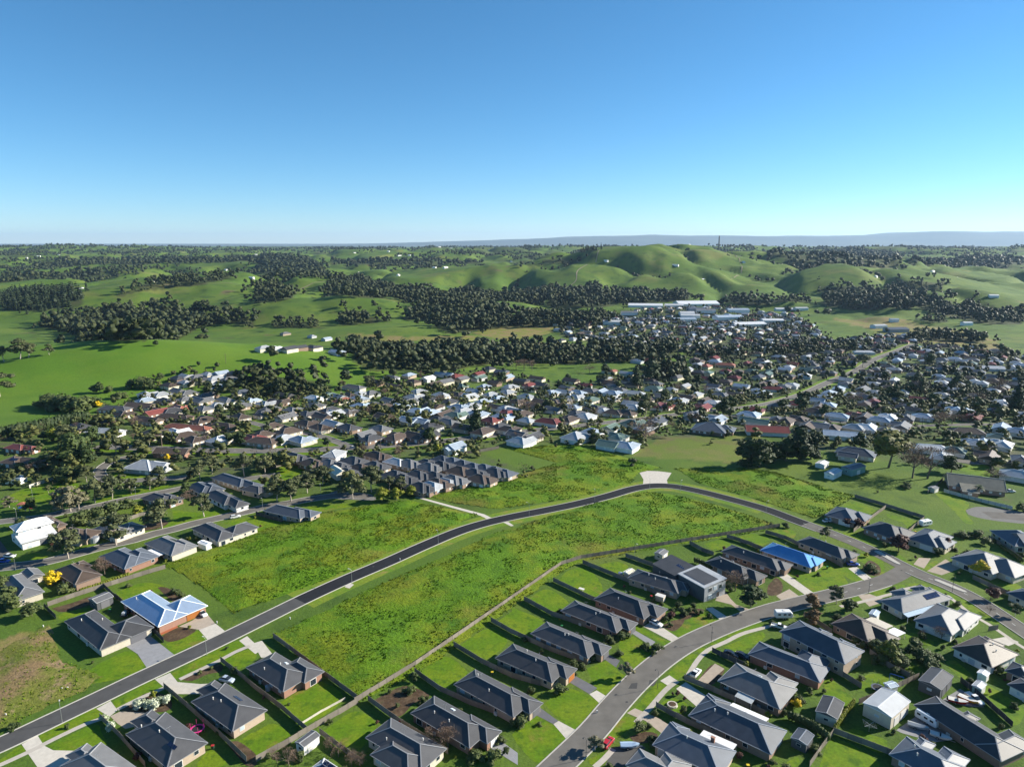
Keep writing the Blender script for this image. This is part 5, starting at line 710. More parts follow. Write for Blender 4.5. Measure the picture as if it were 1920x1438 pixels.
def ramp_mat(name, cols, scales, rough=.85, bump=.0, bdist=.3, attr=None):
    """several colours mixed by stacked noises; attr = (name, colour, colour2) blends towards other ground"""
    m, t, b = new_mat(name); N = t.nodes; K = t.links
    tc = N.new('ShaderNodeTexCoord')
    def noise(s, d=6, r=.62):
        n = N.new('ShaderNodeTexNoise'); n.inputs['Scale'].default_value = s; n.inputs['Detail'].default_value = d; n.inputs['Roughness'].default_value = r; K.new(tc.outputs['Object'], n.inputs['Vector']); return n
    def ramp(src, a, z):
        r = N.new('ShaderNodeMapRange'); r.interpolation_type = 'SMOOTHSTEP'; r.inputs['From Min'].default_value = a; r.inputs['From Max'].default_value = z; K.new(src, r.inputs['Value']); return r.outputs['Result']
    def mix(f, a, c):
        x = N.new('ShaderNodeMix'); x.data_type = 'RGBA'
        if isinstance(f, float): x.inputs['Factor'].default_value = f
        else: K.new(f, x.inputs['Factor'])
        for s, q in ((x.inputs['A'], a), (x.inputs['B'], c)):
            if isinstance(q, tuple): s.default_value = q+(1,)
            else: K.new(q, s)
        return x.outputs['Result']
    cur = cols[0]
    for c, (s, a, z) in zip(cols[1:], scales): cur = mix(ramp(noise(s).outputs['Fac'], a, z), cur, c)
    for at, c1, c2, s in (attr or []):
        an = N.new('ShaderNodeAttribute'); an.attribute_name = at
        cur = mix(an.outputs['Fac'], cur, mix(ramp(noise(s).outputs['Fac'], .42, .58), c1, c2))
    fine = noise(1.1, 8, .75)
    v = N.new('ShaderNodeMath'); v.operation = 'MULTIPLY_ADD'; v.inputs[1].default_value = 1.7; v.inputs[2].default_value = .15; K.new(fine.outputs['Fac'], v.inputs[0])
    vm = N.new('ShaderNodeVectorMath'); vm.operation = 'SCALE'; K.new(cur, vm.inputs[0]); K.new(v.outputs[0], vm.inputs['Scale']); K.new(vm.outputs[0], b.inputs['Base Color'])
    b.inputs['Roughness'].default_value = rough; b.inputs['Specular IOR Level'].default_value = .15
    if bump:
        bn = noise(.9, 8, .7); bp = N.new('ShaderNodeBump'); bp.inputs['Strength'].default_value = bump; bp.inputs['Distance'].default_value = bdist; K.new(bn.outputs['Fac'], bp.inputs['Height']); K.new(bp.outputs[0], b.inputs['Normal'])
    return m
G1, G2, G3, YB = (.072,.128,.016), (.10,.150,.020), (.048,.090,.014), (.20,.19,.05)
terrain_m = ramp_mat('pasture', [G1, G2, G3, (.135,.15,.035), (.12,.10,.045)], [(.009,.42,.6), (.03,.5,.66), (.0055,.54,.68), (.014,.62,.74)], bump=.5, bdist=.5,
                     attr=[('town', (.07,.10,.03), (.075,.07,.05), .09), ('dry', (.17,.175,.035), (.24,.17,.075), .06), ('bright', (.085,.175,.012), (.105,.19,.015), .02), ('wood', (.035,.05,.015), (.05,.05,.02), .05), ('range', (.09,.11,.10), (.11,.13,.11), .0005)])  # range tones are paled in the colour to add to the haze
meadow_m = ramp_mat('rough_grass', [(.088,.180,.006), (.150,.192,.009), (.060,.138,.007), (.175,.152,.028)], [(.035,.40,.62), (.12,.46,.70), (.022,.52,.74)], bump=1., bdist=.8)
soil_m = ramp_mat('bare_slope', [(.11,.14,.02), (.15,.16,.03), (.22,.15,.075), (.27,.19,.11)], [(.06,.42,.6), (.045,.46,.62), (.13,.54,.68)], bump=1., bdist=.6)
lawn_m = ramp_mat('lawn_grass', [(.088,.165,.006), (.125,.185,.008), (.055,.115,.007), (.17,.155,.028)], [(.12,.42,.6), (.3,.52,.68), (.09,.58,.70)], bump=.5, bdist=.12)
verge_m = ramp_mat('verge_grass', [(.15,.20,.02), (.10,.18,.015), (.22,.19,.05)], [(.10,.45,.6), (.16,.55,.7)], bump=.5, bdist=.15)
mulch_m = ramp_mat('bark_mulch', [(.07,.045,.028), (.11,.075,.045), (.05,.05,.02)], [(.4,.45,.6), (.3,.55,.68)], bump=.8, bdist=.2)
GR = {}
for k, c, r in [('new',(.020,.021,.025),.9),('worn',(.075,.074,.074),.9),('old',(.145,.135,.122),.9),('court',(.18,.175,.165),.9),('conc_grey',(.24,.24,.25),.8),('conc_pale',(.50,.46,.40),.8),('conc_tan',(.36,.30,.24),.85),('conc_dark',(.13,.13,.14),.8),
                ('asphalt',(.10,.095,.09),.85),('brickpave',(.35,.12,.06),.8),('path',(.42,.38,.33),.85),('kerb',(.43,.41,.37),.8)]:
    GR[k] = mat('paving_'+k, c, r, .34 if k in ('worn','old') else .22, .3 if k in ('new','old','worn') else .8, .12, bump=.15, bscale=12, rand=.06)
RF = {}
ROOF = {'charcoal':(.068,.068,.072),'slate':(.085,.097,.118),'grey':(.14,.14,.143),'blue':(.05,.17,.42),'light':(.35,.36,.37),'white':(.58,.58,.58),'brown':(.085,.062,.048),'red':(.18,.052,.042),
        'terracotta':(.30,.115,.075),'green':(.12,.17,.14),'olive':(.20,.19,.15),'lightblue':(.33,.385,.45),'cream':(.66,.60,.46)}
for k, c in ROOF.items():
    tile = k in ('charcoal','slate','grey','brown','terracotta','olive')
    RF[k] = mat('roof_'+k, c, (.5 if tile else .4), .3, .45, .3, wave=('DIAGONAL' if tile else 'X', 2.2 if tile else 3.2), bump=.2, rand=.22)
RF['zincblue'] = mat('roof_zincblue', (.42,.52,.66), .33, .15, .6, .5, .55, wave=('X', 3.2), bump=.1, rand=.03); RF['blue'] = mat('roof_blue', (.10,.30,.56), .33, .15, .6, .5, .35, wave=('X', 3.2), bump=.1, rand=.03); ROOF['zincblue'] = (.5,.55,.62)  # zincblue: pale zinc, base tinted towards the sky it reflects
CAP = {k: mat('ridge_'+k, tuple(min(1, x*1.7+.13) for x in c), .4, .1, 1., .5) for k, c in ROOF.items()}  # capping lightened in colour for a sunlit edge; white gutters share it
WL = {k: mat('wall_'+k, c, .85, .18, 1.5, .2, bump=.2, bscale=9) for k, c in {'brick_tan':(.42,.33,.25),'brick_red':(.29,.165,.12),'brick_brown':(.26,.18,.135),'cream':(.56,.50,.40),'white':(.74,.72,.68),'grey':(.32,.33,.34),'darkgrey':(.09,.095,.10),'green':(.22,.36,.32)}.items()}
frame_m = mat('window_frame', (.72,.70,.66), .5, .05)
trim_m = mat('painted_trim', (.62,.60,.56), .5, .08)
pane_m = mat('window_glass', (.02,.03,.045), .06, .1, 1., .8)
blind_m = mat('window_blind', (.45,.52,.58), .25, .1, 1., .6)
DOORC = {'white': mat('door_white', (.72,.70,.66), .5, .08, wave=('Z', 2.)), 'grey': mat('door_grey', (.13,.13,.14), .5, .08, wave=('Z', 2.)), 'wood': mat('door_timber', (.36,.13,.03), .5, .15, wave=('Z', 2.))}
solar_m = mat('solar_cells', (.015,.022,.06), .12, .15, 3., .8); sky_m = mat('skylight_dome', (.55,.62,.68), .15, .05, 1., .7)
fence_t = mat('weathered_paling', (.20,.175,.145), .9, .3, 1.2, .1, wave=('X', 2.6), bump=.35, rand=.2); fence_d = mat('dark_sheet_fence', (.06,.062,.068), .6, .15, 1., wave=('X', 2.)); fence_w = mat('cream_sheet_fence', (.50,.47,.40), .6, .15, 1., wave=('X', 2.))
FM = {'t': fence_t, 'd': fence_d, 'w': fence_w}
post_m = mat('grey_post', (.20,.18,.15), .9, .2); galv_m = mat('galvanised_steel', (.42,.43,.44), .4, .1, 2., .5, .6); pole_m = mat('pole_timber', (.16,.12,.09), .9, .2)
bark_m = mat('bark', (.16,.125,.095), .9, .35, 3.); palebark_m = mat('pale_bark', (.42,.36,.30), .85, .35, 3.)
def leafmat(name, c1, c2, scale=.9):
    m, t, b = new_mat(name); N = t.nodes; K = t.links
    ge = N.new('ShaderNodeNewGeometry'); oi = N.new('ShaderNodeObjectInfo'); nz = N.new('ShaderNodeTexNoise'); nz.inputs['Scale'].default_value = scale; nz.inputs['Detail'].default_value = 3
    K.new(ge.outputs['Position'], nz.inputs['Vector'])
    ad = N.new('ShaderNodeMath'); ad.operation = 'ADD'; K.new(ge.outputs['Random Per Island'], ad.inputs[0]); K.new(oi.outputs['Random'], ad.inputs[1])
    a2 = N.new('ShaderNodeMath'); a2.operation = 'MULTIPLY_ADD'; a2.inputs[1].default_value = 1.4; K.new(nz.outputs['Fac'], a2.inputs[0]); K.new(ad.outputs[0], a2.inputs[2])
    mr = N.new('ShaderNodeMapRange'); mr.inputs['From Min'].default_value = .7; mr.inputs['From Max'].default_value = 2.6; K.new(a2.outputs[0], mr.inputs['Value'])
    mx = N.new('ShaderNodeMix'); mx.data_type = 'RGBA'; mx.inputs['A'].default_value = c1+(1,); mx.inputs['B'].default_value = c2+(1,); K.new(mr.outputs[0], mx.inputs['Factor'])
    K.new(mx.outputs['Result'], b.inputs['Base Color']); b.inputs['Roughness'].default_value = .65; b.inputs['Specular IOR Level'].default_value = .2
    return m
LEAF = {'eu': leafmat('gum_leaves', (.045,.058,.024), (.115,.125,.050)), 'eup': leafmat('pale_gum_leaves', (.09,.09,.05), (.19,.17,.10)), 'dark': leafmat('dark_leaves', (.020,.038,.012), (.060,.085,.022)),
        'bush': leafmat('shrub_leaves', (.035,.055,.016), (.10,.12,.035)), 'yg': leafmat('yellow_green_leaves', (.10,.125,.012), (.23,.23,.02)), 'wat': leafmat('wattle_flowers', (.42,.30,.01), (.70,.50,.015)),
        'wat2': leafmat('ochre_blossom', (.16,.14,.012), (.50,.38,.02)), 'dk2': leafmat('cypress_leaves', (.012,.026,.010), (.045,.065,.016)), 'red': leafmat('purple_leaves', (.045,.016,.014), (.11,.05,.035)), 'rb': leafmat('autumn_leaves', (.09,.055,.025), (.20,.12,.045)),
        'bare': leafmat('bare_twigs', (.13,.085,.06), (.24,.165,.12)), 'arau': leafmat('pine_needles', (.016,.034,.014), (.045,.065,.022)), 'wf': leafmat('white_flowering_leaves', (.14,.19,.08), (.60,.62,.48)), 'far': leafmat('far_wood_leaves', (.015,.027,.009), (.070,.078,.025), .05), 'fard': leafmat('plantation_leaves', (.011,.022,.008), (.03,.045,.015), .05), 'townleaf': leafmat('garden_leaves', (.015,.027,.009), (.06,.07,.022), .06), 'town2': leafmat('olive_garden_leaves', (.045,.055,.015), (.13,.13,.035), .06), 'town3': leafmat('russet_garden_twigs', (.07,.05,.035), (.15,.105,.07), .06)}
for a, b_ in (('yg2','yg'),('big','dark'),('big2','dark'),('palm','dark')): LEAF[a] = LEAF[b_]
LEAF['yg2'] = leafmat('olive_leaves', (.03,.05,.012), (.17,.18,.02)); LEAF['big'] = leafmat('cypress_gold_leaves', (.014,.03,.010), (.14,.14,.025))
# ---------------------------------------------------------------- terrain: one sheet to the horizon
ys = [30.]
while ys[-1] < 33000: ys.append(ys[-1]+max(2.2, ys[-1]*.0105))
ys = np.array(ys); nc = 380; tt = np.linspace(-1, 1, nc)
X = tt[None, :]*(ys[:, None]*1.02+60); Y = np.repeat(ys[:, None], nc, 1)
Z = hgt(X, Y); nr = len(ys)
idx = np.arange(nr*nc).reshape(nr, nc)
F4 = np.stack([idx[:-1, :-1], idx[:-1, 1:], idx[1:, 1:], idx[1:, :-1]], -1).reshape(-1, 4)
me = bpy.data.meshes.new('ground'); me.vertices.add(nr*nc); me.vertices.foreach_set('co', np.stack([X, Y, Z], -1).astype(np.float32).ravel())
me.loops.add(F4.size); me.loops.foreach_set('vertex_index', F4.ravel().astype(np.int32)); me.polygons.add(len(F4)); me.polygons.foreach_set('loop_start', np.arange(0, F4.size, 4, dtype=np.int32))
me.update(calc_edges=True); me.polygons.foreach_set('use_smooth', np.ones(len(F4), bool)); me.materials.append(terrain_m)
def setattr_(name, arr):
    a = me.attributes.new(name, 'FLOAT', 'POINT'); a.data.foreach_set('value', arr.astype(np.float32).ravel())
tw = inpoly(X, Y, TOWN).astype(float)
tw *= sstep(300, 370, Y)
tw *= np.clip(1.25*fbm(X/26, Y/26, 31, 2)+.05, 0, 1)*.9
dr = np.zeros_like(X)
for p in DRY: dr = np.maximum(dr, inpoly(X, Y, p)*(.35 if max(q[1] for q in p) < 480 and min(q[0] for q in p) > 0 else .8))
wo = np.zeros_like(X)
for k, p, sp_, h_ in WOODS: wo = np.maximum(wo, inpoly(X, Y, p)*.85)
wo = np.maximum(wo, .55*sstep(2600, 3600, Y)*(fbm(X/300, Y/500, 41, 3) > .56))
br = np.exp(-.5*(((X+370)/240)**2+((Y-640)/110)**2))*.9
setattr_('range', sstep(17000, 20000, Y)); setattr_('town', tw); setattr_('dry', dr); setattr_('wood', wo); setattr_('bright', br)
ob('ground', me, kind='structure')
# ---------------------------------------------------------------- roads with kerbs
def resample(pts, step):
    p = np.array(pts, float); out = [p[0]]
    # smooth with a centripetal Catmull-Rom
    P = np.vstack([2*p[0]-p[1], p, 2*p[-1]-p[-2]])
    res = []
    for i in range(1, len(P)-2):
        n = max(2, int(np.linalg.norm(P[i+1]-P[i])/step))
        for k in range(n):
            t = k/n; a, b, c, d = P[i-1], P[i], P[i+1], P[i+2]
            res.append(.5*((2*b)+(-a+c)*t+(2*a-5*b+4*c-d)*t*t+(-a+3*b-3*c+d)*t**3))
    res.append(p[-1]); return np.array(res)
def normals(c):
    d = np.gradient(c, axis=0); d /= np.linalg.norm(d, axis=1)[:, None]+1e-9; return np.stack([-d[:, 1], d[:, 0]], -1)
def strip(name, c, w0, w1, up, m, kind='structure', thick=0., smooth=False):
    n = normals(c); a = c+n*w0; b = c+n*w1; mb = MB(); k = len(c)
    za, zb = hgt(a[:, 0], a[:, 1])+up, hgt(b[:, 0], b[:, 1])+up
    vs = [(x, y, z) for (x, y), z in zip(a, za)]+[(x, y, z) for (x, y), z in zip(b, zb)]
    fs = [(i, i+1, k+i+1, k+i) for i in range(k-1)] if w0 > w1 else [(k+i, k+i+1, i+1, i) for i in range(k-1)]
    if thick:
        vs += [(x, y, z-thick) for x, y, z in vs]; q = 2*k
        fs += [(q+i, q+i+1, i+1, i) if w0 > w1 else (i, i+1, q+i+1, q+i) for i in range(k-1)]+[(k+i, k+i+1, q+k+i+1, q+k+i) if w0 > w1 else (q+k+i, q+k+i+1, k+i+1, k+i) for i in range(k-1)]
    mb.add(vs, fs); return ob(name, mb.mesh(name, m), kind=kind)
ROADC = []; ROADO = {}
for nm, w, pts, style in ROADS:
    c = resample(pts, 3.); far = pts[len(pts)//2][1] > 330
    lift = .03 if not far else .12
    ROADC.append((c, w))
    if nm == 'road_curving': lift = .036
    ROADO[nm] = strip(nm, c, w/2, -w/2, lift, GR[style])
    if nm == 'road_north':      # wide verge both sides, only along the new part
        cc = c[(c[:, 0] > -75) & (c[:, 0] < 118)]
        strip('verge', cc, w/2+4.2, w/2+.3, .014, verge_m); strip('verge', cc, -w/2-.3, -w/2-4.2, .014, verge_m)
        cc = c[(c[:, 0] <= -72)]; strip('road_surface', cc, w/2-.05, -w/2+.05, .044, GR['worn']) if len(cc) > 3 else None
        cc = c[(c[:, 0] > 128)]; strip('road_surface', cc, w/2-.05, -w/2+.05, .044, GR['old'])
    if nm in ('main_road', 'east_town_road', 'side_road_town', 'road_park', 'road_west'):
        vw = 5.0 if nm == 'main_road' else 2.6
        cc = c[c[:, 0] > -330]; strip('verge', cc, w/2+vw, w/2+.3, lift-.05, lawn_m); strip('verge', cc, -w/2-.3, -w/2-vw, lift-.05, lawn_m)
    keep = np.ones(len(c), bool)
    if nm == 'road_north': keep_r = ~((c[:, 0] > 134) & (c[:, 0] < 150)); segs = [(1, keep), (-1, keep_r)]
    elif nm == 'road_curving': k2 = c[:, 0] < 132; segs = [(1, k2), (-1, c[:, 0] < 136)]
    elif nm == 'court_road': segs = []
    else: segs = [(1, keep), (-1, keep)]
    for s_, kp in segs:
        idxs = np.where(kp)[0]
        for g in np.split(idxs, np.where(np.diff(idxs) > 1)[0]+1):
            if len(g) > 2: strip('kerb', c[g], s_*(w/2+.27), s_*(w/2-.02), lift+.12, GR['kerb'], thick=.15)
for w, pts in PATHS: strip('footpath', resample(pts, 2.), w/2, -w/2, .0265, GR['path'])
pav_n = 0
NAMES = {'lawn': 'lawn', 'mulch': 'garden_bed', 'court': 'court_surface', 'brickpave': 'brick_paving', 'asphalt': 'asphalt_yard'}
for kind_, poly in PAVED:
    pav_n += 1; m = lawn_m if kind_ == 'lawn' else mulch_m if kind_ == 'mulch' else GR[kind_]
    z = .012 if kind_ == 'lawn' else .017 if kind_ == 'mulch' else .021
    z += (pav_n % 7)*.0005
    p = resample(poly+poly[:1], 1.2)[:-1] if kind_ in ('lawn', 'mulch', 'court') else np.array(poly)
    mb = MB(); pl = [tuple(q) for q in p]
    a = sum(pl[i][0]*pl[i-1][1]-pl[i-1][0]*pl[i][1] for i in range(len(pl)))
    if a > 0: pl = pl[::-1]
    mb.add([(x, y, gz(x, y)+z) for x, y in pl], [tuple(range(len(pl)))])
    ob(NAMES.get(kind_, 'driveway'), mb.mesh('paved', m), kind='structure')
for p in MISC['island']:
    mb = MB().prism([tuple(q) for q in resample(p+p[:1], 2.)[:-1]], -.1, .17); ob('traffic_island', mb.mesh('traffic_island', GR['kerb']), kind='structure')
track_m = mat('farm_track_gravel', (.20,.17,.11), .9, .3, .3)
for pts in TRACKS:
    c = resample(pts, 8.); n_ = normals(c)
    strip('farm_track', c, 1.5, -1.5, .35, track_m)
patch_m = mat('road_patch', (.055,.055,.055), .9, .2, 2.)
for poly in PATCHES: ob('road_patch', MB().add([(x, y, .0415) for x, y in poly], [tuple(range(len(poly)))]).mesh('road_patch', patch_m), ROADO['road_curving'])
for x, y in MANHOLES: ob('manhole_cover', MB().tube((0,0,0),(0,0,.012),.38,.38,12).mesh('manhole_cover', patch_m), ROADO['road_curving'] if x > 0 and y < 240 else ROADO['road_north'], (x, y, .046))
dash = MB().box(-.75,.75,-.06,.06,0,.006).mesh('lane_dash', mat('road_paint', (.72,.72,.70), .6, .2, 3.))
for nm, k0, k1 in (('road_north', 128, 190), ('main_road', -300, 300), ('road_curving', 100, 134)):
    for (n_, w, p_, s_), (c, _) in zip(ROADS, ROADC):
        if n_ != nm: continue
        for i in range(0, len(c)-1, 2):
            if k0 < c[i, 0] < k1:
                d = c[i+1]-c[i]; up_ = .05 if nm != 'main_road' else .14
                ob('lane_dash', dash, ROADO[nm], (c[i, 0], c[i, 1], gz(*c[i])+up_), math.atan2(d[1], d[0]))
# ---------------------------------------------------------------- meadows: uneven ground and tufts of grass
tuft_pts = []
for nm, poly in MEADOWS:
    pa = np.array(poly); x0, y0 = pa.min(0); x1, y1 = pa.max(0); st = 1.6
    gx, gy = np.meshgrid(np.arange(x0, x1+st, st), np.arange(y0, y1+st, st)); ins = inpoly(gx, gy, poly)
    e = np.full(gx.shape, 1e9)
    for (ax, ay), (bx, by) in zip(poly, poly[1:]+poly[:1]):
        d = np.array([bx-ax, by-ay]); t = np.clip(((gx-ax)*d[0]+(gy-ay)*d[1])/(d@d+1e-9), 0, 1); e = np.minimum(e, np.hypot(gx-ax-t*d[0], gy-ay-t*d[1]))
    amp = np.clip(e/9, 0, 1)
    gzz = .018+amp*(1.5*fbm(gx/26, gy/26, 61, 2)+.35*vnoise(gx/3.2, gy/3.2, 66)+.25*vnoise(gx/1.7, gy/1.7, 67))
    id_ = -np.ones(gx.shape, int); id_[ins] = np.arange(ins.sum()); vs = [(a, b, c) for a, b, c in zip(gx[ins], gy[ins], gzz[ins]+hgt(gx[ins], gy[ins]))]; fs = []
    for i in range(gx.shape[0]-1):
        for j in range(gx.shape[1]-1):
            q = (id_[i, j], id_[i, j+1], id_[i+1, j+1], id_[i+1, j]); q = tuple(k for k in q if k >= 0)
            if len(q) >= 3: fs.append(q)
    o = ob('meadow', MB().add(vs, fs).mesh('meadow', soil_m if nm == 'meadow_corner' else meadow_m), kind='structure')
    for pp in o.data.polygons: pp.use_smooth = True
    n = int(ins.sum()*st*st*(.6 if nm == 'meadow_corner' else 2.3)); px_ = nrng.uniform(x0, x1, n*2); py_ = nrng.uniform(y0, y1, n*2); k = inpoly(px_, py_, poly); px_, py_ = px_[k][:n], py_[k][:n]
    ii = np.clip(((py_-y0)/st).astype(int), 0, gx.shape[0]-1); jj = np.clip(((px_-x0)/st).astype(int), 0, gx.shape[1]-1)
    tuft_pts.append(np.stack([px_, py_, gzz[ii, jj]+hgt(px_, py_)], -1))
tp = np.vstack(tuft_pts)
dens = fbm(tp[:, 0]/7, tp[:, 1]/7, 71, 2); tp = tp[dens > .44]
n = len(tp); ang = nrng.uniform(0, 6.28, n); s_ = nrng.uniform(.14, .42, n); hh = nrng.uniform(.12, .45, n)
def tuft_tris(a, sh):
    dx, dy = np.cos(a)*s_, np.sin(a)*s_
    return np.stack([tp+np.stack([-dx, -dy, -.08+0*dx], -1), tp+np.stack([dx, dy, -.08+0*dx], -1), tp+np.stack([-dy*sh, dx*sh, hh], -1)], 1)
V = np.concatenate([tuft_tris(ang, .5), tuft_tris(ang+1.6, .4)]).reshape(-1, 3)
def fast_mesh(name, V, F, mats, mi=None):
    me = bpy.data.meshes.new(name); k = F.shape[1]
    me.vertices.add(len(V)); me.vertices.foreach_set('co', V.astype(np.float32).ravel()); me.loops.add(F.size); me.loops.foreach_set('vertex_index', F.astype(np.int32).ravel())
    me.polygons.add(len(F)); me.polygons.foreach_set('loop_start', np.arange(0, F.size, k, dtype=np.int32))
    for m in mats: me.materials.append(m)
    if mi is not None: me.polygons.foreach_set('material_index', mi.astype(np.int32))
    me.update(calc_edges=True); return me
tuft_m = ramp_mat('tall_grass', [(.095,.195,.008), (.170,.205,.011), (.065,.152,.009), (.20,.175,.04)], [(.035,.40,.62), (.2,.46,.70), (.022,.52,.74)])
ob('grass_tufts', fast_mesh('grass_tufts', V, np.arange(len(V)).reshape(-1, 3), [tuft_m]), label='long rough grass growing over the vacant meadows', cat='grass', kind='stuff')
# ---------------------------------------------------------------- houses
TAN = math.tan(R_(25))
def roof_wing(rb, cb, wb, x0, x1, y0, y1, z, typ, dz=0., tan=TAN):
    """one roof body on a rectangle of eaves; hips and ridges get capping, gables get a wall triangle"""
    z += dz; w, d = x1-x0, y1-y0; xm, ym = (x0+x1)/2, (y0+y1)/2; t = .2; c = .24
    if typ == 'skil':
        rb.add([(x0,y0,z-t),(x1,y0,z-t),(x1,y1,z-t+d*.12),(x0,y1,z-t+d*.12),(x0,y0,z),(x1,y0,z),(x1,y1,z+d*.12),(x0,y1,z+d*.12)], [(3,2,1,0),(4,5,6,7),(0,1,5,4),(1,2,6,5),(2,3,7,6),(3,0,4,7)])
        for a, b in (((x0,y0,z),(x1,y0,z)),((x0,y1,z+d*.12),(x1,y1,z+d*.12))): cb.bar(a, b, .2, .12)
        return z
    B = [(x0,y0,z-t),(x1,y0,z-t),(x1,y1,z-t),(x0,y1,z-t),(x0,y0,z),(x1,y0,z),(x1,y1,z),(x0,y1,z)]
    side = [(3,2,1,0),(0,1,5,4),(1,2,6,5),(2,3,7,6),(3,0,4,7)]; s = min(w, d)/2; rz = z+s*tan; g = 1 if typ == 'gable' else 0
    if w >= d:
        r1, r2 = (x0+s*(1-g)-.001,ym,rz), (x1-s*(1-g)+.001,ym,rz)
        rb.add(B+[r1, r2], side+[(4,5,9,8),(5,6,9),(6,7,8,9),(7,4,8)])
        hips = [((x0,y0,z),r1),((x0,y1,z),r1),((x1,y0,z),r2),((x1,y1,z),r2)]
    else:
        r1, r2 = (xm,y0+s*(1-g)-.001,rz), (xm,y1-s*(1-g)+.001,rz)
        rb.add(B+[r1, r2], side+[(4,5,8),(5,6,9,8),(6,7,9),(7,4,8,9)])
        hips = [((x0,y0,z),r1),((x1,y0,z),r1),((x0,y1,z),r2),((x1,y1,z),r2)]
    up = lambda p: (p[0], p[1], p[2]+.02)
    cb.bar(up(r1), up(r2), c, .12)
    for a, b in hips: cb.bar(up(a), up(b), c if not g else .16, .12)
    for a, b in ((0,1),(1,2),(2,3),(3,0)):
        p, q = B[4+a], B[4+b]; n = np.array([q[1]-p[1], p[0]-q[0]]); n = n/(np.linalg.norm(n)+1e-9)*.04
        cb.bar((p[0]+n[0],p[1]+n[1],z-.07), (q[0]+n[0],q[1]+n[1],z-.07), .1, .14)
    return rz
def win_meshes():
    f = MB().box(-.5,.5,-.05,.05,0,1); p = MB().box(-.43,.43,-.075,-.051,.07,.93)
    return f.mesh('window', frame_m), p.mesh('pane', pane_m), p.mesh('pane', blind_m)
WIN, PANE, BLIND = win_meshes()
def add_window(root, x, y, z, rz, w, h, pane=True):
    o = ob('window', WIN, root, (x, y, z), rz, (w, 1, h))
    if pane: ob('pane', BLIND if rnd.random() < .3 else PANE, o)
    return o
DOORS = {}
def door_mesh(k, w, h):
    key = (k, w, h)
    if key not in DOORS: DOORS[key] = MB().box(-w/2,w/2,-.06,.04,0,h).mesh('garage_door', DOORC[k])
    return DOORS[key]
vent_me = MB().tube((0,0,-.3),(0,0,.55),.12,.12,6).tube((0,0,.55),(0,0,.75),.2,.14,6).mesh('roof_vent', trim_m)
aerial_me = MB().tube((0,0,-.4),(0,0,1.7),.03,.025,5).bar((-.6,0,1.65),(.6,0,1.65),.04,.04).bar((-.4,-.25,1.66),(-.4,.25,1.66),.03,.03).bar((.3,-.2,1.66),(.3,.2,1.66),.03,.03).mesh('aerial', galv_m); ac_me = MB().box(-.45,.45,-.17,.17,0,.85).mesh('air_conditioner', trim_m)
skyl_me = MB().box(-.6,.6,-.45,.45,-.25,.12).mesh('skylight', sky_m)
cell_me = MB().box(-.78,.78,-.48,.48,0,.05).mesh('solar_panel', solar_m)
awn_m = {k: mat('awning_'+k, c, .4, .12, 1., .4, wave=('X', 3.)) for k, c in {'lightblue':(.42,.52,.62),'white':(.66,.66,.66),'cream':(.58,.52,.42),'clear':(.50,.52,.52)}.items()}
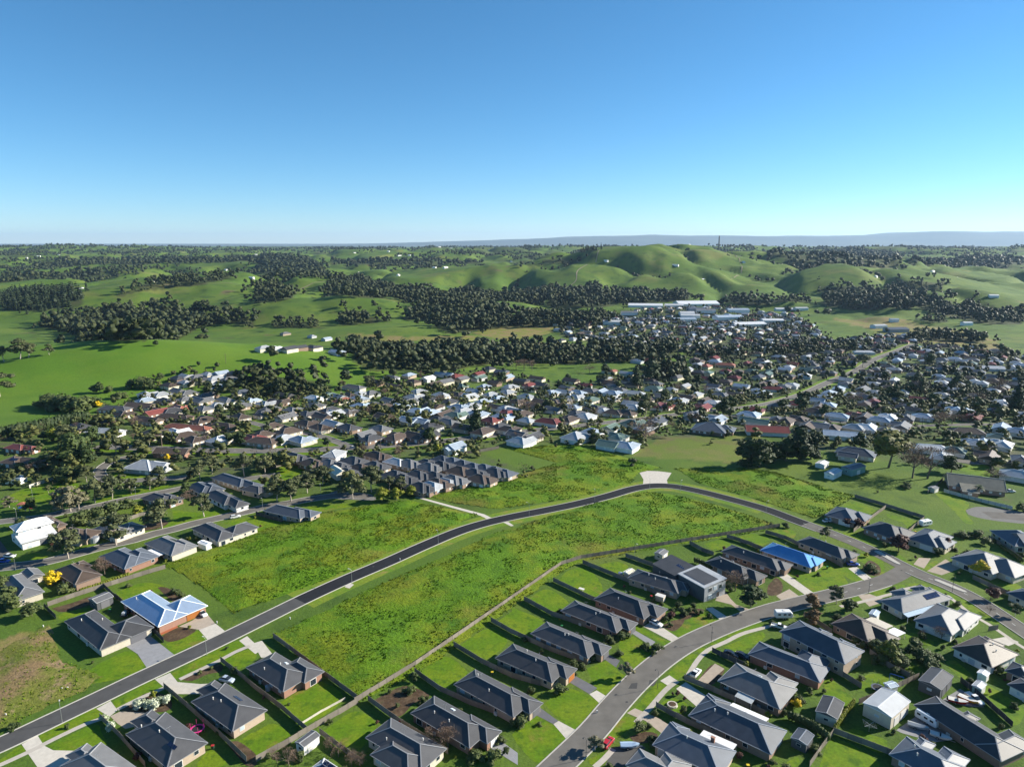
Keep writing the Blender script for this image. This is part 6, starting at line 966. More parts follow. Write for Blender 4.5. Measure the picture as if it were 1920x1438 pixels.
def house(label, cx, cy, deg, L, W, s, roof, wall, e, opt, group=None, name='house', cat='house'):
    z0 = gz(cx, cy); root = ob(name, None, None, (cx, cy, z0), R_(deg), label=label, cat=cat, group=group)
    root.empty_display_size = 1
    W = max(W, 8.8) if L > 15 else W
    fx = lambda u: (u-.5)*L
    fy = lambda v: s*(v-.5)*W
    rects = [(-L/2, L/2, -W/2, W/2, opt.get('main', 'hip'))]
    for (u0, u1, v0, v1, ty) in opt.get('wings', []):
        a, b = sorted((fy(v0), fy(v1))); rects.append((fx(u0), fx(u1), a, b, ty))
    rb, cb, wb = MB(), MB(), MB(); inset = .55; zl = -1.2 if cy > 400 else -.3
    for k, (x0, x1, y0, y1, ty) in enumerate(rects):
        q = .012*k; we = e-.12-.01*k
        roof_wing(rb, cb, wb, x0+q, x1-q, y0+q, y1-q, e, ty, dz=-.006*k)
        wb.box(x0+inset+q, x1-inset-q, y0+inset+q, y1-inset-q, zl, we)
        if ty == 'gable':
            xm, ym, sh = (x0+x1)/2, (y0+y1)/2, min(x1-x0, y1-y0)/2-inset
            if x1-x0 >= y1-y0:
                for xx in (x0+inset+q, x1-inset-q): wb.add([(xx-.05, ym-sh, we), (xx-.05, ym+sh, we), (xx-.05, ym, we+sh*TAN), (xx+.05, ym-sh, we), (xx+.05, ym+sh, we), (xx+.05, ym, we+sh*TAN)], [(0,1,2),(5,4,3),(0,2,5,3),(1,4,5,2)])
            else:
                for yy in (y0+inset+q, y1-inset-q): wb.add([(xm-sh, yy-.05, we), (xm+sh, yy-.05, we), (xm, yy-.05, we+sh*TAN), (xm-sh, yy+.05, we), (xm+sh, yy+.05, we), (xm, yy+.05, we+sh*TAN)], [(2,1,0),(3,4,5),(3,5,2,0),(1,2,5,4)])
    ob('wall', wb.mesh('wall', WL[wall]), root)
    ro = ob('roof', rb.mesh('roof', RF[roof]), root); ob('ridge_cap', cb.mesh('ridge_cap', CAP[roof]), ro)
    # windows on the walls, one mesh each
    ca, sa = math.cos(R_(deg)), math.sin(R_(deg))
    g = opt.get('gar'); doors = []
    if g:
        x0, x1, y0, y1, _ = rects[min(g[1], len(rects)-1)]
        wd_ = 4.8 if min(y1-y0, x1-x0) > 6 else 3.0
        if g[0] == 'B': P = (x1-inset+.02, (y0+y1)/2+(.1*(y1-y0)), 0, math.pi/2)
        elif g[0] == 'D': P = ((x0+x1)/2+.15*(x1-x0), (y0 if s > 0 else y1)+(inset-.02)*(1 if s > 0 else -1), 0, 0 if s > 0 else math.pi)
        doors.append(P); ob('garage_door', door_mesh(g[2], wd_, 2.25), root, P[:3], P[3])
    small = name != 'house'
    for k, (x0, x1, y0, y1, ty) in enumerate(rects):
        for nx, ny, a, b, cst in ((0,-1,x0,x1,y0+inset),(0,1,x0,x1,y1-inset),(-1,0,y0,y1,x0+inset),(1,0,y0,y1,x1-inset)):
            wx, wy = nx*ca-ny*sa, nx*sa+ny*ca
            if wx*(-cx)+wy*(-cy) < -.25*math.hypot(cx, cy): continue
            ln = b-a-2*inset; n = max(0, int(ln/3.4))
            for i in range(n):
                if rnd.random() < .12: continue
                t = a+inset+ln*(i+.5)/n+rnd.uniform(-.3,.3); x, y = (t, cst) if ny else (cst, t)
                if any(j != k and r[0]+.3 < x < r[1]-.3 and r[2]+.3 < y < r[3]-.3 for j, r in enumerate(rects)): continue
                if any(math.hypot(x-d[0], y-d[1]) < 3.4 for d in doors): continue
                rz = math.atan2(ny, nx)+math.pi/2
                w_, h_ = rnd.choice(((1.7,1.15),(1.3,1.15),(2.1,1.9),(.8,1.0)))
                for lv in ((0, 2.4) if opt.get('two') else (0,)):
                    zz = (.15 if h_ > 1.5 else .95)+lv; add_window(root, x, y, zz, rz, w_, h_, cy < 330)
    def rp(u, v):
        x, y = fx(u), fy(v); best = None
        for (x0, x1, y0, y1, ty) in rects:
            if x0 <= x <= x1 and y0 <= y <= y1:
                dx, dy = min(x-x0, x1-x), min(y-y0, y1-y); hgt_ = min(dx, dy)*TAN
                if ty == 'gable': hgt_ = (dy if x1-x0 >= y1-y0 else dx)*TAN
                if best is None or hgt_ > best[0]:
                    if (dx < dy and ty != 'gable') or (ty == 'gable' and x1-x0 < y1-y0): n = (1 if x > (x0+x1)/2 else -1, 0)
                    else: n = (0, 1 if y > (y0+y1)/2 else -1)
                    best = (hgt_, n)
        best = best or (0, (0, 1)); return x, y, e+best[0], best[1]
    if cy < 300 and name == 'house':
        x, y, z, n = rp(.5+rnd.uniform(-.2,.2), .5); o = ob('aerial', aerial_me, ro, (x, y, z), rnd.uniform(0, 3))
        ob('air_conditioner', ac_me, root, (rnd.uniform(-.3,.3)*L, -W/2+inset-.2, .0))
    for u, v in opt.get('vents', []): x, y, z, n = rp(u, v); ob('roof_vent', vent_me, ro, (x, y, z))
    def tilted(nm, me_, x, y, z, n, off=(0, 0)):
        o = ob(nm, me_, ro); az = math.atan2(n[1], n[0])
        from mathutils import Matrix
        M = Matrix.Translation((x, y, z)) @ Matrix.Rotation(az+math.pi/2, 4, 'Z') @ Matrix.Rotation(math.atan(TAN), 4, 'X') @ Matrix.Translation((off[0], off[1], .06)); o.matrix_local = M; return o
    for u, v in opt.get('sky', []): tilted('skylight', skyl_me, *rp(u, v))
    for u, v, r_, c_ in opt.get('solar', []):
        P = rp(u, v)
        for i in range(r_):
            for j in range(c_): tilted('solar_panel', cell_me, *P, off=((j-(c_-1)/2)*1.62, (i-(r_-1)/2)*1.02))
    for u, v in opt.get('sol2', []):
        P = rp(u, v)
        for j in (-.55, .55): o = tilted('solar_collector', cell_me, *P, off=(j*1.5, 0)); 
    for u, v in opt.get('chim', []): x, y, z, n = rp(u, v); ob('chimney', MB().box(-.45,.45,-.3,.3,-.8,1.3).box(-.52,.52,-.37,.37,1.3,1.45).mesh('chimney', WL['brick_red']), ro, (x, y, z))
    for (u0, u1, v0, v1, c_) in opt.get('awn', []):
        a, b = sorted((fy(v0), fy(v1))); x0, x1 = fx(u0), fx(u1); hi = e-.25; lo = e-.6
        inner_lo = abs(a) < abs(b); za, zb = (hi, lo) if inner_lo else (lo, hi)
        m_ = MB().add([(x0,a,za),(x1,a,za),(x1,b,zb),(x0,b,zb),(x0,a,za+.08),(x1,a,za+.08),(x1,b,zb+.08),(x0,b,zb+.08)], [(3,2,1,0),(4,5,6,7),(0,1,5,4),(1,2,6,5),(2,3,7,6),(3,0,4,7)])
        ob('veranda_roof', m_.mesh('veranda_roof', awn_m[c_]), root); yy = b-.15 if inner_lo else a+.15; n = max(2, int((x1-x0)/3)+1)
        for i in range(n): ob('veranda_post', post_me, root, (x0+.15+(x1-x0-.3)*i/(n-1), yy, 0), 0, (1, 1, lo))
    return root
post_me = MB().box(-.06,.06,-.06,.06,0,1).mesh('post', trim_m)
for h in HOUSES: house(*h)
# rows of units and the nearer town houses
RW = {'charcoal':'charcoal','slate':'slate grey','grey':'mid grey','light':'zinc','white':'white','brown':'brown tiled','red':'red','terracotta':'terracotta','green':'green','lightblue':'pale blue'}
for (p, roof, L, W) in UNITS:
    house('%s hipped brick unit %s' % (RW[roof], 'in the straight slate row below the gabled house' if roof == 'slate' else 'in the close rows beside the north meadow' if p[0] > -48 else 'in the rows behind the court of gums'), p[0], p[1]-2, -37+rnd.uniform(-2, 2), L, W, 1, roof, rnd.choice(('brick_tan','brick_brown')), 2.7,
          {'wings': [(.5,1.15,.2,.85,'hip')] if W > 9 and roof != 'light' else []}, 'units in rows above the north meadow')
CODE = {'d':('charcoal',('brick_brown','cream')),'g':('grey',('brick_tan','cream')),'l':('light',('white','cream')),'w':('white',('white','white')),'u':('lightblue',('white','cream')),'b':('brown',('brick_brown','brick_tan','cream')),'r':('red',('white','brick_red')),'t':('terracotta',('brick_tan','cream')),'n':('green',('white','cream'))}
ALLH = [(h[1], h[2], max(h[4], h[5])*.62) for h in HOUSES]+[(u[0][0], u[0][1], 8) for u in UNITS]
TOWNH.sort(key=lambda t: math.hypot(*t[0])); far_specs = []
AREAS = [(-235, 470, 60, 'near the aged care complex'), (-150, 600, 90, 'beside the green pasture hill'), (-60, 470, 80, 'behind the main road verge'), (-330, 560, 80, 'on the green pasture slope'), (60, 600, 90, 'beside the central woodland'), (60, 470, 70, 'near the tall dark tiered pine'), (200, 620, 90, 'along the rising eastern road'), (180, 480, 70, 'behind the far grassy field'), (330, 560, 110, 'among the eastern bare trees'), (300, 420, 80, 'by the east side road'), (0, 800, 200, 'beyond the woodland belt')]
def area(x, y): return min(AREAS, key=lambda a: math.hypot(x-a[0], y-a[1])/a[2])[3]
WORDW = {'brick_brown':'brown brick','brick_tan':'tan brick','brick_red':'red brick','cream':'cream','white':'white'}
for i, (p, code, Ls) in enumerate(TOWNH):
    roof, walls = CODE[code]; wall = rnd.choice(walls); L = Ls or rnd.uniform(12, 16); W = min(L*.75, rnd.uniform(9, 11)) if L < 20 else rnd.uniform(8, 11)
    deg = -36+rnd.uniform(-5, 5)+(90 if rnd.random() < .45 else 0) if Ls < 20 else -20+rnd.uniform(-10, 10)
    sh = rnd.random(); opt = {}
    if sh < .25: opt['main'] = 'gable'
    if .15 < sh < .7 and L < 19: opt['wings'] = [(.45, .95, .4, 1.35, 'gable' if sh < .4 else 'hip')]
    if roof in ('light', 'white') and rnd.random() < .35: roof = rnd.choice(('light', 'grey', 'lightblue'))
    ALLH.append((p[0], p[1], L*.6))
    kindw = 'gabled' if opt.get('main') else ('cross winged' if opt.get('wings') else 'hipped')
    if i < 199: house('%s roofed %s house with %s walls %s' % (RW[roof], kindw, WORDW[wall], area(*p)), p[0], p[1]-1.5, deg, L, W, 1, roof, wall, 2.8, opt, 'houses of the town below the meadows')
    else: far_specs.append((p[0], p[1], deg, L, W, roof, wall, opt))
# ---- the modern flat roofed house
c = MODERN; root = ob('house', None, None, (c[0], c[1], 0), R_(c[2]), label='modern grey two storey house with skillion roofs beside the wide street tree', cat='house')
L, W = c[3], c[4]
wb = MB().box(-L/2+.3, L/2-.3, -W/2+.3, W/2-.3, -.3, 5.3); ob('wall', wb.mesh('wall', WL['darkgrey']), root)
rb = MB().add([(-L/2,-W/2,5.2),(L/2,-W/2,5.2),(L/2,W/2,5.9),(-L/2,W/2,5.9),(-L/2,-W/2,5.5),(L/2,-W/2,5.5),(L/2,W/2,6.2),(-L/2,W/2,6.2)], [(3,2,1,0),(4,5,6,7),(0,1,5,4),(1,2,6,5),(2,3,7,6),(3,0,4,7)])
ro = ob('roof', rb.mesh('roof', RF['light']), root)
ob('roof_deck', MB().add([(-L/2+1.2,-W/2+1.6,5.66),(L/2-1.2,-W/2+1.6,5.66),(L/2-1.2,W/2-1.6,6.02),(-L/2+1.2,W/2-1.6,6.02)], [(0,1,2,3)]).mesh('roof_deck', RF['charcoal']), ro, (0, 0, .06))
fb = MB().box(L/2-.32, L/2-.12, -W/2+.4, W/2-.4, 0, 5.2); ob('front_wall', fb.mesh('front_wall', WL['grey']), root)
for yy, zz in ((-2.4, 3.2), (0, 3.2), (2.6, 3.2), (-2.4, .6), (1.5, .1)): add_window(root, L/2-.1, yy, zz, math.pi/2, 1.7, 1.5 if zz > .2 else 2.2)
c2 = MODERN_BACK; L2, W2 = c2[3]+3, c2[4]-2.5
dx, dy = c2[0]-c[0], c2[1]-c[1]; ca, sa = math.cos(R_(-c[2])), math.sin(R_(-c[2])); lx, ly = dx*ca-dy*sa, dx*sa+dy*ca
ob('rear_wall', MB().box(lx-L2/2+.3, lx+L2/2-.3, ly-W2/2+.3, ly+W2/2-.3, -.3, 4.1).mesh('rear_wall', WL['darkgrey']), root)
rr = ob('rear_roof', MB().add([(lx-L2/2,ly-W2/2,3.9),(lx+L2/2,ly-W2/2,4.2),(lx+L2/2,ly+W2/2,5.6),(lx-L2/2,ly+W2/2,5.3),(lx-L2/2,ly-W2/2,4.2),(lx+L2/2,ly-W2/2,4.5),(lx+L2/2,ly+W2/2,5.9),(lx-L2/2,ly+W2/2,5.6)], [(3,2,1,0),(4,5,6,7),(0,1,5,4),(1,2,6,5),(2,3,7,6),(3,0,4,7)]).mesh('rear_roof', RF['charcoal']), root)
for i in range(2):
    for j in range(4): o = ob('solar_panel', cell_me, rr, (lx+L2/2-1.6-j*1.0, ly+1.2+i*1.7, 5.28+i*.20-j*.02), math.pi/2); o.rotation_euler = (R_(0), R_(-7), math.pi/2)
# ---- the white two storey house
c = WHITE; L, W = 15, 13; root = ob('house', None, None, (c[0]+2, c[1]+1, 0), R_(-40), label='white two storey house with white metal roofs and double garage on the western street', cat='house')
wb = MB().box(-7, 7, -6, 6, -.3, 2.9); ob('wall', wb.mesh('wall', WL['white']), root)
ob('upper_wall', MB().box(-6.4, 1.0, -5.4, 6.4, 2.95, 6.2).mesh('upper_wall', WL['white']), root)
rb = MB(); cb = MB(); roof_wing(rb, cb, wb, -7.2, 1.8, -6.2, 7.2, 6.3, 'hip'); u = ob('upper_roof', rb.mesh('upper_roof', RF['white']), root); ob('ridge_cap', cb.mesh('ridge_cap', CAP['white']), u)
rb = MB().add([(1.02,-6.6,4.3),(7.7,-6.6,2.9),(7.7,6.6,2.9),(1.02,6.6,4.3),(1.02,-6.6,4.5),(7.7,-6.6,3.1),(7.7,6.6,3.1),(1.02,6.6,4.5)], [(3,2,1,0),(4,5,6,7),(0,1,5,4),(1,2,6,5),(2,3,7,6),(3,0,4,7)]); ob('lower_roof', rb.mesh('lower_roof', RF['white']), root)
ob('garage_door', door_mesh('grey', 4.8, 2.25), root, (7.02, 2.6, 0), math.pi/2)
for x, y, z, r in ((1.05, -3, 4.9, 1), (1.05, 2, 4.9, 1), (7.02, -3.5, .2, 1), (-4, -5.45, 4.0, 0), (-1, -5.45, 4.0, 0), (2, -6.02, .9, 0), (-4, -6.02, .9, 0)): add_window(root, x, y, z, math.pi/2 if r else 0, 1.5, 1.0)
# ---------------------------------------------------------------- sheds
def shed(label, cx, cy, deg, L, W, s, roof, wall, e, opt, name='shed', cat='shed', group=None):
    z0 = gz(cx, cy); root = ob(name, None, None, (cx, cy, z0), R_(deg), label=label, cat=cat, group=group); root.empty_display_size = 1
    o_ = .15; wb = MB().box(-L/2+o_, L/2-o_, -W/2+o_, W/2-o_, -1. if cy > 400 else -.2, e); rb, cb = MB(), MB()
    sh = min(L, W)/2
    roof_wing(rb, cb, wb, -L/2, L/2, -W/2, W/2, e+.1, 'gable', tan=.24)
    if L >= W:
        for xx in (-L/2+o_, L/2-o_): wb.add([(xx-.04,-sh+o_,e),(xx-.04,sh-o_,e),(xx-.04,0,e+(sh-o_)*.24),(xx+.04,-sh+o_,e),(xx+.04,sh-o_,e),(xx+.04,0,e+(sh-o_)*.24)], [(0,1,2),(5,4,3),(0,2,5,3),(1,4,5,2)])
    else:
        for yy in (-W/2+o_, W/2-o_): wb.add([(-sh+o_,yy-.04,e),(sh-o_,yy-.04,e),(0,yy-.04,e+(sh-o_)*.24),(-sh+o_,yy+.04,e),(sh-o_,yy+.04,e),(0,yy+.04,e+(sh-o_)*.24)], [(2,1,0),(3,4,5),(3,5,2,0),(1,2,5,4)])
    ob('wall', wb.mesh('wall', WL[wall]), root); r = ob('roof', rb.mesh('roof', RF[roof]), root); ob('ridge_cap', cb.mesh('ridge_cap', CAP[roof]), r)
    nd = opt.get('rdoor', 1); dw = min(3., W*.8/nd) if W > 1.5 else .8
    for i in range(nd): ob('door', door_mesh('white' if wall != 'darkgrey' else 'grey', round(min(dw, 2.8), 1), min(2.4, e-.2)), root, (L/2-o_+.03, (i-(nd-1)/2)*(dw+.5), 0), math.pi/2)
    if e > 2.3: add_window(root, 0, -W/2+o_, e*.45, 0, min(1.2, L*.3), .7)
    return root
for q in SHEDS:
    q = list(q); q[4] = max(q[4], 2.4); q[5] = max(q[5], 2.6); shed(*q)
for i, (p, L, W, cc) in enumerate(INDUSTRY):
    shed('%s roofed %s steel warehouse in the industrial estate' % (RW[cc], 'very long' if L > 60 else 'long' if L > 38 else 'small'), p[0], p[1], -8+(i*37 % 23), L, W, 1, cc, 'white' if cc != 'slate' else 'grey', 5.0, {'rdoor': 2}, 'warehouse', 'warehouse', 'warehouses of the industrial estate'); ALLH.append((p[0], p[1], L*.55))
# ---------------------------------------------------------------- fences
PAN = {k: MB().box(-.5,.5,-.025,.025,.04,1).mesh('panel', FM[k]) for k in FM}; POST = MB().box(-.06,.06,-.06,.06,-.3,1.86).mesh('post', post_m)
for kind_, label, pts in FENCES:
    low = 'retaining' in label; hh = .7 if low else 1.75
    root = ob('retaining_wall' if low else 'fence', None, None, (pts[0][0], pts[0][1], 0), label=label, cat='wall' if low else 'fence')
    c = np.array(pts, float); acc = []
    for a, b in zip(c[:-1], c[1:]):
        l = np.linalg.norm(b-a); n = max(1, round(l/2.7))
        for k in range(n): acc.append((a+(b-a)*k/n, a+(b-a)*(k+1)/n))
    for i, (a, b) in enumerate(acc):
        m_ = (a+b)/2; d = b-a; l = np.linalg.norm(d); z = min(gz(*a), gz(*b)); dz = rnd.uniform(-.05, .05)
        ob('panel', PAN[kind_ if not low else 'w'], root, (m_[0]-pts[0][0], m_[1]-pts[0][1], z+dz), math.atan2(d[1], d[0]), (l*.985, 1, hh))
        if not low: ob('post', POST, root, (a[0]-pts[0][0], a[1]-pts[0][1], z), math.atan2(d[1], d[0]))
# ---------------------------------------------------------------- trees
def ico():
    t = (1+5**.5)/2; v = np.array([(-1,t,0),(1,t,0),(-1,-t,0),(1,-t,0),(0,-1,t),(0,1,t),(0,-1,-t),(0,1,-t),(t,0,-1),(t,0,1),(-t,0,-1),(-t,0,1)], float); v /= np.linalg.norm(v[0])
    f = [(0,11,5),(0,5,1),(0,1,7),(0,7,10),(0,10,11),(1,5,9),(5,11,4),(11,10,2),(10,7,6),(7,1,8),(3,9,4),(3,4,2),(3,2,6),(3,6,8),(3,8,9),(4,9,5),(2,4,11),(6,2,10),(8,6,7),(9,8,1)]
    return v, f
def ico2():
    v, f = ico(); v = list(map(tuple, v)); mid = {}; nf = []
    def mp(a, b):
        k = (min(a, b), max(a, b))
        if k not in mid: p = np.array(v[a])+np.array(v[b]); v.append(tuple(p/np.linalg.norm(p))); mid[k] = len(v)-1
        return mid[k]
    for a, b, c in f: x, y, z = mp(a, b), mp(b, c), mp(c, a); nf += [(a,x,z),(b,y,x),(c,z,y),(x,y,z)]
    return np.array(v), nf
I1, I2 = ico(), ico2()
def leaf_cloud(g, clumps, n, size, core=.72, lod=2, thin=1., upw=0.):
    """clumps: (x,y,z,rx,rz). Cores hide the sky, leaf blades break the outline."""
    V, Fq = [], []; k = 0; iv, if_ = I2 if lod == 2 else I1
    for x, y, z, rx, rz in clumps:
        if core > 0:
            d = 1+.32*(g.random(len(iv))-.5); p = iv*d[:, None]*np.array([rx, rx, rz])*core+np.array([x, y, z]); V.append(p); Fq += [tuple(a+k for a in f) for f in if_]; k += len(p)
    w = np.array([c[3]**2 for c in clumps]); w /= w.sum(); ci = g.choice(len(clumps), n, p=w); C = np.array(clumps)[ci]
    d = g.normal(size=(n, 3)); d /= np.linalg.norm(d, axis=1)[:, None]; d[:, 2] = np.where(d[:, 2] < -.35, -d[:, 2], d[:, 2])
    r = g.uniform(.62, 1.13, n)[:, None]; p = C[:, :3]+d*r*np.stack([C[:, 3], C[:, 3], C[:, 4]], -1)
    nn = d+g.normal(scale=.55, size=(n, 3))+np.array([0, 0, .25]); nn /= np.linalg.norm(nn, axis=1)[:, None]
    a = np.cross(nn, g.normal(size=(n, 3))); a /= np.linalg.norm(a, axis=1)[:, None]; b = np.cross(nn, a)
    if upw: b = b*(1-upw)+(d*.8+np.array([0, 0, .6]))*upw; a = a*thin
    s = (size*g.uniform(.6, 1.35, n))[:, None]; q = np.stack([p-a*s, p-b*s*.75, p+a*s, p+b*s*.75], 1).reshape(-1, 3)
    V.append(q); Fq += [(k+4*i, k+4*i+1, k+4*i+2, k+4*i+3) for i in range(n)]
    return np.vstack(V), Fq
def shape(kind, g, lod=2):
    c = []; m = 1 if lod == 2 else .5
    if kind in ('eu', 'eup'):
        for i in range(int(13*m)+1):
            t = g.uniform(0, 6.28); r = g.uniform(.05, .34); z = g.uniform(.36, .88)-.25*r; c.append((r*math.cos(t), r*math.sin(t), z, g.uniform(.10, .18), g.uniform(.08, .13)))
        c.append((0, 0, .84, .13, .12))
    elif kind in ('dark', 'yg', 'wat', 'red', 'rb', 'wat2', 'yg2', 'townleaf'):
        for i in range(int(9*m)+1):
            t = g.uniform(0, 6.28); z = g.uniform(.28, .80); r = g.uniform(.08, .27)*math.sin(math.pi*min(1, z*1.05))**.5; c.append((r*math.cos(t), r*math.sin(t), z, g.uniform(.13, .20), g.uniform(.12, .18)))
        c.append((0, 0, .80, .15, .17)); c.append((0, 0, .5, .22, .28))
    elif kind in ('dk2', 'big', 'big2'):
        for i in range(int(14*m)+1):
            t = g.uniform(0, 6.28); z = g.uniform(.16 if kind == 'dk2' else .36, .82); r = g.uniform(.1, .36)*(1.1-.5*z); c.append((r*math.cos(t), r*math.sin(t), z, g.uniform(.13, .22), g.uniform(.09, .15)))
        c.append((0, 0, .84, .15, .14)); c.append((0, 0, .55, .28, .25))
    elif kind in ('bush', 'wf'):
        for i in range(int(8*m)+1):
            t = g.uniform(0, 6.28); r = g.uniform(.05, .42); z = g.uniform(.2, .75)-.4*r; c.append((r*math.cos(t), r*math.sin(t), max(.14, z), g.uniform(.17, .28), g.uniform(.15, .25)))
        c.append((0, 0, .5, .34, .42))
    elif kind in ('arau', 'pine'):
        for i in range(int(11*m)+1):
            z = .1+.86*i/(int(11*m)+.01); r = .24*(1.03-z)+.03; c.append((g.uniform(-.03, .03), g.uniform(-.03, .03), z, r, .07*(1.4-z)))
    elif kind == 'bare':
        for i in range(int(10*m)+1):
            t = g.uniform(0, 6.28); r = g.uniform(.05, .33); z = g.uniform(.42, .84)-.2*r; c.append((r*math.cos(t), r*math.sin(t), z, g.uniform(.12, .18), g.uniform(.11, .16)))
    return c
def trunk_mesh(kind, g, m):
    b = MB()
    if kind == 'palm': return b.tube((0,0,-.05),(0,0,.72),.035,.022,7).mesh('trunk', m)
    pale = kind in ('eu', 'eup', 'bare'); top = .55
    lean = g.uniform(-.04, .04, 2)
    b.tube((0,0,-.05),(lean[0],lean[1],.3),.020,.015,7); b.tube((lean[0],lean[1],.295),(lean[0]*1.6,lean[1]*1.6,top),.0145,.009,6)
    for i in range(7 if kind == 'bare' else 5):
        t = g.uniform(0, 6.28); z = g.uniform(.26, .5); r = g.uniform(.14, .27); p = (lean[0]*1.2,lean[1]*1.2,z); q = (r*math.cos(t),r*math.sin(t),z+g.uniform(.14,.3)); b.tube(p, q, .009, .004, 5, cap=False)
        if kind == 'bare':
            for j in range(4):
                t2 = t+g.uniform(-.9, .9); q2 = (q[0]+.12*math.cos(t2), q[1]+.12*math.sin(t2), q[2]+g.uniform(.06, .2)); b.tube(q, q2, .0055, .002, 4, cap=False)
    return b.mesh('trunk', m)
PROTO = {}
NP_ = {'eu': 6, 'bush': 5, 'dark': 5, 'bare': 5}
for ki, kind in enumerate(['eu','eup','dark','dk2','big','big2','bush','wf','yg','yg2','wat','wat2','red','rb','bare','arau','palm']):
    PROTO[kind] = []
    for j in range(NP_.get(kind, 2)):
        g = np.random.default_rng(100*ki+j)
        if kind == 'palm':
            b = MB()
            for i in range(22):
                t = 6.28*i/22+g.uniform(-.1, .1); el = g.uniform(-.3, .9); L_ = .34; pts = [(0,0,.72)]
                for s_ in (.35, .7, 1.): pts.append((L_*s_*math.cos(t), L_*s_*math.sin(t), .72+L_*(math.sin(el)*s_-.75*s_*s_)))
                nx, ny = -math.sin(t), math.cos(t); ws = (.008, .04, .035, .004)
                b.add([(p[0]+nx*w*sg, p[1]+ny*w*sg, p[2]) for p, w in zip(pts, ws) for sg in (-1, 1)], [(0,1,3,2),(2,3,5,4),(4,5,7,6)])
            cm = b.mesh('crown', LEAF['palm'])
        else:
            cl = shape(kind, g); bare = kind == 'bare'
            n, sz = {'eu': (850,.032),'eup': (520,.028),'bare': (1700,.034),'bush': (460,.055),'wf': (420,.06),'arau': (700,.036),'dk2': (900,.036),'big': (1000,.034),'big2': (900,.032)}.get(kind, (620,.038))
            V, Fq = leaf_cloud(g, cl, n, sz, core=0 if bare else .74, thin=.13 if bare else 1, upw=.8 if bare else 0)
            cm = bpy.data.meshes.new('crown'); cm.from_pydata(V.tolist(), [], Fq); cm.materials.append(LEAF[kind]); cm.update()
        PROTO[kind].append((cm, trunk_mesh(kind, g, palebark_m if kind in ('eu','eup') else bark_m)))
TW = {'eu':('gum_tree','tree','grey green gum tree'),'eup':('gum_tree','tree','sparse pale gum tree'),'dark':('broadleaf_tree','tree','dark green rounded tree'),'dk2':('cypress_tree','tree','dense near black cypress'),'big':('cypress_tree','tree','huge spreading cypress with golden top'),
      'big2':('broadleaf_tree','tree','wide dark crowned tree'),'bush':('shrub','shrub','leafy green shrub'),'wf':('shrub','shrub','round white flowering shrub'),'yg':('broadleaf_tree','tree','yellow green rounded tree'),'yg2':('broadleaf_tree','tree','tall olive green garden tree'),
      'wat':('wattle_tree','tree','bright yellow wattle in flower'),'wat2':('broadleaf_tree','tree','ochre topped flowering tree'),'red':('broadleaf_tree','tree','dark purple leafed small tree'),'rb':('broadleaf_tree','tree','russet leafed garden tree'),'bare':('bare_tree','tree','leafless brown winter tree'),'arau':('pine_tree','tree','tall dark tiered pine'),'palm':('palm_tree','tree','feathery palm')}
def landmark(x, y):
    zones = [(lambda: y > 400, area(x, y)), (lambda: x > 150 and y > 280, 'beside the upper paddock'), (lambda: x < -150 and y > 290, 'in the park and western streets'),
             (lambda: x < -120 and y > 215, 'beside the western street houses'), (lambda: y > 290, 'around the court and units above the meadows'), (lambda: x > 85 and y > 195, 'around the road junction'), (lambda: x > 62, 'in the shed and boat yard gardens'), (lambda: x < -60, 'in the south western gardens'), (lambda: y < 175 and x < 20, 'in the gardens at the meadow corner'), (lambda: True, 'in the gardens of the curving street')]
    for f, w in zones:
        if f(): return w
def short(lb):
    w = lb.split(); 
    for k in ('house', 'cottage', 'building', 'farmhouse', 'hall'):
        if k in w: return ' '.join(w[max(0, w.index(k)-5):w.index(k)+1])
    return ' '.join(w[:5])
HP = [(h[1], h[2], short(h[0])) for h in HOUSES]
def beside(x, y, words):
    d, nm = min((math.hypot(x-a, y-b), n_) for a, b, n_ in HP)
    lb = words+' beside the '+nm
    return lb if d < 19 and y < 345 and len(lb.split()) <= 15 else None
# shrubs along the walls and fences of the nearer gardens
occ = []
for h in HOUSES:
    W_ = max(h[5], 8.8) if h[4] > 15 else h[5]
    occ.append((h[1], h[2], R_(h[3]), h[4]/2+.9, W_/2+.9))
    for (u0, u1, v0, v1, _) in h[10].get('wings', []):
        a_ = R_(h[3]); lx_, ly_ = ((u0+u1)/2-.5)*h[4], ((v0+v1)/2-.5)*W_; occ.append((h[1]+lx_*math.cos(a_)-ly_*math.sin(a_), h[2]+lx_*math.sin(a_)+ly_*math.cos(a_), a_, (u1-u0)*h[4]/2+.8, (v1-v0)*W_/2+.8))
for q in SHEDS: occ.append((q[1], q[2], R_(q[3]), q[4]/2+.8, q[5]/2+.8))
hard = [p for k_, p in PAVED if k_ not in ('lawn', 'mulch')]
def free(x, y):
    for a, b, t, l_, w_ in occ:
        dx, dy = x-a, y-b; u_, v_ = dx*math.cos(t)+dy*math.sin(t), -dx*math.sin(t)+dy*math.cos(t)
        if abs(u_) < l_ and abs(v_) < w_: return False
    if any(np.min(np.hypot(c_[:, 0]-x, c_[:, 1]-y)) < w_/2+1.5 for c_, w_ in ROADC): return False
    P_ = (np.array([x]), np.array([y]))
    return not any(inpoly(*P_, p)[0] for p in hard) and not any(inpoly(*P_, p)[0] for _, p in MEADOWS)
for h in HOUSES:
    if h[2] > 300: continue
    n_ = 0
    for k_ in range(40):
        if n_ >= 3: break
        t = rnd.uniform(0, 6.28); r = max(h[4], h[5])*.5+rnd.uniform(0, 6); x, y = h[1]+r*math.cos(t), h[2]+r*math.sin(t)*.9
        if free(x, y): TREES.append((rnd.choice(('bush','bush','bush','yg','red')), round(x, 1), round(y, 1), rnd.uniform(.8, 2.2), rnd.uniform(.9, 1.5))); n_ += 1
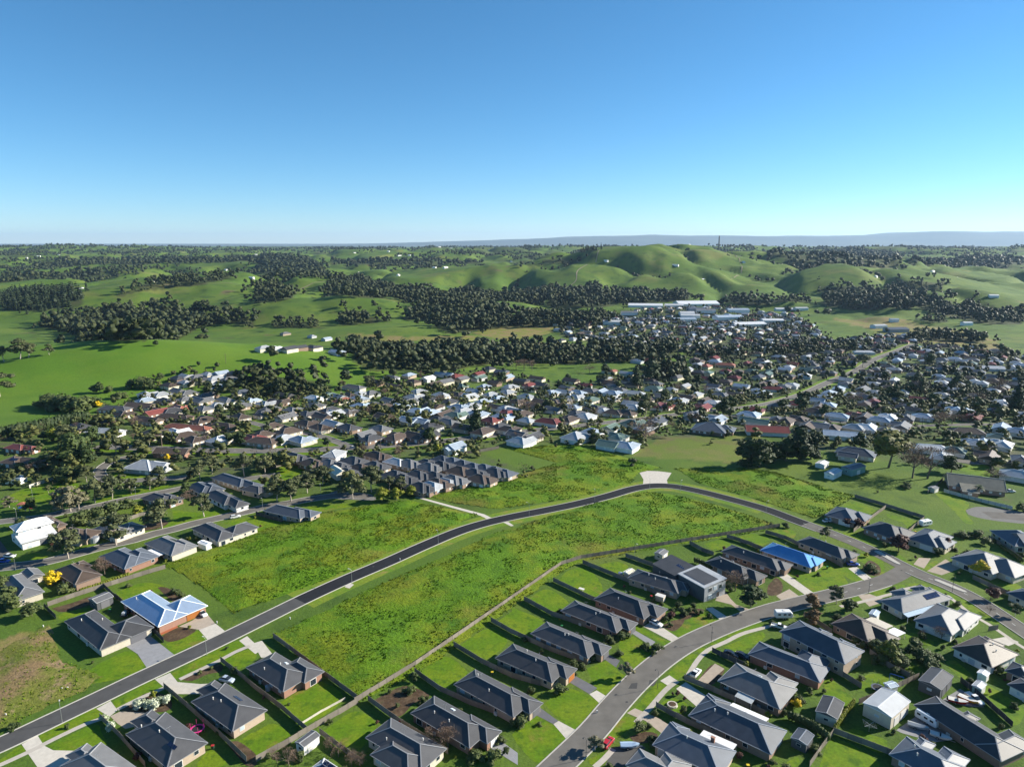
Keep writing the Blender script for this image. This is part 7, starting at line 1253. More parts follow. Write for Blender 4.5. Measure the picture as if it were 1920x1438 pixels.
cnt = {}; treelist = sorted(TREES, key=lambda t: -t[3]/math.hypot(t[1], t[2])); ntree = nshrub = 0; extra_far = []
for kind, x, y, hh, wide in treelist:
    nm, cat_, words = TW[kind]; hh = min(max(hh, .7), 26)
    if kind in ('wf',): hh = max(hh, 1.6)
    if kind in ('eu','eup','dark','bare') and hh < 2.5: hh = 2.5
    if kind in ('yg','red') and hh < 3: cat_, nm, words = 'shrub', 'shrub', 'golden leafed shrub' if kind == 'yg' else 'purple leafed shrub'
    if cat_ == 'tree': ntree += 1
    else: nshrub += 1
    if ntree > 299 and cat_ == 'tree': extra_far.append((x, y, hh)); continue
    i = cnt.get(kind, 0); cnt[kind] = i+1; cm, tm = PROTO[kind][i % len(PROTO[kind])]
    size = ('tall' if hh > 11 else 'fairly tall' if hh > 8 else 'mid sized' if hh > 5 else 'smallish' if hh > 3 else 'small' if hh > 1.7 else 'low')+(' broad' if wide > 1.25 else '')
    if kind in ('arau', 'palm', 'big', 'big2', 'yg2', 'wat2'): size = ''
    w = landmark(x, y); z = gz(x, y)
    if kind == 'big': w = 'behind the upper paddock sheds'
    label = ' '.join((size+' '+words+' '+w).split()); lb2 = beside(x, y, ' '.join((size+' '+words).split()))
    if lb2 and kind not in ('big', 'big2'): label = lb2
    wx = wide*(1.0 if kind in ('bush','wf','big') else 1.15)
    root = ob(nm, None, None, (x, y, z-.05), rnd.uniform(0, 6.28), (hh*wx, hh*wx, hh), label, cat_, (words+'s '+w) if not lb2 or label != lb2 else words+'s'+lb2.split(words)[1]); root.empty_display_size = .3
    ob('crown', cm, root)
    if kind not in ('wf',): ob('trunk', tm, root, scale=(1, 1, 1) if cat_ == 'tree' else (.6, .6, .8))
# hedges
for label, pts, hh, wd_ in HEDGES:
    c = resample(pts, .8 if hh < 4 else 2.2); cl = []
    ox, oy = c[0]; g = np.random.default_rng(int(hh*10))
    for x, y in c: cl.append((x-ox, y-oy, gz(x, y)+hh*.5, wd_*.5*g.uniform(.9, 1.15), hh*.5*g.uniform(.92, 1.06)))
    n = int(len(cl)*60); V, Fq = leaf_cloud(g, cl, n, .16 if hh < 4 else .5, core=.9)
    m_ = bpy.data.meshes.new('foliage'); m_.from_pydata(V.tolist(), [], Fq); m_.materials.append(LEAF['yg' if 'yellow' in label or 'pale' in label else 'dk2' if hh > 4 else 'bush']); m_.update()
    root = ob('hedge', None, None, (ox, oy, 0), label=label, cat='hedge'); ob('foliage', m_, root)
    tb = MB()
    for x, y in c[::3]: tb.tube((x-ox, y-oy, gz(x, y)-.1), (x-ox, y-oy, gz(x, y)+hh*.5), .06, .03, 5)
    ob('stem', tb.mesh('stem', bark_m), root, kind='stuff')
# ---- woods and far garden trees, too many to count
def low_proto(kind, lod, j, n, sz):
    g = np.random.default_rng(900+j); c_ = sorted(shape(kind, g, 1), key=lambda q_: -q_[3]*q_[4]); c_ = c_[1:lod+1] if lod > 1 and kind == 'dark' else c_[:lod]; V, Fq = leaf_cloud(g, [(a, b, c, d*1.12, e*1.15) for a, b, c, d, e in c_], n, sz, core=.88, lod=1)
    T = []
    for f in Fq: T += [f] if len(f) == 3 else [(f[0], f[1], f[2]), (f[0], f[2], f[3])]
    return V, np.array(T)
LOWA = [low_proto('dark' if j % 2 else 'eu', 4, j, 20, .10) for j in range(8)]; LOWB = [low_proto('dark', 1, 20+j, 6, .16) for j in range(5)]; LOWP = [low_proto('pine', 5, 30+j, 14, .10) for j in range(3)]
def twig_proto(j):
    g = np.random.default_rng(950+j); V, Fq = leaf_cloud(g, shape('bare', g, 1), 70, .065, core=0, lod=1, thin=.2, upw=.7)
    return V, np.array([t for f in Fq for t in ((f[0], f[1], f[2]), (f[0], f[2], f[3]))])
LOWT = [twig_proto(j) for j in range(3)]
def scatter(name, pts, protos, m, label, wide=1.):
    Vs, Fs, k = [], [], 0; pts = np.array(pts); pi = nrng.integers(0, len(protos), len(pts))
    for j, (V, T) in enumerate(protos):
        P = pts[pi == j]
        if not len(P): continue
        a = nrng.uniform(0, 6.28, len(P)); ca, sa = np.cos(a)[:, None], np.sin(a)[:, None]; s = P[:, 3][:, None]; wv = (wide*nrng.uniform(.85, 1.3, len(P)))[:, None]
        W = np.stack([(V[:, 0]*ca-V[:, 1]*sa)*s*wv+P[:, 0][:, None], (V[:, 0]*sa+V[:, 1]*ca)*s*wv+P[:, 1][:, None], (V[:, 2]-.12)*s*1.12+P[:, 2][:, None]], -1)
        Vs.append(W.reshape(-1, 3)); Fs.append((T[None]+(np.arange(len(P))*len(V))[:, None, None]).reshape(-1, 3)+k); k += len(P)*len(V)
    return ob(name, fast_mesh(name, np.vstack(Vs), np.vstack(Fs), [m]), label=label, cat='woodland', kind='stuff')
def poly_pts(poly, sp, h, nfac=1.):
    p = np.array(poly); x0, y0 = p.min(0); x1, y1 = p.max(0); n = int((x1-x0)*(y1-y0)/sp/sp*nfac)
    x, y = nrng.uniform(x0, x1, n), nrng.uniform(y0, y1, n); k = inpoly(x, y, poly); x, y = x[k], y[k]; j_ = sp*1.3*(nrng.random(len(x)) < .4); x = x+nrng.normal(size=len(x))*j_; y = y+nrng.normal(size=len(x))*j_*1.6
    return np.stack([x, y, hgt(x, y), h*nrng.uniform(.45, 1.25, len(x))], -1)
near_w, far_w, pine_w = [], [], []
for kind, poly, sp, h in WOODS:
    q = poly_pts(poly, sp, h, 1.5 if max(p[1] for p in poly) < 1500 else 1.0)
    (pine_w if kind == 'pine' else near_w if np.mean(q[:, 1]) < 2100 else far_w).append(q)
scatter('wood', np.vstack(near_w), LOWA, LEAF['far'], 'dense belts of dark gum woodland along the valley', 1.15)
scatter('plantation', np.vstack(pine_w), LOWP, LEAF['fard'], 'dark pine plantation on the western rise')
# scattered trees and shelter belts over the far farmland
n = 52000; fy_ = np.exp(nrng.uniform(math.log(1500), math.log(9500), n)); fx_ = nrng.uniform(-.8, .8, n)*fy_
q = fbm(fx_/260, fy_/380, 51, 3); thr = .585-.105*sstep(2400, 4200, fy_)+.02*(fy_ < 2000)
hillclear = np.exp(-.5*(((fx_-500)/560)**2+((fy_-2350)/430)**2)); k = (q > thr+hillclear*.3)
for p in ([(-1100,1450),(-300,1450),(-300,1950),(-1100,1950)],[(-600,1200),(-150,1200),(-150,1450),(-600,1450)],[(850,1500),(1250,1500),(1250,2150),(850,2150)]): k &= ~(inpoly(fx_, fy_, p) & (q < .68))
gl = np.abs(2*fbm(fx_/230+.35*fbm(fx_/400, fy_/400, 9, 2), fy_/330, 33, 3)-1)
k |= (gl < .022) & (fy_ > 1450) & (fy_ < 3600) & (q > .42)
fx_, fy_ = fx_[k], fy_[k]; far_w.append(np.stack([fx_, fy_, hgt(fx_, fy_), nrng.uniform(9, 19, len(fx_))*(1+.5*sstep(3000, 7000, fy_))], -1))
scatter('far_wood', np.vstack(far_w), LOWB, LEAF['far'], 'scattered trees and shelter belts over the far farmland', 1.5)
# garden trees between the town houses
hx = np.array(ALLH)
def clear(x, y, r):
    ok = np.ones(len(x), bool)
    for i in range(len(x)):
        if np.min(np.hypot(hx[:, 0]-x[i], hx[:, 1]-y[i])-hx[:, 2]*.8) < r: ok[i] = False
    return ok
allroad = np.vstack([c for c, w in ROADC])
def offroad(x, y, r): return np.array([np.min(np.hypot(allroad[:, 0]-a, allroad[:, 1]-b)) > r for a, b in zip(x, y)])
q = poly_pts(TOWN, 7.0, 6.2, .95); q = q[(q[:, 1] > 330)]; q = q[clear(q[:, 0], q[:, 1], 1.0)]; q = q[offroad(q[:, 0], q[:, 1], 6.5)]
q[:, 3] *= .55+.9*vnoise(q[:, 0]/40, q[:, 1]/40, 81)
if extra_far: q = np.vstack([q, np.array([(x, y, gz(x, y), h_) for x, y, h_ in extra_far])])
u_ = vnoise(q[:, 0]/9, q[:, 1]/9, 91)
nr_ = q[:, 1] < 620
scatter('garden_trees', q[(u_ < .52) & nr_], LOWA, LEAF['townleaf'], 'dark garden trees and shrubs packed between the town houses', 1.25)
scatter('far_garden_trees', q[(u_ < .78) & ~nr_ & (nrng.random(len(q)) < .68)], LOWB, LEAF['townleaf'], 'dark garden trees among the farther town roofs', 1.3)
scatter('garden_shrubs', q[(u_ >= .52) & (u_ < .78) & nr_], LOWA, LEAF['town2'], 'olive green garden shrubs packed between the town houses', 1.35)
scatter('winter_trees', q[u_ >= .78], LOWT, LEAF['town3'], 'leafless russet garden trees packed between the town houses', 1.2)
# ---- far houses: past the 300 that show largest
fill = []; T_ = np.array(TOWN); n = 9000; x = nrng.uniform(T_[:, 0].min(), T_[:, 0].max(), n); y = nrng.uniform(430, T_[:, 1].max(), n); k = inpoly(x, y, TOWN); x, y = x[k], y[k]
taken = [tuple(h) for h in ALLH]
for a, b in zip(x, y):
    if len(fill) > 520: break
    t = np.array(taken)
    if np.min(np.hypot(t[:, 0]-a, t[:, 1]-b)-t[:, 2]) < 9.5: continue
    if np.min(np.hypot(allroad[:, 0]-a, allroad[:, 1]-b)) < 13: continue
    if any(inpoly(np.array([a]), np.array([b]), w_[1])[0] for w_ in WOODS[25:]): continue
    taken.append((a, b, 8)); rf = rnd.choice(('light','light','white','grey','charcoal','charcoal','lightblue','brown','brown','slate','slate','red','green','grey')); fill.append((a, b, -36+rnd.uniform(-8, 8)+(90 if rnd.random() < .4 else 0), rnd.uniform(12, 17), rnd.uniform(8.5, 11), rf, rnd.choice(('white','cream','brick_tan','brick_brown')), {'main': 'gable'} if rnd.random() < .3 else {}))
big = MB(); mats_ = list(RF)+list(WL); mi_ = {k: i for i, k in enumerate(mats_)}
for (a, b, deg, L, W, rf, wl, opt) in far_specs+fill:
    rb, wb, cb = MB(), MB(), MB(); roof_wing(rb, cb, wb, -L/2, L/2, -W/2, W/2, 2.9, opt.get('main', 'hip'))
    wb.box(-L/2+.5, L/2-.5, -W/2+.5, W/2-.5, -1.2, 2.8)
    if rnd.random() < .5: roof_wing(rb, cb, wb, 0, L*.45, 0, W*.85, 2.88, 'hip'); wb.box(.5, L*.45-.5, .5, W*.85-.5, -1.2, 2.75)
    ca, sa, z = math.cos(R_(deg)), math.sin(R_(deg)), gz(a, b)
    for m_, key in ((rb, rf), (wb, wl)): big.add([(p[0]*ca-p[1]*sa+a, p[0]*sa+p[1]*ca+b, p[2]+z) for p in m_.v], m_.f, mi_[key])
me = big.mesh('distant_houses', *[RF[k] if k in RF else WL[k] for k in mats_]); ob('distant_houses', me, label='crowded small houses of the far side of the town', cat='houses', kind='stuff')
far_dots = MB()
for i in range(120):
    a = rnd.uniform(-2600, 2200); b = rnd.uniform(1500, 5200)
    if abs(a) > b*.75: continue
    z = gz(a, b); L, W = rnd.uniform(9, 22), rnd.uniform(7, 10); s = MB(); roof_wing(s, MB(), MB(), -L/2, L/2, -W/2, W/2, 3.2, 'gable'); s.box(-L/2+.4, L/2-.4, -W/2+.4, W/2-.4, -2, 3); t = rnd.uniform(0, 3.1); ca, sa = math.cos(t), math.sin(t)
    far_dots.add([(p[0]*ca-p[1]*sa+a, p[0]*sa+p[1]*ca+b, p[2]+z) for p in s.v], s.f)
ob('distant_farms', far_dots.mesh('distant_farms', WL['white']), label='tiny pale farm buildings dotted over the far hills', cat='farms', kind='stuff')
# ---------------------------------------------------------------- street furniture
lamp_pole = MB().tube((0,0,-.2),(0,0,5.4),.07,.045,7).tube((0,0,5.4),(.35,0,5.85),.035,.03,6).tube((.35,0,5.85),(1.0,0,5.9),.03,.03,6).mesh('pole', galv_m)
lamp_head = MB().box(.8,1.45,-.13,.13,5.82,5.94).mesh('lamp_head', trim_m)
lamp_dark = MB().tube((0,0,-.2),(0,0,5.2),.07,.05,7).tube((0,0,5.2),(.3,0,5.7),.035,.03,6).tube((.3,0,5.7),(.8,0,5.6),.03,.03,6).mesh('pole', fence_d); lamp_globe = MB().tube((.8,0,5.35),(.8,0,5.6),.22,.08,8).mesh('lamp_shade', fence_d)
for i, (x, y) in enumerate(LAMPS):
    new = i < 9 or i > 13; c_ = min(((np.hypot(cc[:, 0]-x, cc[:, 1]-y).min(), k) for k, (cc, w) in enumerate(ROADC)))[1]; cc = ROADC[c_][0]; j = np.hypot(cc[:, 0]-x, cc[:, 1]-y).argmin(); az = math.atan2(cc[j, 1]-y, cc[j, 0]-x)
    root = ob('street_lamp', None, None, (x, y, gz(x, y)), az, label='galvanised street lamp with short flat arm beside the %s' % ('new black road' if i < 9 else 'park and western roads') if new else 'dark curved arm street lamp beside the older grey road', cat='street lamp', group='galvanised street lamps' if new else 'dark street lamps')
    ob('pole', lamp_pole if new else lamp_dark, root); ob('lamp_head' if new else 'lamp_shade', lamp_head if new else lamp_globe, root)
up_me = MB().tube((0,0,-.5),(0,0,9.5),.17,.11,7).mesh('pole', pole_m); ca_me = MB().box(-1.1,1.1,-.06,.06,8.7,8.85).mesh('crossarm', pole_m); in_me = MB().tube((0,0,0),(0,0,.2),.06,.04,6).mesh('insulator', trim_m)
for x, y in POLES:
    root = ob('utility_pole', None, None, (x, y, gz(x, y)), rnd.uniform(-.3, .3), label='tall timber utility pole with one crossarm among the town houses', cat='utility pole', group='utility poles of the town'); ob('pole', up_me, root); ob('crossarm', ca_me, root)
    for a in (-.95, -.35, .35, .95): ob('insulator', in_me, root, (a, 0, 8.85))
# lattice mast on the hill
x, y = MISC['mast']; z = gz(x, y); root = ob('lattice_mast', None, None, (x, y, z), label='tall lattice communications mast on the right hilltop', cat='mast'); H_ = 52.
for s1, s2 in ((1,1),(1,-1),(-1,1),(-1,-1)): ob('leg', MB().bar((s1*2.2,s2*2.2,-1),(s1*.7,s2*.7,H_),.9,.9).mesh('leg', fence_d), root)
bb = MB()
for k in range(13):
    z0_, z1_ = H_*k/13, H_*(k+1)/13; w0, w1 = 2.2-1.5*k/13, 2.2-1.5*(k+1)/13
    for a, b in (((-1,-1),(1,-1)),((1,-1),(1,1)),((1,1),(-1,1)),((-1,1),(-1,-1))): bb.bar((a[0]*w0,a[1]*w0,z0_),(b[0]*w1,b[1]*w1,z1_),.4,.4)
ob('bracing', bb.mesh('bracing', fence_d), root)
for k in range(3): ob('antenna', MB().box(-.3,.3,-.3,.3,-2.,2.).mesh('antenna', trim_m), root, (1.9*math.cos(k*2.1), 1.9*math.sin(k*2.1), H_-1)); ob('antenna_arm', MB().bar((0,0,0),(1.9*math.cos(k*2.1),1.9*math.sin(k*2.1),0),.3,.3).mesh('antenna_arm', galv_m), root, (0, 0, H_-1))
# ---------------------------------------------------------------- vehicles
PAINT = {k: mat('paint_'+k, c, .25, .05, 1., .7) for k, c in {'white':(.75,.75,.74),'silver':(.38,.44,.52),'dark':(.03,.035,.045),'blue':(.02,.07,.35),'red':(.42,.02,.03),'yellow':(.6,.38,.03),'grey':(.42,.44,.45),'cover':(.42,.55,.72)}.items()}; PAINT['whitered'] = PAINT['white']
tyre_m = mat('tyre_rubber', (.02,.02,.02), .8); rim_m = mat('wheel_rim', (.45,.45,.46), .35, .05, 1., .5, .7); light_m = mat('headlight_lens', (.7,.72,.75), .1, .05, 1., .8); glass_m = mat('car_glass', (.015,.02,.025), .05, .05, 1., .9); redm = mat('tail_red', (.45,.02,.02), .3)
tyre = MB().tube((0,-.11,0),(0,.11,0),.32,.32,14).mesh('tyre', tyre_m); rim = MB().tube((0,-.125,0),(0,.125,0),.2,.2,10).mesh('rim', rim_m); hl = MB().box(-.04,.04,-.18,.18,-.07,.07).mesh('headlight', light_m); tl = MB().box(-.04,.04,-.16,.16,-.08,.08).mesh('tail_light', redm)
def loft(mb, secs):
    """secs: (x, half width, z bottom, z top, shoulder) cross sections along the car"""
    n = 8; vs = []
    for x, w, zb, zt, sh in secs: vs += [(x,-w*.92,zb),(x,-w,zb+.15),(x,-w,zt-sh),(x,-w*.82,zt),(x,w*.82,zt),(x,w,zt-sh),(x,w,zb+.15),(x,w*.92,zb)]
    fs = [(k*n+i, k*n+(i+1) % n, (k+1)*n+(i+1) % n, (k+1)*n+i) for k in range(len(secs)-1) for i in range(n)]
    m = (len(secs)-1)*n; fs += [tuple(range(n))[::-1], tuple(range(m, m+n))]; mb.add(vs, fs); return mb
def wheels(root, xs, hw):
    for x in xs:
        for s in (-1, 1): w = ob('wheel', tyre, root, (x, s*hw, .32)); ob('rim', rim, w)
BODY = {}
def vehicle(kind, col, label, x, y, deg):
    root = ob({'car':'parked_car','wagon':'parked_car','ute':'utility_truck','caravan':'caravan','boat':'boat'}[kind], None, None, (x, y, gz(x, y)+.05), R_(deg), label=label, cat={'car':'car','wagon':'car','ute':'truck','caravan':'caravan','boat':'boat'}[kind]); root.empty_display_size = .5
    p = PAINT[col]
    if kind in ('car', 'wagon'):
        ob('body', loft(MB(), [(-2.25,.78,.35,.85,.1),(-2.1,.86,.25,.98,.1),(-1.2,.89,.22,1.0,.08),(.7,.89,.22,.98,.08),(1.9,.86,.24,.86,.1),(2.25,.72,.35,.68,.1)]).mesh('body', p), root)
        cab = [(-2.05,.72,.95,1.05,.05),(-1.75 if kind == 'wagon' else -1.2,.70,.95,1.45,.12),(.0,.70,.95,1.48,.12),(.95,.74,.95,1.0,.03)]
        ob('cabin_glass', loft(MB(), cab).mesh('cabin_glass', glass_m), root); ob('roof_panel', MB().box(-1.7 if kind == 'wagon' else -1.1,.0,-.6,.6,1.44,1.51).mesh('roof_panel', p), root)
        wheels(root, (-1.35, 1.4), .8)
        for s in (-1, 1): ob('headlight', hl, root, (2.12, s*.58, .68)); ob('tail_light', tl, root, (-2.2, s*.6, .8))
    elif kind == 'ute':
        ob('body', loft(MB(), [(-.6,.9,.35,1.0,.1),(.9,.9,.3,1.02,.08),(2.2,.88,.3,.92,.1),(2.55,.75,.4,.75,.1)]).mesh('body', p), root); ob('cabin_glass', loft(MB(), [(-.55,.76,.98,1.6,.12),(.5,.74,.98,1.62,.12),(1.25,.78,.98,1.05,.04)]).mesh('cabin_glass', glass_m), root); ob('roof_panel', MB().box(-.5,.45,-.65,.65,1.6,1.66).mesh('roof_panel', p), root)
        tb = MB().box(-2.5,-.65,-.9,.9,.55,.7).box(-2.5,-.65,-.9,-.84,.7,1.02).box(-2.5,-.65,.84,.9,.7,1.02).box(-2.5,-2.44,-.84,.84,.7,1.02); ob('tray', tb.mesh('tray', p), root); wheels(root, (-1.6, 1.6), .8)
        if col == 'dark': ob('load', loft(MB(), [(-2.3,.5,.7,1.5,.3),(-2.0,.65,.7,1.75,.3),(-1.0,.65,.7,1.75,.3),(-.75,.5,.7,1.5,.3)]).mesh('load', PAINT['grey']), root)
        for s in (-1, 1): ob('headlight', hl, root, (2.42, s*.6, .75))
    elif kind == 'caravan':
        ob('body', loft(MB(), [(-2.9,1.0,.6,2.2,.2),(-2.7,1.12,.45,2.6,.2),(2.0,1.12,.45,2.65,.2),(2.6,1.1,.55,2.1,.2),(2.75,1.0,.7,1.5,.2)]).mesh('body', p), root); wheels(root, (-.5, .3), 1.0)
        for xx in (-1.8, .0, 1.5):
            for s in (-1, 1): ob('window', MB().box(-.45,.45,-.02,.02,0,.5).mesh('window', glass_m), root, (xx, s*1.125, 1.5))
        ob('drawbar', MB().bar((2.6,0,.5),(4.0,0,.45),.12,.12).mesh('drawbar', galv_m), root); ob('roof_hatch', MB().box(-.4,.4,-.35,.35,2.6,2.75).mesh('roof_hatch', trim_m), root)
        if col == 'whitered': ob('red_stripe', MB().box(2.0,2.5,-.9,.9,2.35,2.45).mesh('red_stripe', PAINT['red']), root); 
    else:
        hull = MB(); n = 7; secs = [(-2.3,.85,.25,.95),(-1,.95,.2,.95),(.5,.9,.2,1.0),(1.6,.6,.3,1.1),(2.4,.06,.75,1.2)]; vs = []
        for xx, w, zb, zt in secs: vs += [(xx,-w,zt),(xx,-w*.75,zb+.15),(xx,0,zb),(xx,w*.75,zb+.15),(xx,w,zt)]
        fs = [(k*5+i, k*5+i+1, (k+1)*5+i+1, (k+1)*5+i) for k in range(4) for i in range(4)]+[(4,3,2,1,0),(20,21,22,23,24)]; hull.add(vs, fs); ob('hull', hull.mesh('hull', p), root)
        dz = .35 if col in ('grey', 'cover') else .04
        dk = MB(); vs = [(xx, s*w*.97, zt+.01) for xx, w, _, zt in secs for s in (-1, 1)]+[(xx, 0, zt+dz*(1 if k < 4 else .2)) for k, (xx, w, _, zt) in enumerate(secs)]
        fs = [(2*k, 2*k+2, 10+k+1, 10+k) for k in range(4)]+[(10+k, 10+k+1, 2*k+3, 2*k+1) for k in range(4)]; dk.add(vs, fs); ob('deck', dk.mesh('deck', p if col in ('grey', 'cover') else trim_m), root)
        if col in ('red', 'white'): ob('windscreen', loft(MB(), [(.1,.7,.95,1.05,.03),(-.2,.7,.95,1.4,.1)]).mesh('windscreen', glass_m), root); ob('outboard_motor', MB().box(-2.6,-2.3,-.18,.18,.3,1.4).mesh('outboard_motor', PAINT['dark']), root)
        ob('trailer', MB().bar((-2.2,.0,.35),(3.2,0,.4),.1,.1).bar((-.6,-.9,.33),(-.6,.9,.33),.08,.08).mesh('trailer', galv_m), root); wheels(root, (-.6,), .95)
    return root
for q in VEHICLES: vehicle(*q)
# ---------------------------------------------------------------- garden things
for (x, y), colr, lb in zip(MISC['tramp'], ('red', 'dark'), ('round trampoline with pink padded rim behind the solar collector house', 'round dark trampoline with net behind the two storey house')):
    root = ob('trampoline', None, None, (x, y, 0), label=lb, cat='trampoline'); pm = mat('trampoline_pad_'+colr, (.55,.04,.22) if colr == 'red' else (.10,.11,.16), .6); k = 16
    for a, b, nm, m_ in ((1.35, 1.75, 'pad', pm), (.0, 1.34, 'mat', tyre_m)):
        mb = MB(); t = [2*math.pi*i/k for i in range(k)]
        if nm == 'pad': mb.add([(r*math.cos(u), r*math.sin(u), .85+h_) for h_ in (0, .06) for r in (a, b) for u in t], [q for i in range(k) for j in [(i+1) % k] for q in ((2*k+i, 3*k+i, 3*k+j, 2*k+j), (k+i, k+j, 3*k+j, 3*k+i), (i, k+i, k+j, j), (j, 2*k+j, 2*k+i, i))])
        else: mb.add([(b*math.cos(u), b*math.sin(u), .86) for u in t], [tuple(range(k))])
        ob(nm, mb.mesh(nm, m_), root)
    for i in range(6): ob('leg', MB().tube((0,0,-.05),(0,0,2.4),.03,.03,6).mesh('leg', pm if colr == 'red' else galv_m), root, (1.75*math.cos(i*1.047), 1.75*math.sin(i*1.047), 0))
x, y = MISC['line'][0]; root = ob('rotary_clothes_line', None, None, (x, y, 0), .5, label='rotary clothes line on the lawn beside the big pale shed', cat='clothes line'); ob('pole', MB().tube((0,0,-.1),(0,0,2.1),.05,.04,7).mesh('pole', galv_m), root)
for i in range(4): ob('arm', MB().bar((0,0,2.),(2.0*math.cos(i*1.571),2.0*math.sin(i*1.571),2.25),.06,.06).mesh('arm', galv_m), root)
lb_ = MB()
for r in (.9, 1.4, 1.95):
    for i in range(4): lb_.bar((r*math.cos(i*1.571),r*math.sin(i*1.571),2.0+r*.125),(r*math.cos((i+1)*1.571),r*math.sin((i+1)*1.571),2.0+r*.125),.02,.02)
ob('line', lb_.mesh('line', galv_m), root)
x, y = MISC['swing'][0]; root = ob('swing_set', None, None, (x, y, 0), -.6, label='metal swing set behind the tall two storey house', cat='swing set'); ob('crossbar', MB().bar((-1.7,0,2.1),(1.7,0,2.1),.09,.09).mesh('crossbar', PAINT['blue']), root)
for s in (-1, 1):
    for t in (-1, 1): ob('leg', MB().bar((s*1.7,0,2.1),(s*1.8,t*.9,0),.07,.07).mesh('leg', PAINT['blue']), root)
for xx in (-.7, .7): sw = ob('swing_seat', MB().box(-.25,.25,-.1,.1,.5,.55).mesh('swing_seat', PAINT['dark']), root, (xx, 0, 0)); ob('rope', MB().bar((-.22,0,.53),(-.22,0,2.08),.03,.03).bar((.22,0,.53),(.22,0,2.08),.03,.03).mesh('rope', galv_m), sw)
for (p, r, h_), lb in zip(MISC['tank'], ('round grey water tank beside the street gum and brown hip roof', 'pale round water tank beside the cream garden cabin', 'small round water tank against the red brick wall')):
    root = ob('water_tank', None, None, (p[0], p[1], gz(*p)), label=lb, cat='water tank'); ob('drum', MB().tube((0,0,-.1),(0,0,h_),r,r,18).mesh('drum', mat('tank_side', (.36,.38,.40), .5, .15, 1., wave=('Z', 2.))), root); ob('lid', MB().tube((0,0,h_),(0,0,h_+r*.28),r*1.02,.15,18).mesh('lid', galv_m), root)
for i, (x, y) in enumerate(MISC['stakes']): root = ob('service_pillar', None, None, (x, y, 0), label='small white service pillar standing in the grass verge', cat='service pillar', group='white service pillars'); ob('post', MB().box(-.14,.14,-.1,.1,-.05,.7).mesh('post', trim_m), root); ob('cap', MB().box(-.17,.17,-.13,.13,.7,.78).mesh('cap', trim_m), root)
x, y = MISC['play']; root = ob('playground', None, None, (x, y, gz(x, y)), .3, label='red and blue playground tower in the park beneath the gums', cat='playground'); ob('deck', MB().box(-1.5,1.5,-1.2,1.2,1.2,1.35).mesh('deck', PAINT['blue']), root)
for a in (-1.4, 1.4):
    for b in (-1.1, 1.1): ob('post', MB().box(a-.07,a+.07,b-.07,b+.07,-.1,3.0).mesh('post', PAINT['blue']), root)
rb = MB(); roof_wing(rb, MB(), MB(), -1.8, 1.8, -1.5, 1.5, 3.0, 'hip', tan=.6); ob('roof', rb.mesh('roof', RF['terracotta']), root); ob('slide', MB().add([(1.5,-.35,1.3),(1.5,.35,1.3),(4.2,.35,.15),(4.2,-.35,.15),(1.5,-.35,1.2),(1.5,.35,1.2),(4.2,.35,.05),(4.2,-.35,.05)], [(0,3,2,1),(4,5,6,7),(0,4,7,3),(1,2,6,5),(2,3,7,6),(0,1,5,4)]).mesh('slide', PAINT['red']), root)
x, y = MISC['hex']; root = ob('stone_planter', None, None, (x, y, 0), label='pale stone circle planter on the round front lawn', cat='planter'); k = 10; ob('rim', MB().tube((0,0,-.1),(0,0,.45),1.5,1.4,k).mesh('rim', GR['conc_pale']), root); ob('soil', MB().tube((0,0,.3),(0,0,.5),1.1,1.0,k).mesh('soil', mulch_m), root)
x, y = MISC['table']; root = ob('garden_table', None, None, (x, y, 0), -.6, label='white garden table standing alone on the back lawn', cat='table'); ob('table_top', MB().box(-1.0,1.0,-.6,.6,.68,.76).mesh('table_top', trim_m), root)
for a in (-.8, .8):
    for b in (-.45, .45): ob('leg', MB().box(a-.05,a+.05,b-.05,b+.05,-.02,.68).mesh('leg', trim_m), root)
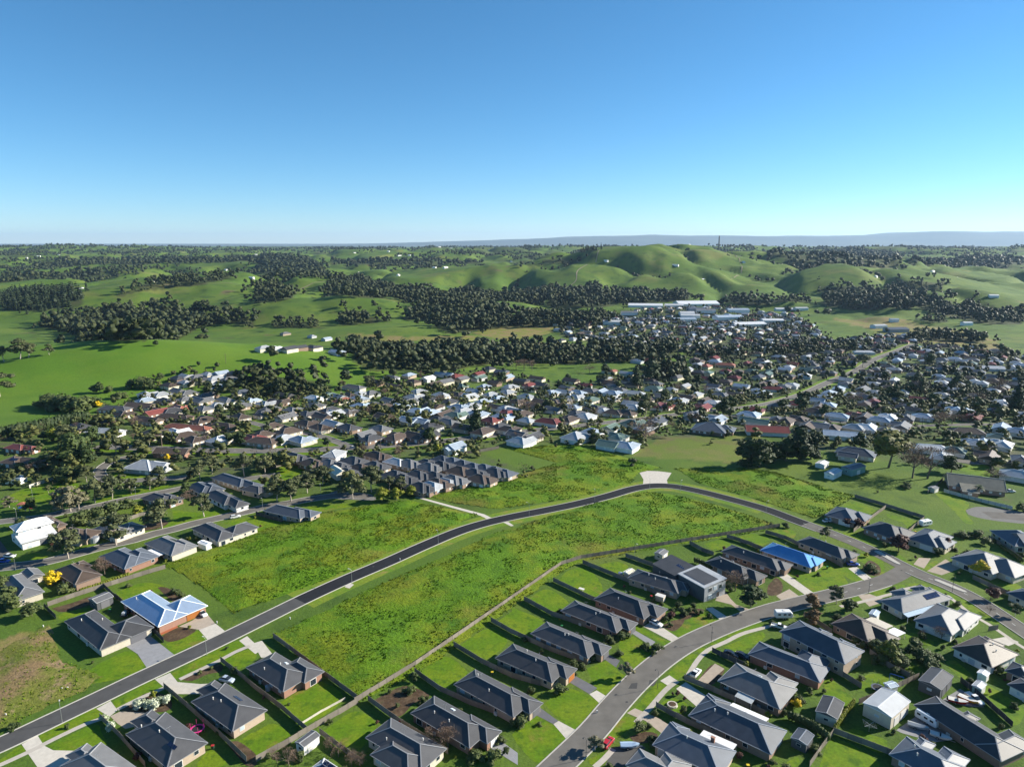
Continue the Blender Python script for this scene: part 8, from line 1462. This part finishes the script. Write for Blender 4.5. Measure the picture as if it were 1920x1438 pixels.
x, y = MISC['box']; root = ob('storage_container', None, None, (x, y, 0), R_(-35), label='cream lidded storage box beside the tan brick house', cat='container'); ob('box_body', MB().box(-1.5,1.5,-1.,1.,0,1.9).mesh('box_body', WL['cream']), root); ob('lid', MB().box(-1.58,1.58,-1.08,1.08,1.9,2.02).mesh('lid', trim_m), root)
bin_b = MB().add([(-.24,-.28,0),(.24,-.28,0),(.24,.28,0),(-.24,.28,0),(-.3,-.34,.95),(.3,-.34,.95),(.3,.34,.95),(-.3,.34,.95)], [(3,2,1,0),(4,5,6,7),(0,1,5,4),(1,2,6,5),(2,3,7,6),(3,0,4,7)]).mesh('bin_body', mat('bin_plastic', (.03,.06,.04), .5)); bin_l = {k_: MB().box(-.32,.32,-.38,.36,.95,1.02).mesh('lid', mat('bin_lid_'+k_, c_, .5)) for k_, c_ in (('red', (.4,.03,.03)), ('yellow', (.6,.45,.03)), ('green', (.03,.2,.06)))}
for i, h in enumerate(HOUSES[:44]):
    if h[2] > 290 or i % 2: continue
    for k_ in range(30):
        t = rnd.uniform(0, 6.28); r = max(h[4], h[5])*.5+rnd.uniform(0, 3); x, y = h[1]+r*math.cos(t), h[2]+r*math.sin(t)
        if free(x, y): break
    else: continue
    lk = ('red', 'yellow', 'green')[i//2 % 3]; root = ob('wheelie_bin', None, None, (x, y, 0), t, label='dark wheelie bin with %s lid beside the %s' % (lk, HP[i][2]), cat='bin', group='wheelie bins in the gardens'); ob('bin_body', bin_b, root); ob('lid', bin_l[lk], root)
# ---------------------------------------------------------------- air
hz, t_, b_ = new_mat('haze_air'); t_.nodes.remove(b_); pv = t_.nodes.new('ShaderNodeVolumePrincipled'); pv.inputs['Color'].default_value = (.50,.72,1.,1); pv.inputs['Density'].default_value = HAZE; pv.inputs['Anisotropy'].default_value = .2
t_.links.new(pv.outputs[0], t_.nodes['Material Output'].inputs['Volume'])
zmin = float(Z.min())-1.5; zmax = float(Z.max())+6
ob('haze', MB().box(-37000, 37000, 10, 33500, zmin, max(zmax, 135)).mesh('haze', hz), kind='stuff', label='thin blue air haze over the whole valley', cat='haze')
